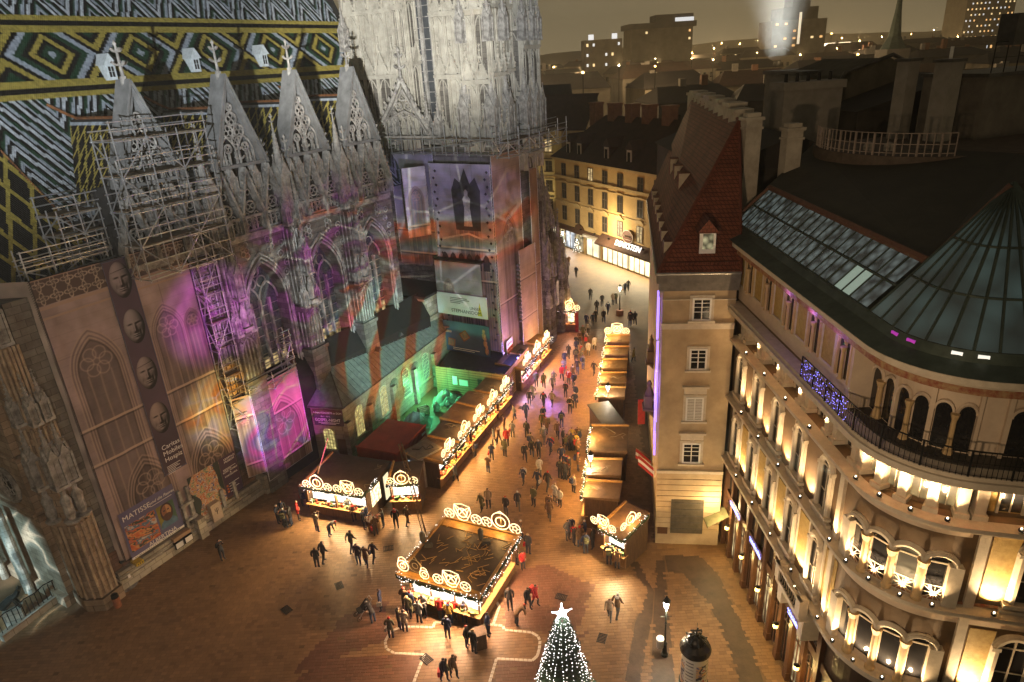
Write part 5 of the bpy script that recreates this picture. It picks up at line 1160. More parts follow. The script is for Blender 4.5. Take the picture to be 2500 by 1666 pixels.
# -- right row, its counters facing the street to the left
RR = [((4.19, 37.87), (4.68, 39.66), 2.3, 'first stall of the right row beside the street lamp'), ((4.74, 40.46), (5.17, 42.38), 2.3, 'second stall of the right row with cables on its roof'), ((5.33, 43.63), (6.11, 47.19), 2.7, 'widest stall of the right row'),
      ((7.16, 52.09), (7.58, 53.81), 2.2, 'stall of the right row just beyond the gap with the lamp'), ((7.79, 54.85), (8.18, 56.74), 2.2, 'middle stall of the far part of the right row'), ((8.41, 57.87), (8.81, 59.7), 2.2, 'stall with a bright patch on its roof in the right row'), ((9.07, 61.02), (9.53, 62.78), 2.2, 'second to last stall of the right row'), ((9.8, 64.12), (10.15, 65.69), 2.2, 'last stall of the right row under the ornament')]
for (xa, ya), (xb, yb), D_, nm in RR:
    L = math.hypot(xb-xa, yb-ya); a = math.atan2(yb-ya, xb-xa)
    s = stall(nm, xb, yb, a+math.pi, L, D_, 2.45, .12, 80, overhang=.12)
    garland(s, (0, -.2, 2.35), (L, -.2, 2.35), int(xa*9)+1, 70, 0, .026, m_bulb2); point('garland_light', (L/2, -.12, 3.15), 140, (1, .55, .16), .3, s)
ornament(11.1, 65.75, 2.7, R_(-12), 0, 'crowned light ornament across the far end of the right row', 0, .95)
bb = thing('market_stall', 'closed dark stall with blank boards in the right row gap', 'market stall', (8.68, 47.6, 0), R_(101.5), 'stalls in the rows of the market')
MB().box(0, 3.9, 0, 1.65, 0, 2.3).build('wall', m_woodd, bb); MB().box(-.1, 4.0, -.1, 1.8, 2.3, 2.42).build('roof', mat('dark_felt', (.05, .04, .035), None, 2, .6), bb)
# -- wide stall at the left
def bigstall(name, label, P, h, cat='market stall'):
    return thing(name, label, cat, (P[0][0], P[0][1], 0), math.atan2(P[1][1]-P[0][1], P[1][0]-P[0][0]), 'free standing stalls in the square')
m_darkroof = mat('dark_roof', (.085, .06, .045), (.045, .032, .025), 1.0, .45, .3)
s = stall('wide food stall with two light ornaments in front of the sacristy', -15.6, 41.35, math.atan2(-1.72, 4.93), 5.0, 3.8, 2.55, .15, 330, m_darkroof, 'free standing stalls in the square', True, (1.0, .70, .36), m_inside_w, overhang=.5)
a0 = math.atan2(-1.72, 4.93); garland(s, (5.05, -.5, 2.62), (5.05, 1.6, 2.66), 5, 30); MB().box(2.45, 2.55, -.1, .1, 1.0, 2.5).build('post', m_wood, s)
t = MB().tube([(.4, 1.2, 2.75), (.8, 2.6, 5.0)], .05, 5); t.build('flagpole', m_ridge, s)
q = MB().box(4.96, 5.02, .6, 1.9, 1.0, 2.3).build('side_hatch', m_inside, s); MB().box(4.95, 5.05, 2.5, 3.2, .3, 2.3).build('side_door', glow('side_glow', (.9, .8, .5), .9), s)
for k, kd in ((1.15, 1), (3.65, 0)): ornament(-15.6+math.cos(a0)*k+.1, 41.35+math.sin(a0)*k-.45, 2.62, a0, kd, ('round' if kd else 'pointed')+' crowned light ornament on the wide food stall', 0, .88)
# -- kiosk by the mast
s = stall('small kiosk with one light ornament right behind the lattice mast', -9.45, 41.0, R_(-2), 2.15, 2.3, 2.5, .1, 170, m_darkroof, 'free standing stalls in the square', True, (1.0, .70, .36), m_inside_w, overhang=.5)
ornament(-8.4, 40.5, 2.6, R_(-2), 1, 'crowned light ornament on the small kiosk by the mast', 0, .85)
# -- square stall in the middle of the square
P0 = Vector((-7.3, 31.35)); a0 = math.atan2(28.99-31.3, -2.71+7.59); L, D_ = 5.15, 5.35
s = thing('market_stall', 'large square stall with a flat roof and garlands along its edges', 'market stall', (P0.x, P0.y, 0), a0, 'free standing stalls in the square')
MB().box(.25, L-.25, .3, D_-.3, 0, .95).build('base', m_wood, s); MB().box(.4, L-.4, .8, D_-.5, .95, 2.5).build('core', m_woodd, s)
MB().box(.35, L-.35, .55, .62, 1.0, 2.4).build('lit_interior', m_inside_w, s); MB().box(L-.62, L-.55, .7, 2.0, 1.0, 2.4).box(L-.62, L-.55, 3.6, 4.8, 1.0, 2.3).build('lit_interior', m_inside_w, s)
MB().box(L-.52, L-.47, 2.3, 3.2, .5, 2.3).build('poster', mat('stall_poster', (.42, .08, .03), (.5, .3, .1), 3, .6, 0), s)
MB().box(.1, L-.1, -.05, .5, .92, 1.0).box(L-.5, L-.05, .5, 4.9, .92, 1.0).build('counter', m_ridge, s)
for px in (.3, 1.7, 3.3, L-.3): MB().box(px-.04, px+.04, .3, .38, 1.0, 2.5).build('post', m_wood, s)
for py in (.4, 2.1, 3.5, D_-.4): MB().box(L-.38, L-.3, py-.04, py+.04, 1.0, 2.5).build('post', m_wood, s)
goods_mb(L-.5, .35, 4, 1.0).build('goods', GOODS, s, (.2, 0, 0))['kind'] = 'stuff'
r = MB().box(-.1, L+.1, -.25, D_+.1, 2.5, 2.72); ro_ = r.build('roof', m_darkroof, s)
t = MB().box(-.14, .02, -.28, D_+.12, 2.55, 2.84).box(L-.02, L+.14, -.28, D_+.12, 2.55, 2.84).box(.02, L-.02, -.28, -.14, 2.55, 2.82).box(.02, L-.02, D_-.0, D_+.13, 2.55, 2.84); t.build('eaves_board', m_ridge, ro_)
MB().box(.05, L-.05, -.05, .25, 2.72, 2.76).box(.05, L-.05, D_-.7, D_-.05, 2.72, 2.77).build('gold_sheet', mat('gold_felt', (.40, .22, .05), (.25, .13, .03), 3, .35, .2), ro_)
rnd = random.Random(11); t = MB()
for i in range(60):
    x, y = rnd.uniform(.3, L-.3), rnd.uniform(.5, D_-.6); a = rnd.gauss(.5, .7); l = rnd.uniform(.15, .75)
    t.tube([(x, y, 2.745), (min(L-.1, max(.1, x+l*math.cos(a))), min(D_-.1, max(.2, y+l*math.sin(a))), 2.76)], .020, 3)
for i in range(6):
    p = [rnd.uniform(.5, L-.5), rnd.uniform(.8, D_-1), 2.745]; pts = []
    for j in range(8): pts.append(tuple(p)); p[0] = min(L-.2, max(.2, p[0]+rnd.uniform(-.6, .6))); p[1] = min(D_-.3, max(.4, p[1]+rnd.uniform(-.5, .5)))
    t.tube(pts, .018, 3)
tag(t.build('scattered_straw', mat('straw', (.62, .40, .15), None, 5, .5, 0), ro_), kind='stuff')
for (x, y) in ((.35, 2.6), (3.6, 4.1)):
    t = MB().box(-.25, .25, -.16, .16, 2.72, 2.86).box(-.2, .2, -.1, .1, 2.86, 2.95).lathe([(.12, 2.9), (.17, 3.1), (.17, 3.6), (.06, 3.75)], (-.35, .15, 0), 8); t.build('roof_vent', m_lead, ro_, (x, y, 0), .4)
sp_ = 1
for (a, b) in (((-.1, -.3, 2.62), (L+.1, -.3, 2.62)), ((L+.15, -.25, 2.66), (L+.15, D_+.1, 2.66)), ((-.15, -.25, 2.7), (-.15, D_+.1, 2.7))): garland(s, a, b, sp_, 44, w=.15); sp_ += 1
def lw(x, y): c, s_ = math.cos(a0), math.sin(a0); return (P0.x+x*c-y*s_, P0.y+x*s_+y*c)
for (x, y, k, sc, lab) in ((3.45, -.05, 0, .9, 'pointed crowned light ornament on the front edge of the square stall'), (.15, .1, 2, .95, 'single ball light ornament at the near corner of the square stall'), (1.65, -.02, 2, .75, 'small single ball light ornament midway along the square stall front'), (1.25, D_+.1, 0, 1.0, 'pointed crowned light ornament at the back edge of the square stall'), (3.95, D_+.1, 1, 1.0, 'round crowned light ornament at the back edge of the square stall')):
    p = lw(x, y); ornament(p[0], p[1], 2.8, a0, k, lab, 0, sc)
t = MB().tube(ringpts((.9, .25, 3.3), .45, 14), .02, 4, True).tube(ringpts((.9, .25, 3.3), .2, 10), .02, 4, True).tube([(.45, .25, 3.3), (.9, .25, 4.0), (1.35, .25, 3.3)], .02, 4); t.build('unlit_ornament', m_frame, s)
def arealamp(parent, loc, rx, rz, sx, sy, e, col):
    la = bpy.data.lights.new('stall_lamp', 'AREA'); la.shape = 'RECTANGLE'; la.size = sx; la.size_y = sy; la.energy = e; la.color = col
    o = bpy.data.objects.new('stall_lamp', la); COL.objects.link(o); o.parent = parent; o.location = loc; o.rotation_euler = (rx, 0, rz); return o
arealamp(s, (L/2, .1, 2.42), R_(-42), 0, 4.4, .25, 400, (1, .62, .36)); arealamp(s, (L-.15, D_/2, 2.42), R_(-42), R_(90), 4.4, .25, 260, (1, .58, .32))
# -- corner kiosk at the right, a gabled front to the square
Q0 = Vector((4.55, 35.0)); a1 = math.atan2(33.8-35.13, 5.82-4.47)
s = stall('angled kiosk with two light ornaments near the cream corner house', 5.0, 34.75, a1, 1.75, 2.5, 2.45, .3, 220, m_felt, 'free standing stalls in the square', True, (1, .70, .36), m_inside_w, overhang=.4)
garland(s, (1.85, -.4, 2.5), (1.85, 2.4, 2.75), 9, 20); ornament(5.0, 34.45, 2.6, a1, 0, 'crowned light ornament on the street side of the angled kiosk', 0, .72); ornament(6.75, 34.5, 2.65, a1+R_(84), 1, 'crowned light ornament on the house side of the angled kiosk', 0, .72)
# -- red kiosk by the far end of the tower
s = stall('small red kiosk topped with light ornaments beyond the tower', 5.6, 74.2, R_(-14), 2.0, 2.2, 2.5, .3, 120, None, 'free standing stalls in the square', True, (1, .45, .28), m_inside, overhang=.3)
MB().box(-.35, 0, -.1, .3, 0, 2.4).box(2.0, 2.35, -.1, .3, 0, 2.4).build('red_pillar', mat('red_paint', (.38, .035, .02), None, 3, .5, 0), s)
for x, y, z, k in ((5.9, 74.0, 2.7, 0), (6.9, 73.8, 2.7, 1), (6.2, 75.2, 3.1, 1), (5.2, 76.2, 3.4, 0), (6.8, 75.4, 3.9, 2)): ornament(x, y, z, R_(-14), k, 'one of the clustered light ornaments on the red kiosk beyond the tower', 0, .9)
# ================================================================== people
def person_mesh(pose):
    """one continuous body grown from a skeleton; hands, nose and ears are added to the same mesh"""
    P = {}; s = 1 if pose != 'child' else 1
    def J(n, x, y, z, r, ry=None): P[n] = (Vector((x, y, z)), r, ry or r)
    walk = {'walk': .20, 'stride': .30}.get(pose, 0); lean = .10 if pose in ('walk', 'stride') else 0
    bend = pose == 'bend'; hip = .93
    def T(y, z):                      # torso lean about the hip
        a = 1.0 if bend else (.05 if lean else 0); return (y*math.cos(a)-(z-hip)*math.sin(a), hip+y*math.sin(a)+(z-hip)*math.cos(a))
    def JT(n, x, y, z, r, ry=None): q = T(y, z); J(n, x, q[0], q[1], r, ry)
    JT('pelvis', 0, 0, hip, .165, .13); JT('waist', 0, 0, 1.10, .165, .125); JT('chest', 0, 0, 1.30, .19, .135); JT('neckbase', 0, .0, 1.46, .10, .09); JT('neck', 0, -.015, 1.52, .06, .06)
    JT('head', 0, -.03, 1.60, .098, .105); JT('crown', 0, -.02, 1.70, .085, .09)
    for sg, n in ((-1, 'l'), (1, 'r')):
        w = walk*sg; back = max(0, w)
        J('hip'+n, sg*.10, 0, .87, .115); J('knee'+n, sg*.11, -.5*w-.02-(.03 if bend else 0), .50, .075); J('ankle'+n, sg*.11, -1.0*w+.02+(.10 if back else 0), .10+back*.25, .052); J('toe'+n, sg*.13, -1.0*w-.14+(.08 if back else 0), .045+back*.1, .045)
        JT('sho'+n, sg*.20, 0, 1.42, .085)
        if pose in ('hold', 'photo'): 
            JT('elb'+n, sg*.27, -.02, 1.17, .062); JT('wri'+n, sg*.10, -.27, 1.20 if pose == 'hold' else 1.48, .042)
        elif pose == 'arms': JT('elb'+n, sg*.29, .05, 1.18, .062); JT('wri'+n, sg*.20, -.10, 1.02, .042)
        elif bend: JT('elb'+n, sg*.22, -.25, 1.35, .062); JT('wri'+n, sg*.16, -.45, 1.25, .042)
        else: JT('elb'+n, sg*.245, .04+.4*w, 1.15, .062); JT('wri'+n, sg*.225, -.06+.8*w, .93, .042)
    E = [('pelvis', 'waist'), ('waist', 'chest'), ('chest', 'neckbase'), ('neckbase', 'neck'), ('neck', 'head'), ('head', 'crown')]
    for n in 'lr': E += [('pelvis', 'hip'+n), ('hip'+n, 'knee'+n), ('knee'+n, 'ankle'+n), ('ankle'+n, 'toe'+n), ('neckbase', 'sho'+n), ('sho'+n, 'elb'+n), ('elb'+n, 'wri'+n)]
    K = list(P); me = bpy.data.meshes.new('skeleton'); me.from_pydata([tuple(P[k][0]) for k in K], [(K.index(a), K.index(b)) for a, b in E], [])
    o = bpy.data.objects.new('skeleton', me); COL.objects.link(o)
    sk = o.modifiers.new('skin', 'SKIN'); sk.branch_smoothing = .3
    for i, k in enumerate(K): v = me.skin_vertices[0].data[i]; v.radius = (P[k][1], P[k][2]); v.use_root = (k == 'pelvis')
    su = o.modifiers.new('sub', 'SUBSURF'); su.levels = 1; su.render_levels = 1
    dg = bpy.context.evaluated_depsgraph_get(); ev = o.evaluated_get(dg); m2 = bpy.data.meshes.new_from_object(ev)
    bpy.data.objects.remove(o)
    b = MB(); b.v = [tuple(v.co) for v in m2.vertices]; b.f = [tuple(p.vertices) for p in m2.polygons]; b.m = [0]*len(b.f); bpy.data.meshes.remove(m2)
    hd, cr, nk = P['head'][0], P['crown'][0], P['neck'][0]
    hem = {'walk': .62, 'stride': .82, 'hold': .80, 'arms': .70, 'bend': .80, 'photo': .60}.get(pose, .75)
    for i, f in enumerate(b.f):
        c = sum((Vector(b.v[k]) for k in f), Vector())/len(f)
        dh = (c-hd).length; dw = min((c-P['wril'][0]).length, (c-P['wrir'][0]).length)
        ax = (cr-nk).normalized(); hgt = (c-nk).dot(ax)
        if hgt > .045 and dh < .22: b.m[i] = 3 if (hgt > .135 or (c-hd).y > .02) else 2
        elif dw < .05: b.m[i] = 2
        elif c.z < .085: b.m[i] = 4
        elif c.z < hem and not (bend and c.y < -.2): b.m[i] = 1
    ax = (cr-nk).normalized(); fwd = Vector((0, -1, 0)); fwd = (fwd-ax*fwd.dot(ax)).normalized(); rt = ax.cross(fwd)
    fp = hd+ax*.0+fwd*.098
    b.add([fp+ax*.03, fp+ax*-.025+rt*.018, fp+ax*-.025-rt*.018, fp+ax*-.02+fwd*.025], [(0, 1, 3), (0, 3, 2), (1, 2, 3)], 2)
    for sg in (-1, 1):
        b.blob(fp+ax*.02+rt*.036*sg-fwd*.008, .012, 4); b.blob(hd+rt*.10*sg+ax*.0, .026, 2, 1.3)
    b.box(fp.x-.024, fp.x+.024, fp.y-.002, fp.y+.01, fp.z-.062, fp.z-.052, 4)
    for n, sg in (('l', -1), ('r', 1)):                     # palm, four unequal curled fingers and a thumb
        w = P['wri'+n][0]; d = (w-P['elb'+n][0]).normalized(); sd = Vector((0, 1, 0)); sd = (sd-d*sd.dot(d)).normalized(); nn = d.cross(sd)
        pc = w+d*.075; b.tube([w+d*.02, pc, w+d*.10], .034, 6, m=2)
        for k, L in enumerate((.055, .07, .075, .062)):
            a = w+d*.10+sd*(.026-.0175*k); q = a+d*L*.5-nn*.004*sg; b.tube([a, q, q+d*L*.4-nn*.018*sg], .0085, 5, m=2, r1=.007)
        a = w+d*.05-sd*.03; b.tube([a, a-sd*.03+d*.025, a-sd*.035+d*.055], .0095, 5, m=2, r1=.008)
    me = b.mesh('person_'+pose, [m_coat0, m_trou, m_skin, m_hair, m_shoe], True); return me
m_coat0 = mat('coat_black', (.034, .031, .031), (.02, .019, .02), 9, .8, .3); m_trou = mat('trousers_dark', (.04, .04, .05), None, 9, .85, .2); m_skin = mat('skin', (.42, .25, .17), (.36, .2, .13), 5, .6, 0); m_hair = mat('hair_dark', (.03, .02, .013), None, 20, .6, .3); m_shoe = mat('shoe', (.012, .012, .012), None, 5, .5, 0)
COATS = {'black': m_coat0, 'navy': mat('coat_navy', (.03, .04, .085), None, 9, .8, .3), 'grey': mat('coat_grey', (.17, .165, .155), None, 9, .85, .3), 'brown': mat('coat_brown', (.15, .085, .045), None, 9, .85, .3), 'red': mat('coat_red', (.42, .025, .02), (.3, .015, .015), 9, .75, .3), 'beige': mat('coat_beige', (.30, .22, .15), None, 9, .85, .3), 'yellow': mat('coat_yellow', (.45, .30, .06), None, 9, .8, .3), 'olive': mat('coat_olive', (.11, .105, .05), None, 9, .85, .3), 'white': mat('coat_white', (.45, .42, .38), None, 9, .85, .3)}
HAIRS = {'dark': m_hair, 'blond': mat('hair_blond', (.38, .26, .12), None, 20, .6, .3), 'brown': mat('hair_brown', (.10, .055, .03), None, 20, .6, .3), 'red cap': mat('cap_red', (.40, .03, .02), None, 9, .8, .2), 'white cap': mat('cap_white', (.5, .48, .44), None, 9, .8, .2), 'black cap': mat('cap_black', (.015, .015, .016), None, 9, .8, .2)}
TROU = {'dark': m_trou, 'jeans': mat('jeans', (.06, .08, .14), None, 9, .85, .3), 'grey': mat('trousers_grey', (.10, .095, .09), None, 9, .85, .3)}
PM = {p: person_mesh(p) for p in ('stand', 'walk', 'stride', 'hold', 'arms', 'bend', 'photo')}
POSEWORD = {'stand': 'standing', 'walk': 'walking', 'stride': 'striding', 'hold': 'with mug', 'arms': 'bent arms', 'bend': 'bending', 'photo': 'raising hands'}
used_labels = {}
cupm = MB().lathe([(.03, 0), (.04, .09), (.036, .09), (.03, .01)], n=8).mesh('mug', GOODS[0])
def person(x, y, rz, pose, coat, hair, trou, where, group, sc=1.0, hood=False):
    lab = '%s-coated person, %s, %s, %s' % (coat, hair+(' hair' if 'cap' not in hair else ''), POSEWORD[pose], where)
    o = inst(PM[pose], 'person', None, (x, y, .012), rz, (sc, sc, sc))
    for i, m in enumerate((COATS[coat], TROU[trou], m_skin, HAIRS[hair], m_shoe)):
        o.material_slots[i].link = 'OBJECT'; o.material_slots[i].material = m
    if pose == 'hold': inst(cupm, 'mug', o, (0, -.33, 1.16))
    if hood: MB().lathe([(.16, 1.38), (.17, 1.46), (.11, 1.52)], (0, .03, 0), 10).build('scarf', HAIRS['red cap'], o)
    k = (len(used_labels)*7+int(x*13)) % 5
    if k == 0: inst(packm, 'backpack', o)
    elif k == 1: inst(handm, 'handbag', o)
    elif k == 2 and pose != 'bend': inst(scarfm, 'scarf', o)
    for ch, ms in zip(o.children, ((COATS['red'], COATS['navy'], COATS['olive'], COATS['white'])[int(abs(y*7)) % 4],)):
        if ch.name.startswith(('backpack', 'handbag', 'scarf')): ch.material_slots[0].link = 'OBJECT'; ch.material_slots[0].material = ms
    used_labels.setdefault(lab, []).append(o); return tag(o, lab, 'person', group)
packm = MB().box(-.15, .15, .13, .30, 1.02, 1.42).box(-.11, .11, .30, .35, 1.06, 1.25).tube([(-.11, .14, 1.05), (-.13, -.15, 1.3), (-.11, .1, 1.46)], .018, 4).tube([(.11, .14, 1.05), (.13, -.15, 1.3), (.11, .1, 1.46)], .018, 4).mesh('backpack', m_coat0)
handm = MB().box(.22, .32, -.16, .12, .62, .88).tube([(.27, -.12, .88), (.24, -.03, 1.08), (.27, .08, .88)], .012, 4).mesh('handbag', m_coat0)
scarfm = MB().lathe([(.13, 1.41), (.15, 1.46), (.12, 1.51), (.09, 1.53)], (0, -.01, 0), 10).box(-.09, -.02, -.19, -.15, 1.15, 1.44).mesh('scarf', m_coat0)
rnd = random.Random(21)
def crowd(lst, where, group, poses, coats, facing=None):
    for (x, y) in lst:
        p = rnd.choice(poses); c = rnd.choice(coats); h = rnd.choice(['dark', 'dark', 'brown', 'brown', 'blond', 'black cap', 'white cap', 'red cap'] if p != 'x' else ['dark']); tr = rnd.choice(['dark', 'dark', 'dark', 'jeans', 'grey'])
        rz = math.atan2(facing[1]-y, facing[0]-x)+math.pi/2+rnd.uniform(-.5, .5) if facing else rnd.choice((d1, d1+math.pi))+math.pi/2+rnd.uniform(-.5, .5)
        person(x, y, rz, p, c, h, tr, where, group, rnd.uniform(.93, 1.04))
DKC = ['black', 'black', 'navy', 'grey', 'brown', 'olive', 'black', 'beige']
crowd([(-17.6, 40.4), (-17.34, 40.75), (-16.9, 39.75), (-16.55, 40.0)], 'at the printed wall table', 'people round the table by the wrapped wall', ['hold', 'stand', 'arms'], ['black', 'navy', 'black'], (-17.08, 40.3))
person(-16.2, 40.6, 1.9, 'arms', 'red', 'blond', 'dark', 'at the printed wall table end', 'people round the table by the wrapped wall')
crowd([(-16.38, 42.3), (-15.8, 41.9)], 'left of the wide food stall', 'people near the wide food stall', ['arms', 'stand'], ['brown', 'grey'], (-15, 43))
person(-14.49, 39.12, 2.6, 'photo', 'beige', 'brown', 'jeans', 'alone before the wide food stall', 'people near the wide food stall')
person(-13.52, 38.58, 1.4, 'bend', 'grey', 'red cap', 'jeans', 'beside the person raising their hands', 'people near the wide food stall')
crowd([(-12.56, 40.78), (-12.04, 40.05), (-11.72, 41.1)], 'queueing at the wide food stall', 'people near the wide food stall', ['stand', 'arms', 'walk'], ['grey', 'brown', 'black'], (-13, 42.5))
crowd([(-11.16, 39.09), (-11.0, 39.6), (-9.82, 39.2), (-10.2, 38.3)], 'round the barrel table before the kiosk', 'people round the barrel table', ['hold', 'stand', 'arms'], ['black', 'navy', 'brown'], (-10.42, 38.85))
person(-8.9, 39.05, .2, 'stand', 'black', 'red cap', 'dark', 'between the barrel table and the mast', 'people near the kiosk', 1, True); person(-8.11, 39.21, 2.2, 'walk', 'brown', 'brown', 'dark', 'just left of the lattice mast foot', 'people near the kiosk')
crowd([(-13.59, 35.39), (-13.25, 35.85)], 'in the pair on the dark square', 'people crossing the dark square', ['stand', 'walk'], ['black', 'grey'], (-12, 40))
crowd([(-11.59, 36.78), (-10.88, 35.44), (-10.35, 35.27), (-9.9, 35.64)], 'in the dark group near the mast', 'people crossing the dark square', ['walk', 'stride', 'stand'], ['black', 'brown', 'olive', 'grey'])
person(-20.3, 36.75, 1.0, 'photo', 'black', 'dark', 'dark', 'alone near the wrapped wall', 'people crossing the dark square')
crowd([(-2.92, 40.35), (-2.41, 40.69), (-1.14, 39.73)], 'behind the square stall', 'people strolling along the market street', ['walk', 'stride', 'stand'], DKC)
crowd([(1.07, 47.23), (1.62, 47.0)], 'in the mid street couple', 'people strolling along the market street', ['walk'], ['black', 'olive'])
crowd([(.22, 43.4), (1.28, 42.8), (2.02, 42.4), (1.53, 44.5), (-.28, 40.25), (.87, 40.6)], 'past the first right stalls', 'people strolling along the market street', ['walk', 'stride', 'stand'], DKC+['white'])
crowd([(1.88, 38.85), (2.44, 40.83), (2.75, 40.33), (1.92, 39.6)], 'below the right row', 'people strolling along the market street', ['stand', 'walk', 'arms'], ['beige', 'black', 'white', 'brown'])
person(.24, 35.46, 2.6, 'stand', 'black', 'blond', 'dark', 'behind the square stall', 'people by the square stall'); person(-.21, 36.94, 1.2, 'walk', 'brown', 'white cap', 'dark', 'behind the square stall ornaments', 'people by the square stall')
person(-.16, 34.11, .5, 'stand', 'red', 'brown', 'dark', 'at the side hatch of the square stall', 'people by the square stall', .85); person(-.55, 34.6, 1.6, 'arms', 'brown', 'dark', 'dark', 'next to the child-sized person in red', 'people by the square stall')
person(-1.05, 30.75, 0, 'stand', 'black', 'dark', 'dark', 'on the pale patch beside the square stall', 'people near the tree'); person(.0, 30.7, .6, 'walk', 'black', 'dark', 'dark', 'in the pair past the square stall', 'people near the tree'); person(.45, 30.9, .9, 'walk', 'red', 'brown', 'dark', 'in the pair past the square stall', 'people near the tree'); person(-.72, 29.5, 2.0, 'bend', 'brown', 'red cap', 'dark', 'between the stall and the tree', 'people near the tree')
crowd([(-8.76, 31.3), (-9.07, 30.35)], 'by the pushchair', 'people before the square stall', ['bend', 'stand'], ['navy', 'black'], (-9.6, 30.9))
crowd([(-7.3, 31.2), (-6.9, 30.95)], 'under the single ball ornament', 'people before the square stall', ['stand', 'arms'], ['navy', 'brown'], (-6, 33))
crowd([(-7.0, 30.6), (-7.45, 29.75), (-7.1, 29.5), (-7.85, 29.1)], 'talking inside the white stone outline', 'people before the square stall', ['stand', 'hold', 'arms'], ['black', 'beige', 'black', 'olive'], (-7.2, 30))
crowd([(-6.34, 30.1), (-6.1, 30.6)], 'before the square stall front', 'people before the square stall', ['stand', 'hold'], ['grey', 'white'], (-6.2, 30.4))
crowd([(-5.1, 30.3), (-4.57, 29.95), (-4.3, 30.15), (-3.7, 29.9)], 'at the square stall front counter', 'people before the square stall', ['stand', 'hold', 'arms'], ['brown', 'red', 'black', 'yellow'], (-4.5, 33))
person(-4.61, 28.81, 2.8, 'stand', 'navy', 'brown', 'grey', 'alone inside the white outline', 'people before the square stall'); person(-2.32, 28.9, 1.3, 'arms', 'navy', 'black cap', 'dark', 'at the white outline edge', 'people near the tree')
crowd([(-3.5, 28.2), (-3.1, 27.7)], 'in the pair with the dark box table', 'people near the tree', ['stand', 'hold'], ['black', 'black'], (-2.8, 28.1))
person(-4.59, 26.01, .8, 'walk', 'black', 'dark', 'dark', 'nearest the bottom with red bag', 'people near the tree'); person(-4.1, 26.2, .6, 'walk', 'brown', 'brown', 'dark', 'nearest the bottom edge', 'people near the tree')
crowd([(4.64, 29.55), (5.1, 29.7)], 'past the dark asphalt strip', 'people near the tree', ['stride'], ['beige', 'brown'])
crowd([(2.95, 36.68), (3.3, 36.12), (3.67, 35.9), (3.97, 35.2), (4.5, 35.6), (3.22, 37.0), (4.1, 36.6)], 'left of the angled kiosk', 'people by the angled kiosk', ['stand', 'hold', 'arms'], ['black', 'black', 'navy', 'grey', 'brown'], (3.6, 36.2))
crowd([(5.3, 34.0), (5.75, 33.6)], 'at the counter of the angled kiosk', 'people by the angled kiosk', ['stand', 'arms'], ['brown', 'black'], (6, 35.5))
crowd([(3.76, 48.6), (4.0, 47.75), (4.33, 47.6), (4.7, 47.7), (4.97, 48.7), (5.1, 48.3), (4.5, 48.75)], 'round the far street table', 'people round the far table', ['hold', 'stand', 'arms'], ['black', 'navy', 'yellow', 'brown', 'black'], (4.36, 48.1))
crowd([(3.07, 43.8), (3.42, 43.55), (3.85, 44.2), (3.6, 44.6)], 'round the near street table', 'people round the near table', ['hold', 'stand'], ['black', 'navy', 'black'], (3.48, 44.05))
crowd([(4.55, 44.8), (4.8, 46.9), (3.9, 41.9)], 'at a counter of the right row', 'people at the right row', ['stand', 'arms'], ['brown', 'grey', 'beige'], (7, 45))
crowd([(2.54, 50.69), (2.57, 55.44), (3.37, 55.59), (1.29, 56.12), (1.69, 57.12), (2.15, 59.84), (2.87, 59.46)], 'further up the street', 'people further up the street', ['walk', 'stride', 'stand'], DKC)
crowd([(4.78, 60.96), (5.37, 59.99), (6.5, 62.25), (7.17, 63.1), (8.1, 61.69), (5.9, 61.0)], 'in purple light between the rows', 'people further up the street', ['walk', 'stride', 'stand'], ['navy', 'black', 'brown', 'red', 'grey'])
rq = random.Random(77); lane = []
while len(lane) < 34:
    y = rq.uniform(45, 73); x = (y-43.4)*.43-6.05+2.2+rq.random()*(10.6-.23*(y-43.4)-3.6)
    if all((x-a)**2+(y-b)**2 > 1.1 for a, b in lane) and all((x-o.location.x)**2+(y-o.location.y)**2 > .8 for o in bpy.data.objects if o.name.startswith('person')): lane.append((x, y))
crowd(lane[:17], 'amid the lane crowd', 'people in the crowded market lane', ['walk', 'stride', 'stand', 'arms'], DKC+['beige'])
crowd(lane[17:], 'between the stall rows', 'people in the crowded market lane', ['walk', 'stride', 'stand', 'hold'], DKC+['red'])
crowd([(8.16, 66.63), (9.02, 67.92)], 'near the far end of the right row', 'people further up the street', ['walk'], ['beige', 'white'])
person(12.6, 64.24, 1.2, 'walk', 'yellow', 'dark', 'dark', 'behind the far right row stalls', 'people further up the street')
crowd([(-1.1, 51.2), (-2.0, 49.3), (-1.6, 49.6), (-5.0, 44.3), (-3.6, 47.6), (-.2, 53.4)], 'at the counters of the left row', 'people at the left row', ['stand', 'arms', 'walk'], ['black', 'brown', 'grey'], (-9, 52))
crowd([(15.52, 85.73), (16.24, 87.26), (11.85, 81.69), (13.27, 81.94), (13.73, 82.36), (12.15, 78.74), (10.7, 84.47), (9.02, 75.22), (9.79, 75.09), (10.86, 79.43), (14.76, 74.7), (14.24, 75.0), (7.8, 75.6), (14.06, 74.18), (10.3, 76.3), (11.2, 75.9)], 'on the far square by the lamp', 'people on the far square', ['walk', 'stand', 'stride'], DKC)
crowd([(9.04, 100.4), (9.5, 100.7), (8.26, 99.56), (9.94, 94.5)], 'in front of the far hotel shops', 'people before the hotel shops', ['walk', 'stand'], DKC)
# the same look twice in one place: give the copies what sets them apart
nth = ['', 'second ', 'third ', 'fourth ', 'fifth ', 'sixth ', 'seventh ', 'eighth ', 'ninth ', 'tenth ']
for lab, os_ in used_labels.items():
    if len(os_) > 1:
        for i, o in enumerate(sorted(os_, key=lambda o: o.location.x)): o['label'] = lab+', %sfrom left' % (nth[i] if i else 'first ')
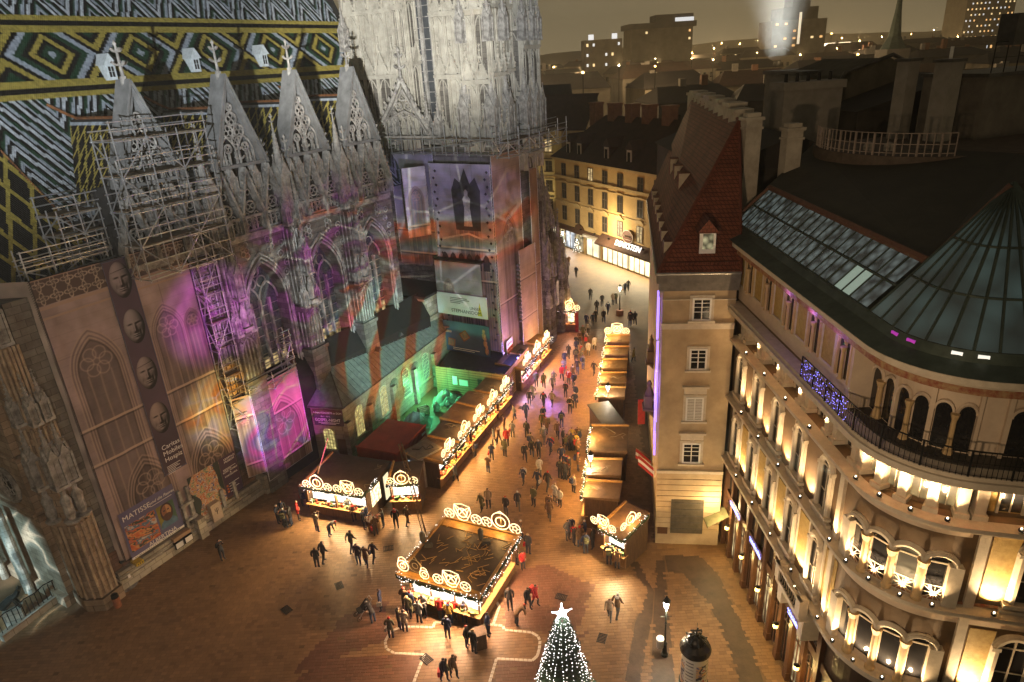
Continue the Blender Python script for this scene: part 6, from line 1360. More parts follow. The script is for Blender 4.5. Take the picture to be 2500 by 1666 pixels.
# things people use
def high_table(x, y, lab, barrel=False):
    t = thing('high_table', lab, 'table', (x, y, 0), 0, 'high tables for drinks')
    if barrel: MB().lathe([(.33, 0), (.43, .35), (.44, .7), (.36, 1.05)], n=16).build('barrel', m_wood, t)
    else: MB().lathe([(.28, 0), (.28, .04), (.05, .06), (.05, 1.04)], n=12).build('leg', m_iron, t)
    MB().lathe([(.0, 1.05), (.48, 1.05), (.48, 1.09), (.0, 1.09)], n=20).build('tabletop', m_woodd, t)
    for i in range(7): a = i*.9; inst(cupm, 'mug', t, (.32*math.cos(a), .32*math.sin(a), 1.09))
    return t
high_table(-17.08, 40.3, 'high table crowded with mugs near the printed wall'); high_table(-10.42, 38.85, 'barrel shaped table in front of the kiosk', True); high_table(4.36, 48.1, 'high table in the far cluster of people in the street'); high_table(3.48, 44.05, 'high table in the near cluster of people in the street')
tag(MB().box(-.3, .3, -.3, .3, 0, 1.05).box(-.36, .36, -.36, .36, 1.05, 1.1).build('box_table', m_woodd, None, (-2.75, 28.2, .01), .3), 'dark box table inside the white outline near the tree', 'table')
pc = thing('pushchair', 'dark pushchair with big wheels beside two people', 'pushchair', (-9.75, 31.0, .012), .6)
t = MB().wall([(-.35, .45), (.3, .45), (.42, .95), (.30, 1.0), (-.1, .62), (-.35, .6)], -.2, .2).build('seat', m_coat0, pc); t = MB()
for y in (-.22, .22): t.tube([(-.4, y, .15), (0, y, .55), (.55, y, 1.05)], .015, 4).tube([(.35, y, .15), (-.1, y, .6)], .015, 4)
t.tube([(.55, -.22, 1.05), (.55, .22, 1.05)], .018, 4).build('frame', m_steel, pc)
for x in (-.4, .35):
    for y in (-.24, .24): MB().tube(ringpts((x, y, .15), .14, 12), .02, 4, True).cyl((x, y-.01, .15), (x, y+.01, .15), .03, 6).build('wheel', m_shoe, pc)
bag = thing('shopping_bag', 'red shopping bag carried near the bottom edge of the square', 'bag', (-4.86, 26.0, .5)); MB().box(-.06, .06, -.16, .16, 0, .36).build('body', COATS['red'], bag); MB().tube([(0, -.1, .36), (0, -.05, .5), (0, .05, .5), (0, .1, .36)], .01, 4).build('handle', COATS['red'], bag)

# ================================================================== street lamps, bin, advertising column, tree
m_lamp = glow('lamp_glass', (1.0, .96, .82), 9); m_post = mat('lamp_iron', (.022, .026, .024), None, 6, .45, .1, .5)
def street_lamp(x, y, lab, e, h=3.9, col=(1, .86, .62)):
    t = thing('street_lamp', lab, 'street lamp', (x, y, 0), 0, 'old iron street lamps'); MB().lathe([(.20, 0), (.20, .12), (.13, .2), (.11, .8), (.14, .85), (.06, .95), (.05, 2.2), (.075, 2.25), (.045, 2.35), (.04, h-.75), (.08, h-.7), (.05, h-.62)], n=10).build('post', m_post, t)
    MB().tube([(-.3, 0, h-1.2), (.3, 0, h-1.2)], .018, 5).build('crossbar', m_post, t)
    MB().lathe([(.11, h-.6), (.19, h-.2), (.19, h-.17)], n=6).build('lantern_glass', m_lamp, t); c = MB().lathe([(.22, h-.17), (.2, h-.1), (.09, h+.05), (.05, h+.08), (.06, h+.13), (.01, h+.2)], n=6)
    for i in range(6): a = i*math.pi/3; c.tube([(.115*math.cos(a), .115*math.sin(a), h-.6), (.2*math.cos(a), .2*math.sin(a), h-.17)], .012, 4)
    c.build('lantern_cap', m_post, t); point('street_lamp_light', (x, y, h-.85), e, col, .12); return t
street_lamp(7.18, 26.87, 'iron street lamp with a litter bin, nearest on the right pavement', 420, col=(1, .85, .6)); street_lamp(5.1, 41.2, 'iron street lamp at the near end of the right row', 120); street_lamp(8.0, 51.9, 'iron street lamp in the gap of the right row', 160); street_lamp(13.53, 78.2, 'iron street lamp alone on the far square with a round base', 260); street_lamp(8.9, 103.5, 'white lit street lamp in front of the far hotel shops', 500, 5.0, (1, .95, .8))
tag(MB().lathe([(.45, 0), (.45, .7), (.4, .75)], n=14).build('round_base', mat('base_stone', (.25, .13, .09), None, 4, .8), None, (13.53, 78.2, 0)), 'round reddish planter base at the foot of the far lamp', 'planter')
b = thing('litter_bin', 'round grey litter bin strapped to the nearest street lamp', 'litter bin', (6.93, 26.9, 0)); MB().lathe([(.17, .55), (.2, .6), (.21, 1.05), (.19, 1.1), (.16, 1.0)], n=14).build('body', mat('bin_grey', (.30, .28, .25), None, 5, .6, .1), b); MB().lathe([(.2, 1.12), (.215, 1.16), (.2, 1.2), (.1, 1.22)], n=14).build('rim', m_wht, b); MB().tube([(.17, 0, .85), (.24, 0, .85)], .03, 4).build('bracket', m_post, b)
b = thing('litter_bin', 'orange banded litter bin at the foot of the left corner buttress', 'litter bin', cw(-1.35, -1.45, 0)); MB().lathe([(.2, .0), (.22, .1), (.22, .7), (.19, .75)], n=12).build('body', mat('bin_orange', (.34, .12, .05), (.2, .08, .04), 3, .6, .1), b); MB().lathe([(.23, .75), (.2, .95), (.06, 1.0)], n=12).build('lid', m_iron, b)
ad = thing('advertising_column', 'round poster column with a dark bulging crown and figure finial, at the bottom edge', 'advertising column', (8.22, 25.0, 0))
def posters(X, Z):
    C = np.array((.52, .46, .36))*(.8+.3*fbm(X, Z, 1.5, 91, 3))[..., None]; a = (X % 1.1)
    C = np.where(((a > .55) & (Z < 2.1) & (a < 1.05))[..., None], blob_print([(.1, .12, .25), (.5, .3, .15), (.04, .04, .06), (.42, .4, .36), (.3, .05, .05)], 92, 3)(X, Z), C); C = np.where(((Z % .28) < .07)[..., None] & ((a < .5) & (a > .08))[..., None], np.array((.08, .06, .06)), C); return C
o = picture('posters', bl, ad, 3.9, 2.6, 120, 60, posters, (0, 0, .3)); me = o.data
for v in me.vertices: a = v.co.x/.62; v.co = (.625*math.cos(-a), .625*math.sin(-a), v.co.z)
MB().lathe([(.7, 0), (.7, .25), (.62, .3), (.615, 2.9)], n=28).build('drum', m_post, ad)
MB().lathe([(.64, 2.9), (.72, 3.0), (.74, 3.2), (.68, 3.42), (.50, 3.62), (.40, 3.7), (.40, 3.95), (.30, 4.1), (.18, 4.15), (.10, 4.3)], n=24).build('crown', mat('wet_iron', (.03, .026, .022), (.02, .017, .015), 4, .25, .2, .4), ad)
t = MB()
for i in range(8): a = i*math.pi/4; t.tube([(.42*math.cos(a), .42*math.sin(a), 3.75), (.5*math.cos(a), .5*math.sin(a), 3.95), (.3*math.cos(a), .3*math.sin(a), 4.15), (.12*math.cos(a), .12*math.sin(a), 4.25)], .035, 5); t.blob((.5*math.cos(a), .5*math.sin(a), 4.0), .06)
t.build('scroll', m_post, ad); t = MB().tube([(0, 0, 4.3), (0, 0, 4.62)], .05, 6).tube([(-.28, 0, 4.68), (-.1, .02, 4.62), (.1, .02, 4.6), (.26, 0, 4.66)], .05, 6).tube([(.02, 0, 4.6), (.05, 0, 4.78)], .04, 5).blob((.05, 0, 4.82), .06).tube([(0, 0, 4.7), (.02, 0, 5.3)], .012, 4); t.build('finial', m_post, ad)
ad.scale = (1.05, 1.05, .77)
# fir tree with strings of lights and a star
TX, TY, TH = 1.5, 23.3, 6.6
tree = thing('christmas_tree', 'dark fir tree strung with white lights and topped by a bright star', 'tree', (TX, TY, 0))
MB().tube([(0, 0, 0), (0, 0, TH*.6), (0, 0, TH-.1)], .14, 8, r1=.03).build('trunk', mat('bark', (.07, .045, .03), None, 6, .9, .4), tree)
m_need = mat('fir_needles', (.030, .052, .020), (.014, .026, .010), 3, .7, 0); rnd = random.Random(4); rg = np.random.default_rng(4)
br = MB(); V = []; F = []
nb = 620
for i in range(nb):
    z = .35+(TH-.5)*(i/nb)**.92; R = 1.8*(1-z/TH)**.86+.10; a = i*2.39996+rnd.uniform(-.3, .3); L = R*rnd.uniform(.72, 1.12)*(1.22 if rnd.random() < .07 else 1)
    d = Vector((math.cos(a), math.sin(a), -.06-.25*(1-z/TH)+.35*(z/TH)**2)); p0 = Vector((0, 0, z)); up = Vector((0, 0, 1)); sd = d.cross(up).normalized()
    br.tube([p0, p0+d*L*.6, p0+d*L+up*.10*L], .016, 3, r1=.005)
    nq = int(26*L)+8
    for k in range(nq):
        t = rnd.uniform(.22, 1.02); q = p0+d*L*t+up*(.10*L*max(0, t-.6)*2.5); fan = (1-t)*.42*L*.5+.06
        q = q+sd*rnd.uniform(-fan, fan)*1.6+up*rnd.uniform(-.05, .04); l = rnd.uniform(.10, .2); dr = (d*rnd.uniform(.5, 1)+sd*rnd.uniform(-.9, .9)+up*rnd.uniform(-.35, .35)).normalized(); w = dr.cross(up+sd*rnd.uniform(-.5, .5)).normalized()*.028
        n0 = len(V); V += [q-w, q+w, q+dr*l+w*.25, q+dr*l-w*.25]; F.append((n0, n0+1, n0+2, n0+3))
br.build('branch', MATS['bark'], tree); c = MB(); c.v = [tuple(v) for v in V]; c.f = F; c.m = [0]*len(F); tag(c.build('crown', m_need, tree), kind='stuff')
t = MB(); strings = 22
for i in range(strings):
    a0_ = 2*math.pi*i/strings; wob = rnd.uniform(-.12, .12); zz = TH-.15
    while zz > .4:
        R = 1.8*(1-zz/TH)**.86+.12+rnd.uniform(-.05, .12); a = a0_+wob*math.sin(zz*1.3)
        t.blob((R*math.cos(a), R*math.sin(a), zz), rnd.choice((.014, .017, .022))); zz -= rnd.uniform(.10, .24)
tag(t.build('string_bulb', glow('tree_bulb', (1.0, .93, .86), 9), tree), kind='stuff')
t = MB(); st = []
for i in range(10): a = math.pi/2+i*math.pi/5; r = (.46, .17)[i % 2]*(1 if i else 1.2); st.append((r*math.cos(a), TH+.3+r*math.sin(a)))
t.add([(x, 0, z) for x, z in st]+[(0, -.14, TH+.3), (0, .14, TH+.3)], [(i, (i+1) % 10, 10) for i in range(10)]+[((i+1) % 10, i, 11) for i in range(10)]); so = t.build('star', glow('star_light', (.86, .90, 1.0), 6), tree, (0, 0, 0), .15)
t = MB()
for i in range(10): t.blob((st[i][0], 0, st[i][1]), .04)
t.build('star_bulb', glow('star_bulb', (.9, .93, 1), 12), so); point('star_light', (TX, TY-.3, TH+.35), 45, (.85, .9, 1), .2); point('tree_light', (TX-1.5, TY-1.3, 3.6), 90, (1, .9, .8), .5); point('tree_light', (TX+1.6, TY-.9, 3.2), 90, (1, .9, .8), .5)
# equestrian group and railing in the corner of the west front, lit by the projector
m_bron = mat('bronze', (.05, .06, .055), (.02, .026, .024), 3, .4, .2, .6)
rl = thing('railing', 'low stone base with an iron railing at the left edge of the square', 'railing', cw(-6.2, 2.2, 0), CA+R_(8)); MB().box(0, 3.6, -.2, .2, 0, .5).build('base', m_st, rl)
bar = MB().cyl((0, 0, .5), (0, 0, 1.5), .025, 5).mesh('bar', m_iron)
for i in range(13): inst(bar, 'bar', rl, (.15+i*.28, 0, 0))
MB().tube([(0, 0, 1.5), (.6, 0, 1.62), (1.2, 0, 1.5), (1.8, 0, 1.62), (2.4, 0, 1.5), (3.0, 0, 1.62), (3.6, 0, 1.5)], .04, 5).build('top_rail', m_iron, rl)
st_ = thing('statue', 'dark bronze crouching figure on the stone base by the railing', 'statue', cw(-4.9, 3.1, .0), .4)
t = MB().box(-.5, .5, -.4, .4, 0, 1.1).build('plinth', m_st, st_); MB().tube([(-.5, 0, 1.3), (0, 0, 1.7), (.4, 0, 1.9), (.6, 0, 2.2)], .28, 8, r1=.14).tube([(-.4, .15, 1.3), (-.5, .2, 1.1)], .1, 6).tube([(.2, .15, 1.7), (.3, .3, 1.1)], .09, 6).tube([(.2, -.15, 1.7), (.5, -.3, 1.15)], .09, 6).blob((.66, 0, 2.36), .17).build('figure', m_bron, st_)
# ================================================================== ornate corner building at the right
m_plas = mat('cream_plaster', (.60, .48, .36), (.50, .39, .29), 1.2, .75, .12); m_trim = mat('pale_trim', (.58, .50, .39), (.46, .39, .30), 2.5, .7, .15)
m_umber = mat('umber_paint', (.155, .095, .048), (.105, .065, .034), 1.1, .7, .15); m_ochre = mat('ochre_panel', (.42, .29, .09), (.30, .19, .05), 5, .65, .2); m_shopw = mat('shop_timber', (.10, .045, .022), (.065, .03, .015), 2, .5, .15)
m_copper = mat('green_copper', (.075, .10, .085), (.04, .055, .048), 1.2, .5, .2, .3); m_brk = mat('red_bracket', (.42, .06, .02), (.28, .04, .015), 6, .7, .3); m_frz = mat('red_frieze', (.22, .05, .03), (.36, .24, .12), 5, .7, .2)
m_pane = mat('dark_pane', (.02, .02, .022), (.012, .012, .014), 2, .08, 0, spec=.6); m_col = mat('warm_column', (.52, .36, .18), (.44, .30, .15), 3, .6, .1)
m_shopl = window_glow('shop_window', (1.0, .78, .40), 1.1, 1.6, .10); m_spot = glow('spot_lens', (1.0, .86, .62), 14); m_yglobe = glow('yellow_globe', (1.0, .66, .16), 4.5); m_blue = glow('blue_neon', (.22, .26, 1.0), 3.2)
HB = thing('corner_building', 'ornate uplit corner building with arcades, blue script signs and a glazed green roof', 'building', (12.9, 35.5, 0), R_(-90))
RC, CX, CYY, T0 = 3.1, 14.0, 3.1, 14.0; ARC = R_(73); T1 = T0+RC*ARC
def path(t, y, z):          # t along the facade, y into the wall; straight, round the corner, straight again
    if t <= T0: return (t, y, z)
    if t < T1: f = (t-T0)/RC; r = RC-y; return (CX+r*math.sin(f), CYY-r*math.cos(f), z)
    s, c = math.sin(ARC), math.cos(ARC); d = t-T1; return (CX+(RC-y)*s+d*c, CYY-(RC-y)*c+d*s, z)
TA, TB = -.2, T1+10
def strip(mb, t0, t1, y0, y1, z0, z1, m=0):
    n = 1+int(max(0, min(t1, T1)-max(t0, T0))/.3)*1+ (1 if t1 > T0 else 0); return mb.longbox(t0, t1, y0, y1, z0, z1, max(1, int((t1-t0)/.35)) if t1 > T0 else 1, m)
def hb(mb, name, m, parent=HB): return mb.map(path).build(name, m, parent)
# body
t = MB()
for z0, z1, y in ((0, 6.5, .25), (6.5, 11, 0), (11, 14.6, 0), (14.6, 16.5, .55)): strip(t, TA, TB, y, y+.9, z0, z1)
strip(t, TA, 12.6, 0, .8, 16.5, 20); strip(t, 12.6, TB, .82, 2.0, 16.5, 20)
hb(t, 'wall', m_umber)
t = MB(); strip(t, TA, 12.6, -.03, 0, 16.9, 17.7); strip(t, TA, 12.6, -.012, .0, 17.7, 19.9); strip(t, 12.6, TB, .80, .82, 16.6, 19.9); strip(t, T0-.2, T1+.3, -.04, 0, 14.0, 14.55) ; strip(t, 11.9, TB, -.02, .0, 10.2, 11.0); strip(t, 11.9, TB, -.03, .0, 6.6, 7.2); hb(t, 'plaster', m_plas)
# ledges, cornices
for name, lst, m in (('ledge', ((6.55, 6.75, -.42), (6.75, 6.88, -.5), (10.75, 10.9, -.38), (10.9, 11.05, -.5), (14.35, 14.5, -.32), (14.5, 14.66, -.48)), m_trim), ('cornice', ((19.75, 19.95, -.3), (19.95, 20.15, -.6)), m_trim), ('balcony_slab', ((16.35, 16.6, -.72), (16.6, 16.75, -.6)), m_trim)):
    for z0, z1, y in lst: hb(strip(MB(), TA, TB, y, .05 if name != 'balcony_slab' else 1.4, z0, z1), name, m)
hb(MB().box(12.25, 12.62, -.1, 1.5, 16.8, 19.9), 'pilaster', m_plas); hb(strip(MB(), TA, TB, -.31, -.05, 19.5, 19.75), 'frieze', m_frz); hb(strip(strip(MB(), TA, TB, -.06, 0, 10.55, 10.7), T0, TB, -.07, 0, 11.1, 11.2), 'frieze', m_frz)
hb(strip(MB(), 12.6, TB, .0, .80, 16.76, 16.80), 'terrace_floor', mat('terrace_tile', (.06, .055, .05), None, 3, .5))
BAY = [.0, 2.63, 5.26, 7.9, 10.5, 13.2]; WIN = [1.32, 3.95, 6.58, 9.2, 11.85]
spotm = MB().lathe([(.06, 0), (.09, .04), (.09, .1), (.0, .1)], n=8).tube([(0, 0, 0), (0, .12, -.08)], .02, 4).mesh('spotlight', m_iron); lensm = MB().blob((0, 0, .13), .035).mesh('lens', m_spot)
NSP = [0]
def uplight(t_, z, e, tilt=.28, y=-.40, col=(1.0, .68, .35), ang=112):
    p = path(t_, y, z); o = inst(spotm, 'spotlight', HB, p); inst(lensm, 'lens', o)
    a = path(t_, y+tilt, z+1.0); d = bpy.data.lights.new('uplight', 'SPOT'); d.energy = e*11; d.color = col; d.spot_size = R_(ang); d.spot_blend = 1.0; d.shadow_soft_size = .05
    l = bpy.data.objects.new('uplight', d); COL.objects.link(l); l.parent = HB; l.location = (p[0], p[1], p[2]+.2); l.rotation_euler = (Vector(a)-Vector(p)).to_track_quat('-Z', 'Y').to_euler(); NSP[0] += 1
def arch_win(tc, z, w, h, deep=.22, m=m_pane, frame=m_trim, name='window', y0=0.0, jamb=.13):
    """round-headed window with stone surround, sash bars and dark glass"""
    p = MB().wall([(tc-w/2, z), (tc+w/2, z)]+[(tc+w/2*math.cos(R_(a)), z+h-w/2+w/2*math.sin(R_(a))) for a in range(0, 181, 20)], y0-.015, y0+.0); o = hb(p, name, m)
    t = MB(); pts = [(tc+w/2, y0-.10, z)]+[(tc+w/2*math.cos(R_(a)), y0-.10, z+h-w/2+w/2*math.sin(R_(a))) for a in range(0, 181, 15)]+[(tc-w/2, y0-.10, z)]
    t.tube(pts, jamb, 6); t.tube([(p_[0]+(p_[0]-tc)*.22, y0-.05, p_[2]+(.08 if p_[2] > z+h-w/2 else 0)) for p_ in pts], .05, 5); t.box(tc-w/2-.25, tc+w/2+.25, y0-.28, y0, z-.16, z); t.box(tc-w/2-.3, tc+w/2+.3, y0-.2, y0, z-.45, z-.3)
    for s in (-1, 1): t.box(tc+s*(w/2+.02)-.14, tc+s*(w/2+.02)+.14, y0-.22, y0, z+h-w/2-.08, z+h-w/2+.08)
    hb(t, 'surround', frame, o)
    t = MB().box(tc-.03, tc+.03, y0-.05, y0-.016, z, z+h-.1).box(tc-w/2, tc+w/2, y0-.05, y0-.016, z+h-w/2-.03, z+h-w/2+.03).box(tc-w/2, tc+w/2, y0-.05, y0-.016, z+.9, z+.94); hb(t, 'window_frame', frame, o); return o
for tc in WIN:
    arch_win(tc, 7.35, .95, 2.75); arch_win(tc, 11.5, .95, 2.55)
    for z0, z1 in ((7.5, 10.1),): hb(MB().box(tc+.78, tc+1.75, -.03, 0, z0, z1), 'painted_panel', m_ochre); 
    for s in (-1, 1): hb(MB().box(tc+s*.72-.07, tc+s*.72+.07, -.10, 0, 7.1, 10.5), 'pilaster', m_trim)
for tb in BAY[:-1]:
    uplight(tb, 6.95, 26); uplight(tb, 11.1, 34); uplight(tb, 14.72, 30, .42)
for tc in (3.0, 8.5): hb(MB().box(tc-.02, tc+.02, -.06, 0, 11.1, 14.3), 'pilaster', m_trim)
# loggia storey with red brackets
def bracket(tc, y, z):
    t = MB()
    for i in range(7): w = .24-.022*i; t.box(tc-w, tc+w, y-.40+.05*i, y, z-.10-.11*i, z-.015-.11*i)
    hb(t, 'bracket', m_brk)
loggia = [.35, 1.05, 2.95, 3.65, 5.6, 6.3, 8.2, 8.9, 10.9, 11.6, 13.2, 13.75, 14.85, 15.85, 16.85, 17.8, 18.35, 20.3, 21.0]
for tc in loggia:
    hb(MB().box(tc-.17, tc+.17, .12, .55, 14.7, 16.3).box(tc-.24, tc+.24, .02, .55, 14.66, 14.85), 'pilaster', m_trim); bracket(tc, .35, 16.33)
for tc in [(a+b)/2 for a, b in zip(loggia, loggia[1:]) if b-a > .9]:
    lit = tc > 14 and tc < 17.9
    o = hb(MB().box(tc-.36, tc+.36, .49, .54, 14.85, 16.2), 'window', window_glow('loggia_window', (.9, .62, .25), .55, 2, .2) if lit else m_pane); t = MB()
    t.box(tc-.42, tc-.34, .42, .5, 14.8, 16.25).box(tc+.34, tc+.42, .42, .5, 14.8, 16.25).box(tc-.02, tc+.02, .45, .49, 14.85, 16.2).box(tc-.36, tc+.36, .45, .49, 15.75, 15.79); hb(t, 'window_frame', m_trim, o)
for tc in (14.3, 15.35, 16.35, 17.35): uplight(tc, 14.72, 26, .45, -.32)
for tc in (19.4,): hb(MB().box(tc-.7, tc+.7, .5, .55, 14.8, 16.2), 'painted_panel', m_ochre); uplight(tc, 14.72, 40, .4)
# frieze storey: paired dark arches with a column between, and golden panels
for tc in WIN+[-1.2]:
    for s in (-1, 1): hb(MB().wall([(tc+s*.27-.2, 17.75), (tc+s*.27+.2, 17.75)]+[(tc+s*.27+.2*math.cos(R_(a)), 19.15+.2*math.sin(R_(a))) for a in range(0, 181, 30)], -.03, 0), 'window', m_pane)
    t = MB().lathe([(.12, 0), (.08, .08), (.075, 1.15), (.13, 1.3), (.13, 1.36)], (tc, -.13, 17.72), 8); t.box(tc-.58, tc-.48, -.12, 0, 17.7, 19.45).box(tc+.48, tc+.58, -.12, 0, 17.7, 19.45); t.tube([(tc+s*.27+.22*math.cos(R_(a)), -.06, 19.15+.22*math.sin(R_(a))) for s in (-1, 1) for a in range(180 if s < 0 else 180, -1, -30)], .04, 4); hb(t, 'column', m_col)
for tc in BAY[:-1]:
    o = hb(MB().box(tc-.52, tc+.52, -.035, -.0, 17.8, 19.35), 'gold_panel', m_ochre); hb(MB().box(tc-.6, tc-.52, -.09, 0, 17.72, 19.43).box(tc+.52, tc+.6, -.09, 0, 17.72, 19.43).box(tc-.52, tc+.52, -.09, 0, 19.35, 19.43).box(tc-.52, tc+.52, -.09, 0, 17.72, 17.8), 'panel_frame', m_trim, o)
for tc in (13.4, 15.2, 17.0, 19.6):
    for s in (-1, 1): hb(MB().wall([(tc+s*.44-.33, 16.85), (tc+s*.44+.33, 16.85)]+[(tc+s*.44+.33*math.cos(R_(a)), 18.3+.33*math.sin(R_(a))) for a in range(0, 181, 20)], .77, .80), 'window', m_pane)
    t = MB().lathe([(.2, 0), (.13, .3), (.11, .35), (.10, 1.25), (.17, 1.45), (.17, 1.52)], (tc, .62, 16.8), 8); hb(t, 'column', m_col); t = MB()
    t.tube([(tc+s*.44+.37*math.cos(R_(a)), .73, 18.3+.37*math.sin(R_(a))) for s in (-1, 1) for a in range(180, -1, -20)], .07, 4); t.box(tc-.95, tc-.80, .66, .80, 16.8, 19.1).box(tc+.80, tc+.95, .66, .80, 16.8, 19.1); hb(t, 'surround', m_plas)
# iron balcony railing with purple-blue lights
def railing(t0, t1, y, z, h, m):
    t = MB(); n = int((t1-t0)/.14)
    for i in range(n+1): q = t0+(t1-t0)*i/n; t.cyl((q, y, z), (q, y, z+h), .012 if i % 8 else .035, 4)
    k = max(1, int((t1-t0)/.35))
    for zz, r in ((z+.06, .015), (z+h, .03), (z+h*.55, .012)): t.tube([(t0+(t1-t0)*i/k, y, zz) for i in range(k+1)], r, 4)
    return hb(t, 'railing', m)
railing(9.6, 20.5, -.62, 16.76, .95, m_iron)
bm = glow('violet_bulb', (.25, .22, 1.0), 3.5); t = MB(); rnd = random.Random(8)
for i in range(160): t.blob(path(rnd.uniform(9.6, 13.6), -.63, 16.8+rnd.random()*.9), .016)
tag(t.build('railing_bulb', bm, HB), kind='stuff')
pl = point('violet_lamp', path(9.3, -.55, 19.5), 7, (.40, .2, 1.0), .1, HB); point('violet_lamp', path(11.6, -.6, 19.3), 6, (.40, .2, 1.0), .1, HB); point('violet_lamp', path(6.8, -.55, 19.6), 5, (.40, .2, 1.0), .1, HB)
# corner arcades: columns and round arches in two storeys
for z0, hcol in ((6.9, 2.1), (11.07, 1.75)):
    ts = [14.15, 15.1, 16.05, 17.0, 17.95]
    for i, tc in enumerate(ts):
        if 0 < i < 4: t = MB().lathe([(.19, 0), (.19, .12), (.135, .2), (.12, hcol-.3), (.14, hcol-.28), (.20, hcol-.06), (.22, hcol)], path(tc, -.18, z0), 10); t.build('column', m_col, HB)
        else: hb(MB().box(tc-.22, tc+.22, -.3, 0, z0, z0+hcol), 'pier', m_trim)
    t = MB()
    for a, b in zip(ts, ts[1:]):
        c = (a+b)/2; r = (b-a)/2-.02
        for rr, y, th in ((r, -.22, .09), (r+.06, -.15, .07)): t.tube([path(c+rr*math.cos(R_(q)), y, z0+hcol+rr*.92*math.sin(R_(q))) for q in range(0, 181, 15)], th, 5)
    t.build('arch', m_trim, HB)
    for i, (a, b) in enumerate(zip(ts, ts[1:])):
        c = (a+b)/2; o = hb(MB().wall([(c-.34, z0+.1), (c+.34, z0+.1)]+[(c+.34*math.cos(R_(q)), z0+hcol+.3*math.sin(R_(q))) for q in range(0, 181, 20)], -.03, 0), 'window', window_glow('bay_window', (.75, .55, .25), .28, 1.6, .15) if (i in (2,) and z0 > 10) else m_pane); t = MB()
        t.box(c-.38, c-.32, -.07, 0, z0, z0+hcol).box(c+.32, c+.38, -.07, 0, z0, z0+hcol).box(c-.34, c+.34, -.06, -.031, z0+hcol-.1, z0+hcol-.04)
        if z0 > 10:
            for k in range(5): q = c-.4+.2*k; t.tube([(q, -.2, z0+.1), (c+.4-.2*k, -.2, z0+.75)], .012, 4)
            t.tube([(c-.42, -.2, z0+.1), (c+.42, -.2, z0+.1)], .015, 4).tube([(c-.42, -.2, z0+.75), (c+.42, -.2, z0+.75)], .018, 4).tube([(c, -.2, z0+.1), (c, -.2, z0+.75)], .012, 4).tube([(c-.42, -.2, z0+.43), (c+.42, -.2, z0+.43)], .012, 4)
        hb(t, 'grille', m_trim, o)
    for tc in (13.4, 14.6, 15.55, 16.55, 17.45): uplight(tc, z0+.02, 19 if z0 > 10 else 21, .30, -.42)
for tc in (13.2, 18.6):
    hb(MB().box(tc-.16, tc+.16, -.14, 0, 6.9, 14.3), 'pilaster', m_trim)
for tc in (20.4, 23.5):
    for z in (7.3, 11.5): arch_win(tc, z, 1.15, 2.65)
for tc in (19.3, 22.0):
    for z in (6.95, 11.1): uplight(tc, z, 46, .3); hb(MB().box(tc-.42, tc+.42, -.03, 0, z+.3, z+3.1), 'painted_panel', m_ochre)
# stone balcony on the long side, on brackets
t = MB().box(10.3, 13.0, -1.0, 0, 6.35, 6.6).box(10.3, 10.7, -1.05, -.65, 6.6, 7.5).box(12.6, 13.0, -1.05, -.65, 6.6, 7.5); t.box(10.25, 13.05, -1.08, -.92, 7.35, 7.5)
for s in (10.5, 12.8): t.wall([(s-.2, 5.2), (s+.2, 5.2), (s+.25, 6.35), (s-.25, 6.35)], -.8, 0)
hb(t, 'stone_balcony', m_trim); t = MB()
for i in range(9): c = 10.85+i*.21; t.tube([(c+.09*math.cos(q*.785), -.98, 6.98+.3*math.sin(q*.785)) for q in range(8)], .02, 4, True)
hb(t, 'balcony_grille', m_iron); uplight(11.65, 7.0, 26, .4, -.7)
# shop storey
for i, tb in enumerate([-.1, 1.3, 2.6, 3.95, 5.25, 6.6, 7.9, 9.2, 10.5, 11.85, 13.2]):
    hb(MB().box(tb-.16, tb+.16, -.02, .28, 0, 6.5).box(tb-.2, tb+.2, -.06, .28, 0, .5), 'shop_pilaster', m_shopw)
hb(strip(strip(MB(), TA, TB, .1, .3, 3.75, 4.25), TA, TB, .05, .3, 6.1, 6.5), 'shop_fascia', m_shopw); hb(strip(MB(), T0-.6, TB, .2, .26, 0, 6.1), 'shop_wall', mat('dark_shop', (.05, .03, .02), None, 2, .35))
for i, tc in enumerate([.6, 1.95, 3.3, 4.6, 5.95, 7.25, 8.55, 9.85, 11.2, 12.5]):
    lit = i in (1, 2, 4, 5, 8); o = hb(MB().box(tc-.46, tc+.46, .2, .24, .3, 3.6), 'shop_window', m_shopl if lit else m_pane); t = MB()
    for k in (-.46, -.15, .15, .46): t.box(tc+k-.025, tc+k+.025, .15, .2, .3, 3.6)
    t.box(tc-.46, tc+.46, .15, .2, 2.9, 2.95).tube([(tc+.46*math.cos(R_(q)), .17, 3.2+.35*math.sin(R_(q))) for q in range(0, 181, 20)], .03, 4); hb(t, 'window_frame', m_shopw, o); hb(MB().box(tc-.42, tc+.42, .2, .24, 4.4, 6.0), 'window', m_pane)
rnd = random.Random(3)
for i, tc in enumerate((2.2, 5.6, 11.0)):
    sg = thing('script_sign', ('blue neon script sign nearest the cream house', 'blue neon script sign in the middle of the shop front', 'blue neon script sign nearest the rounded corner')[i], 'sign', Vector((12.9, 35.5, 0)), R_(-90), 'blue neon script signs over the shop windows')
    MB().box(tc-.9, tc+.9, -.08, -.02, 4.05, 4.55).build('backing', m_shopw, sg); t = MB(); pts = [(tc-.85+.0, -.12, 4.3)]
    for k in range(42): x = tc-.82+1.64*k/41; pts.append((x+.06*math.sin(k*1.9), -.12, 4.29+(.15 if k in (3, 4, 19, 20, 33) else .085)*math.sin(k*1.35+i)))
    t.tube(pts, .02, 4).tube([(tc-.8, -.12, 4.12), (tc, -.12, 4.16), (tc+.82, -.12, 4.13)], .016, 4); t.build('lettering', m_blue, sg)
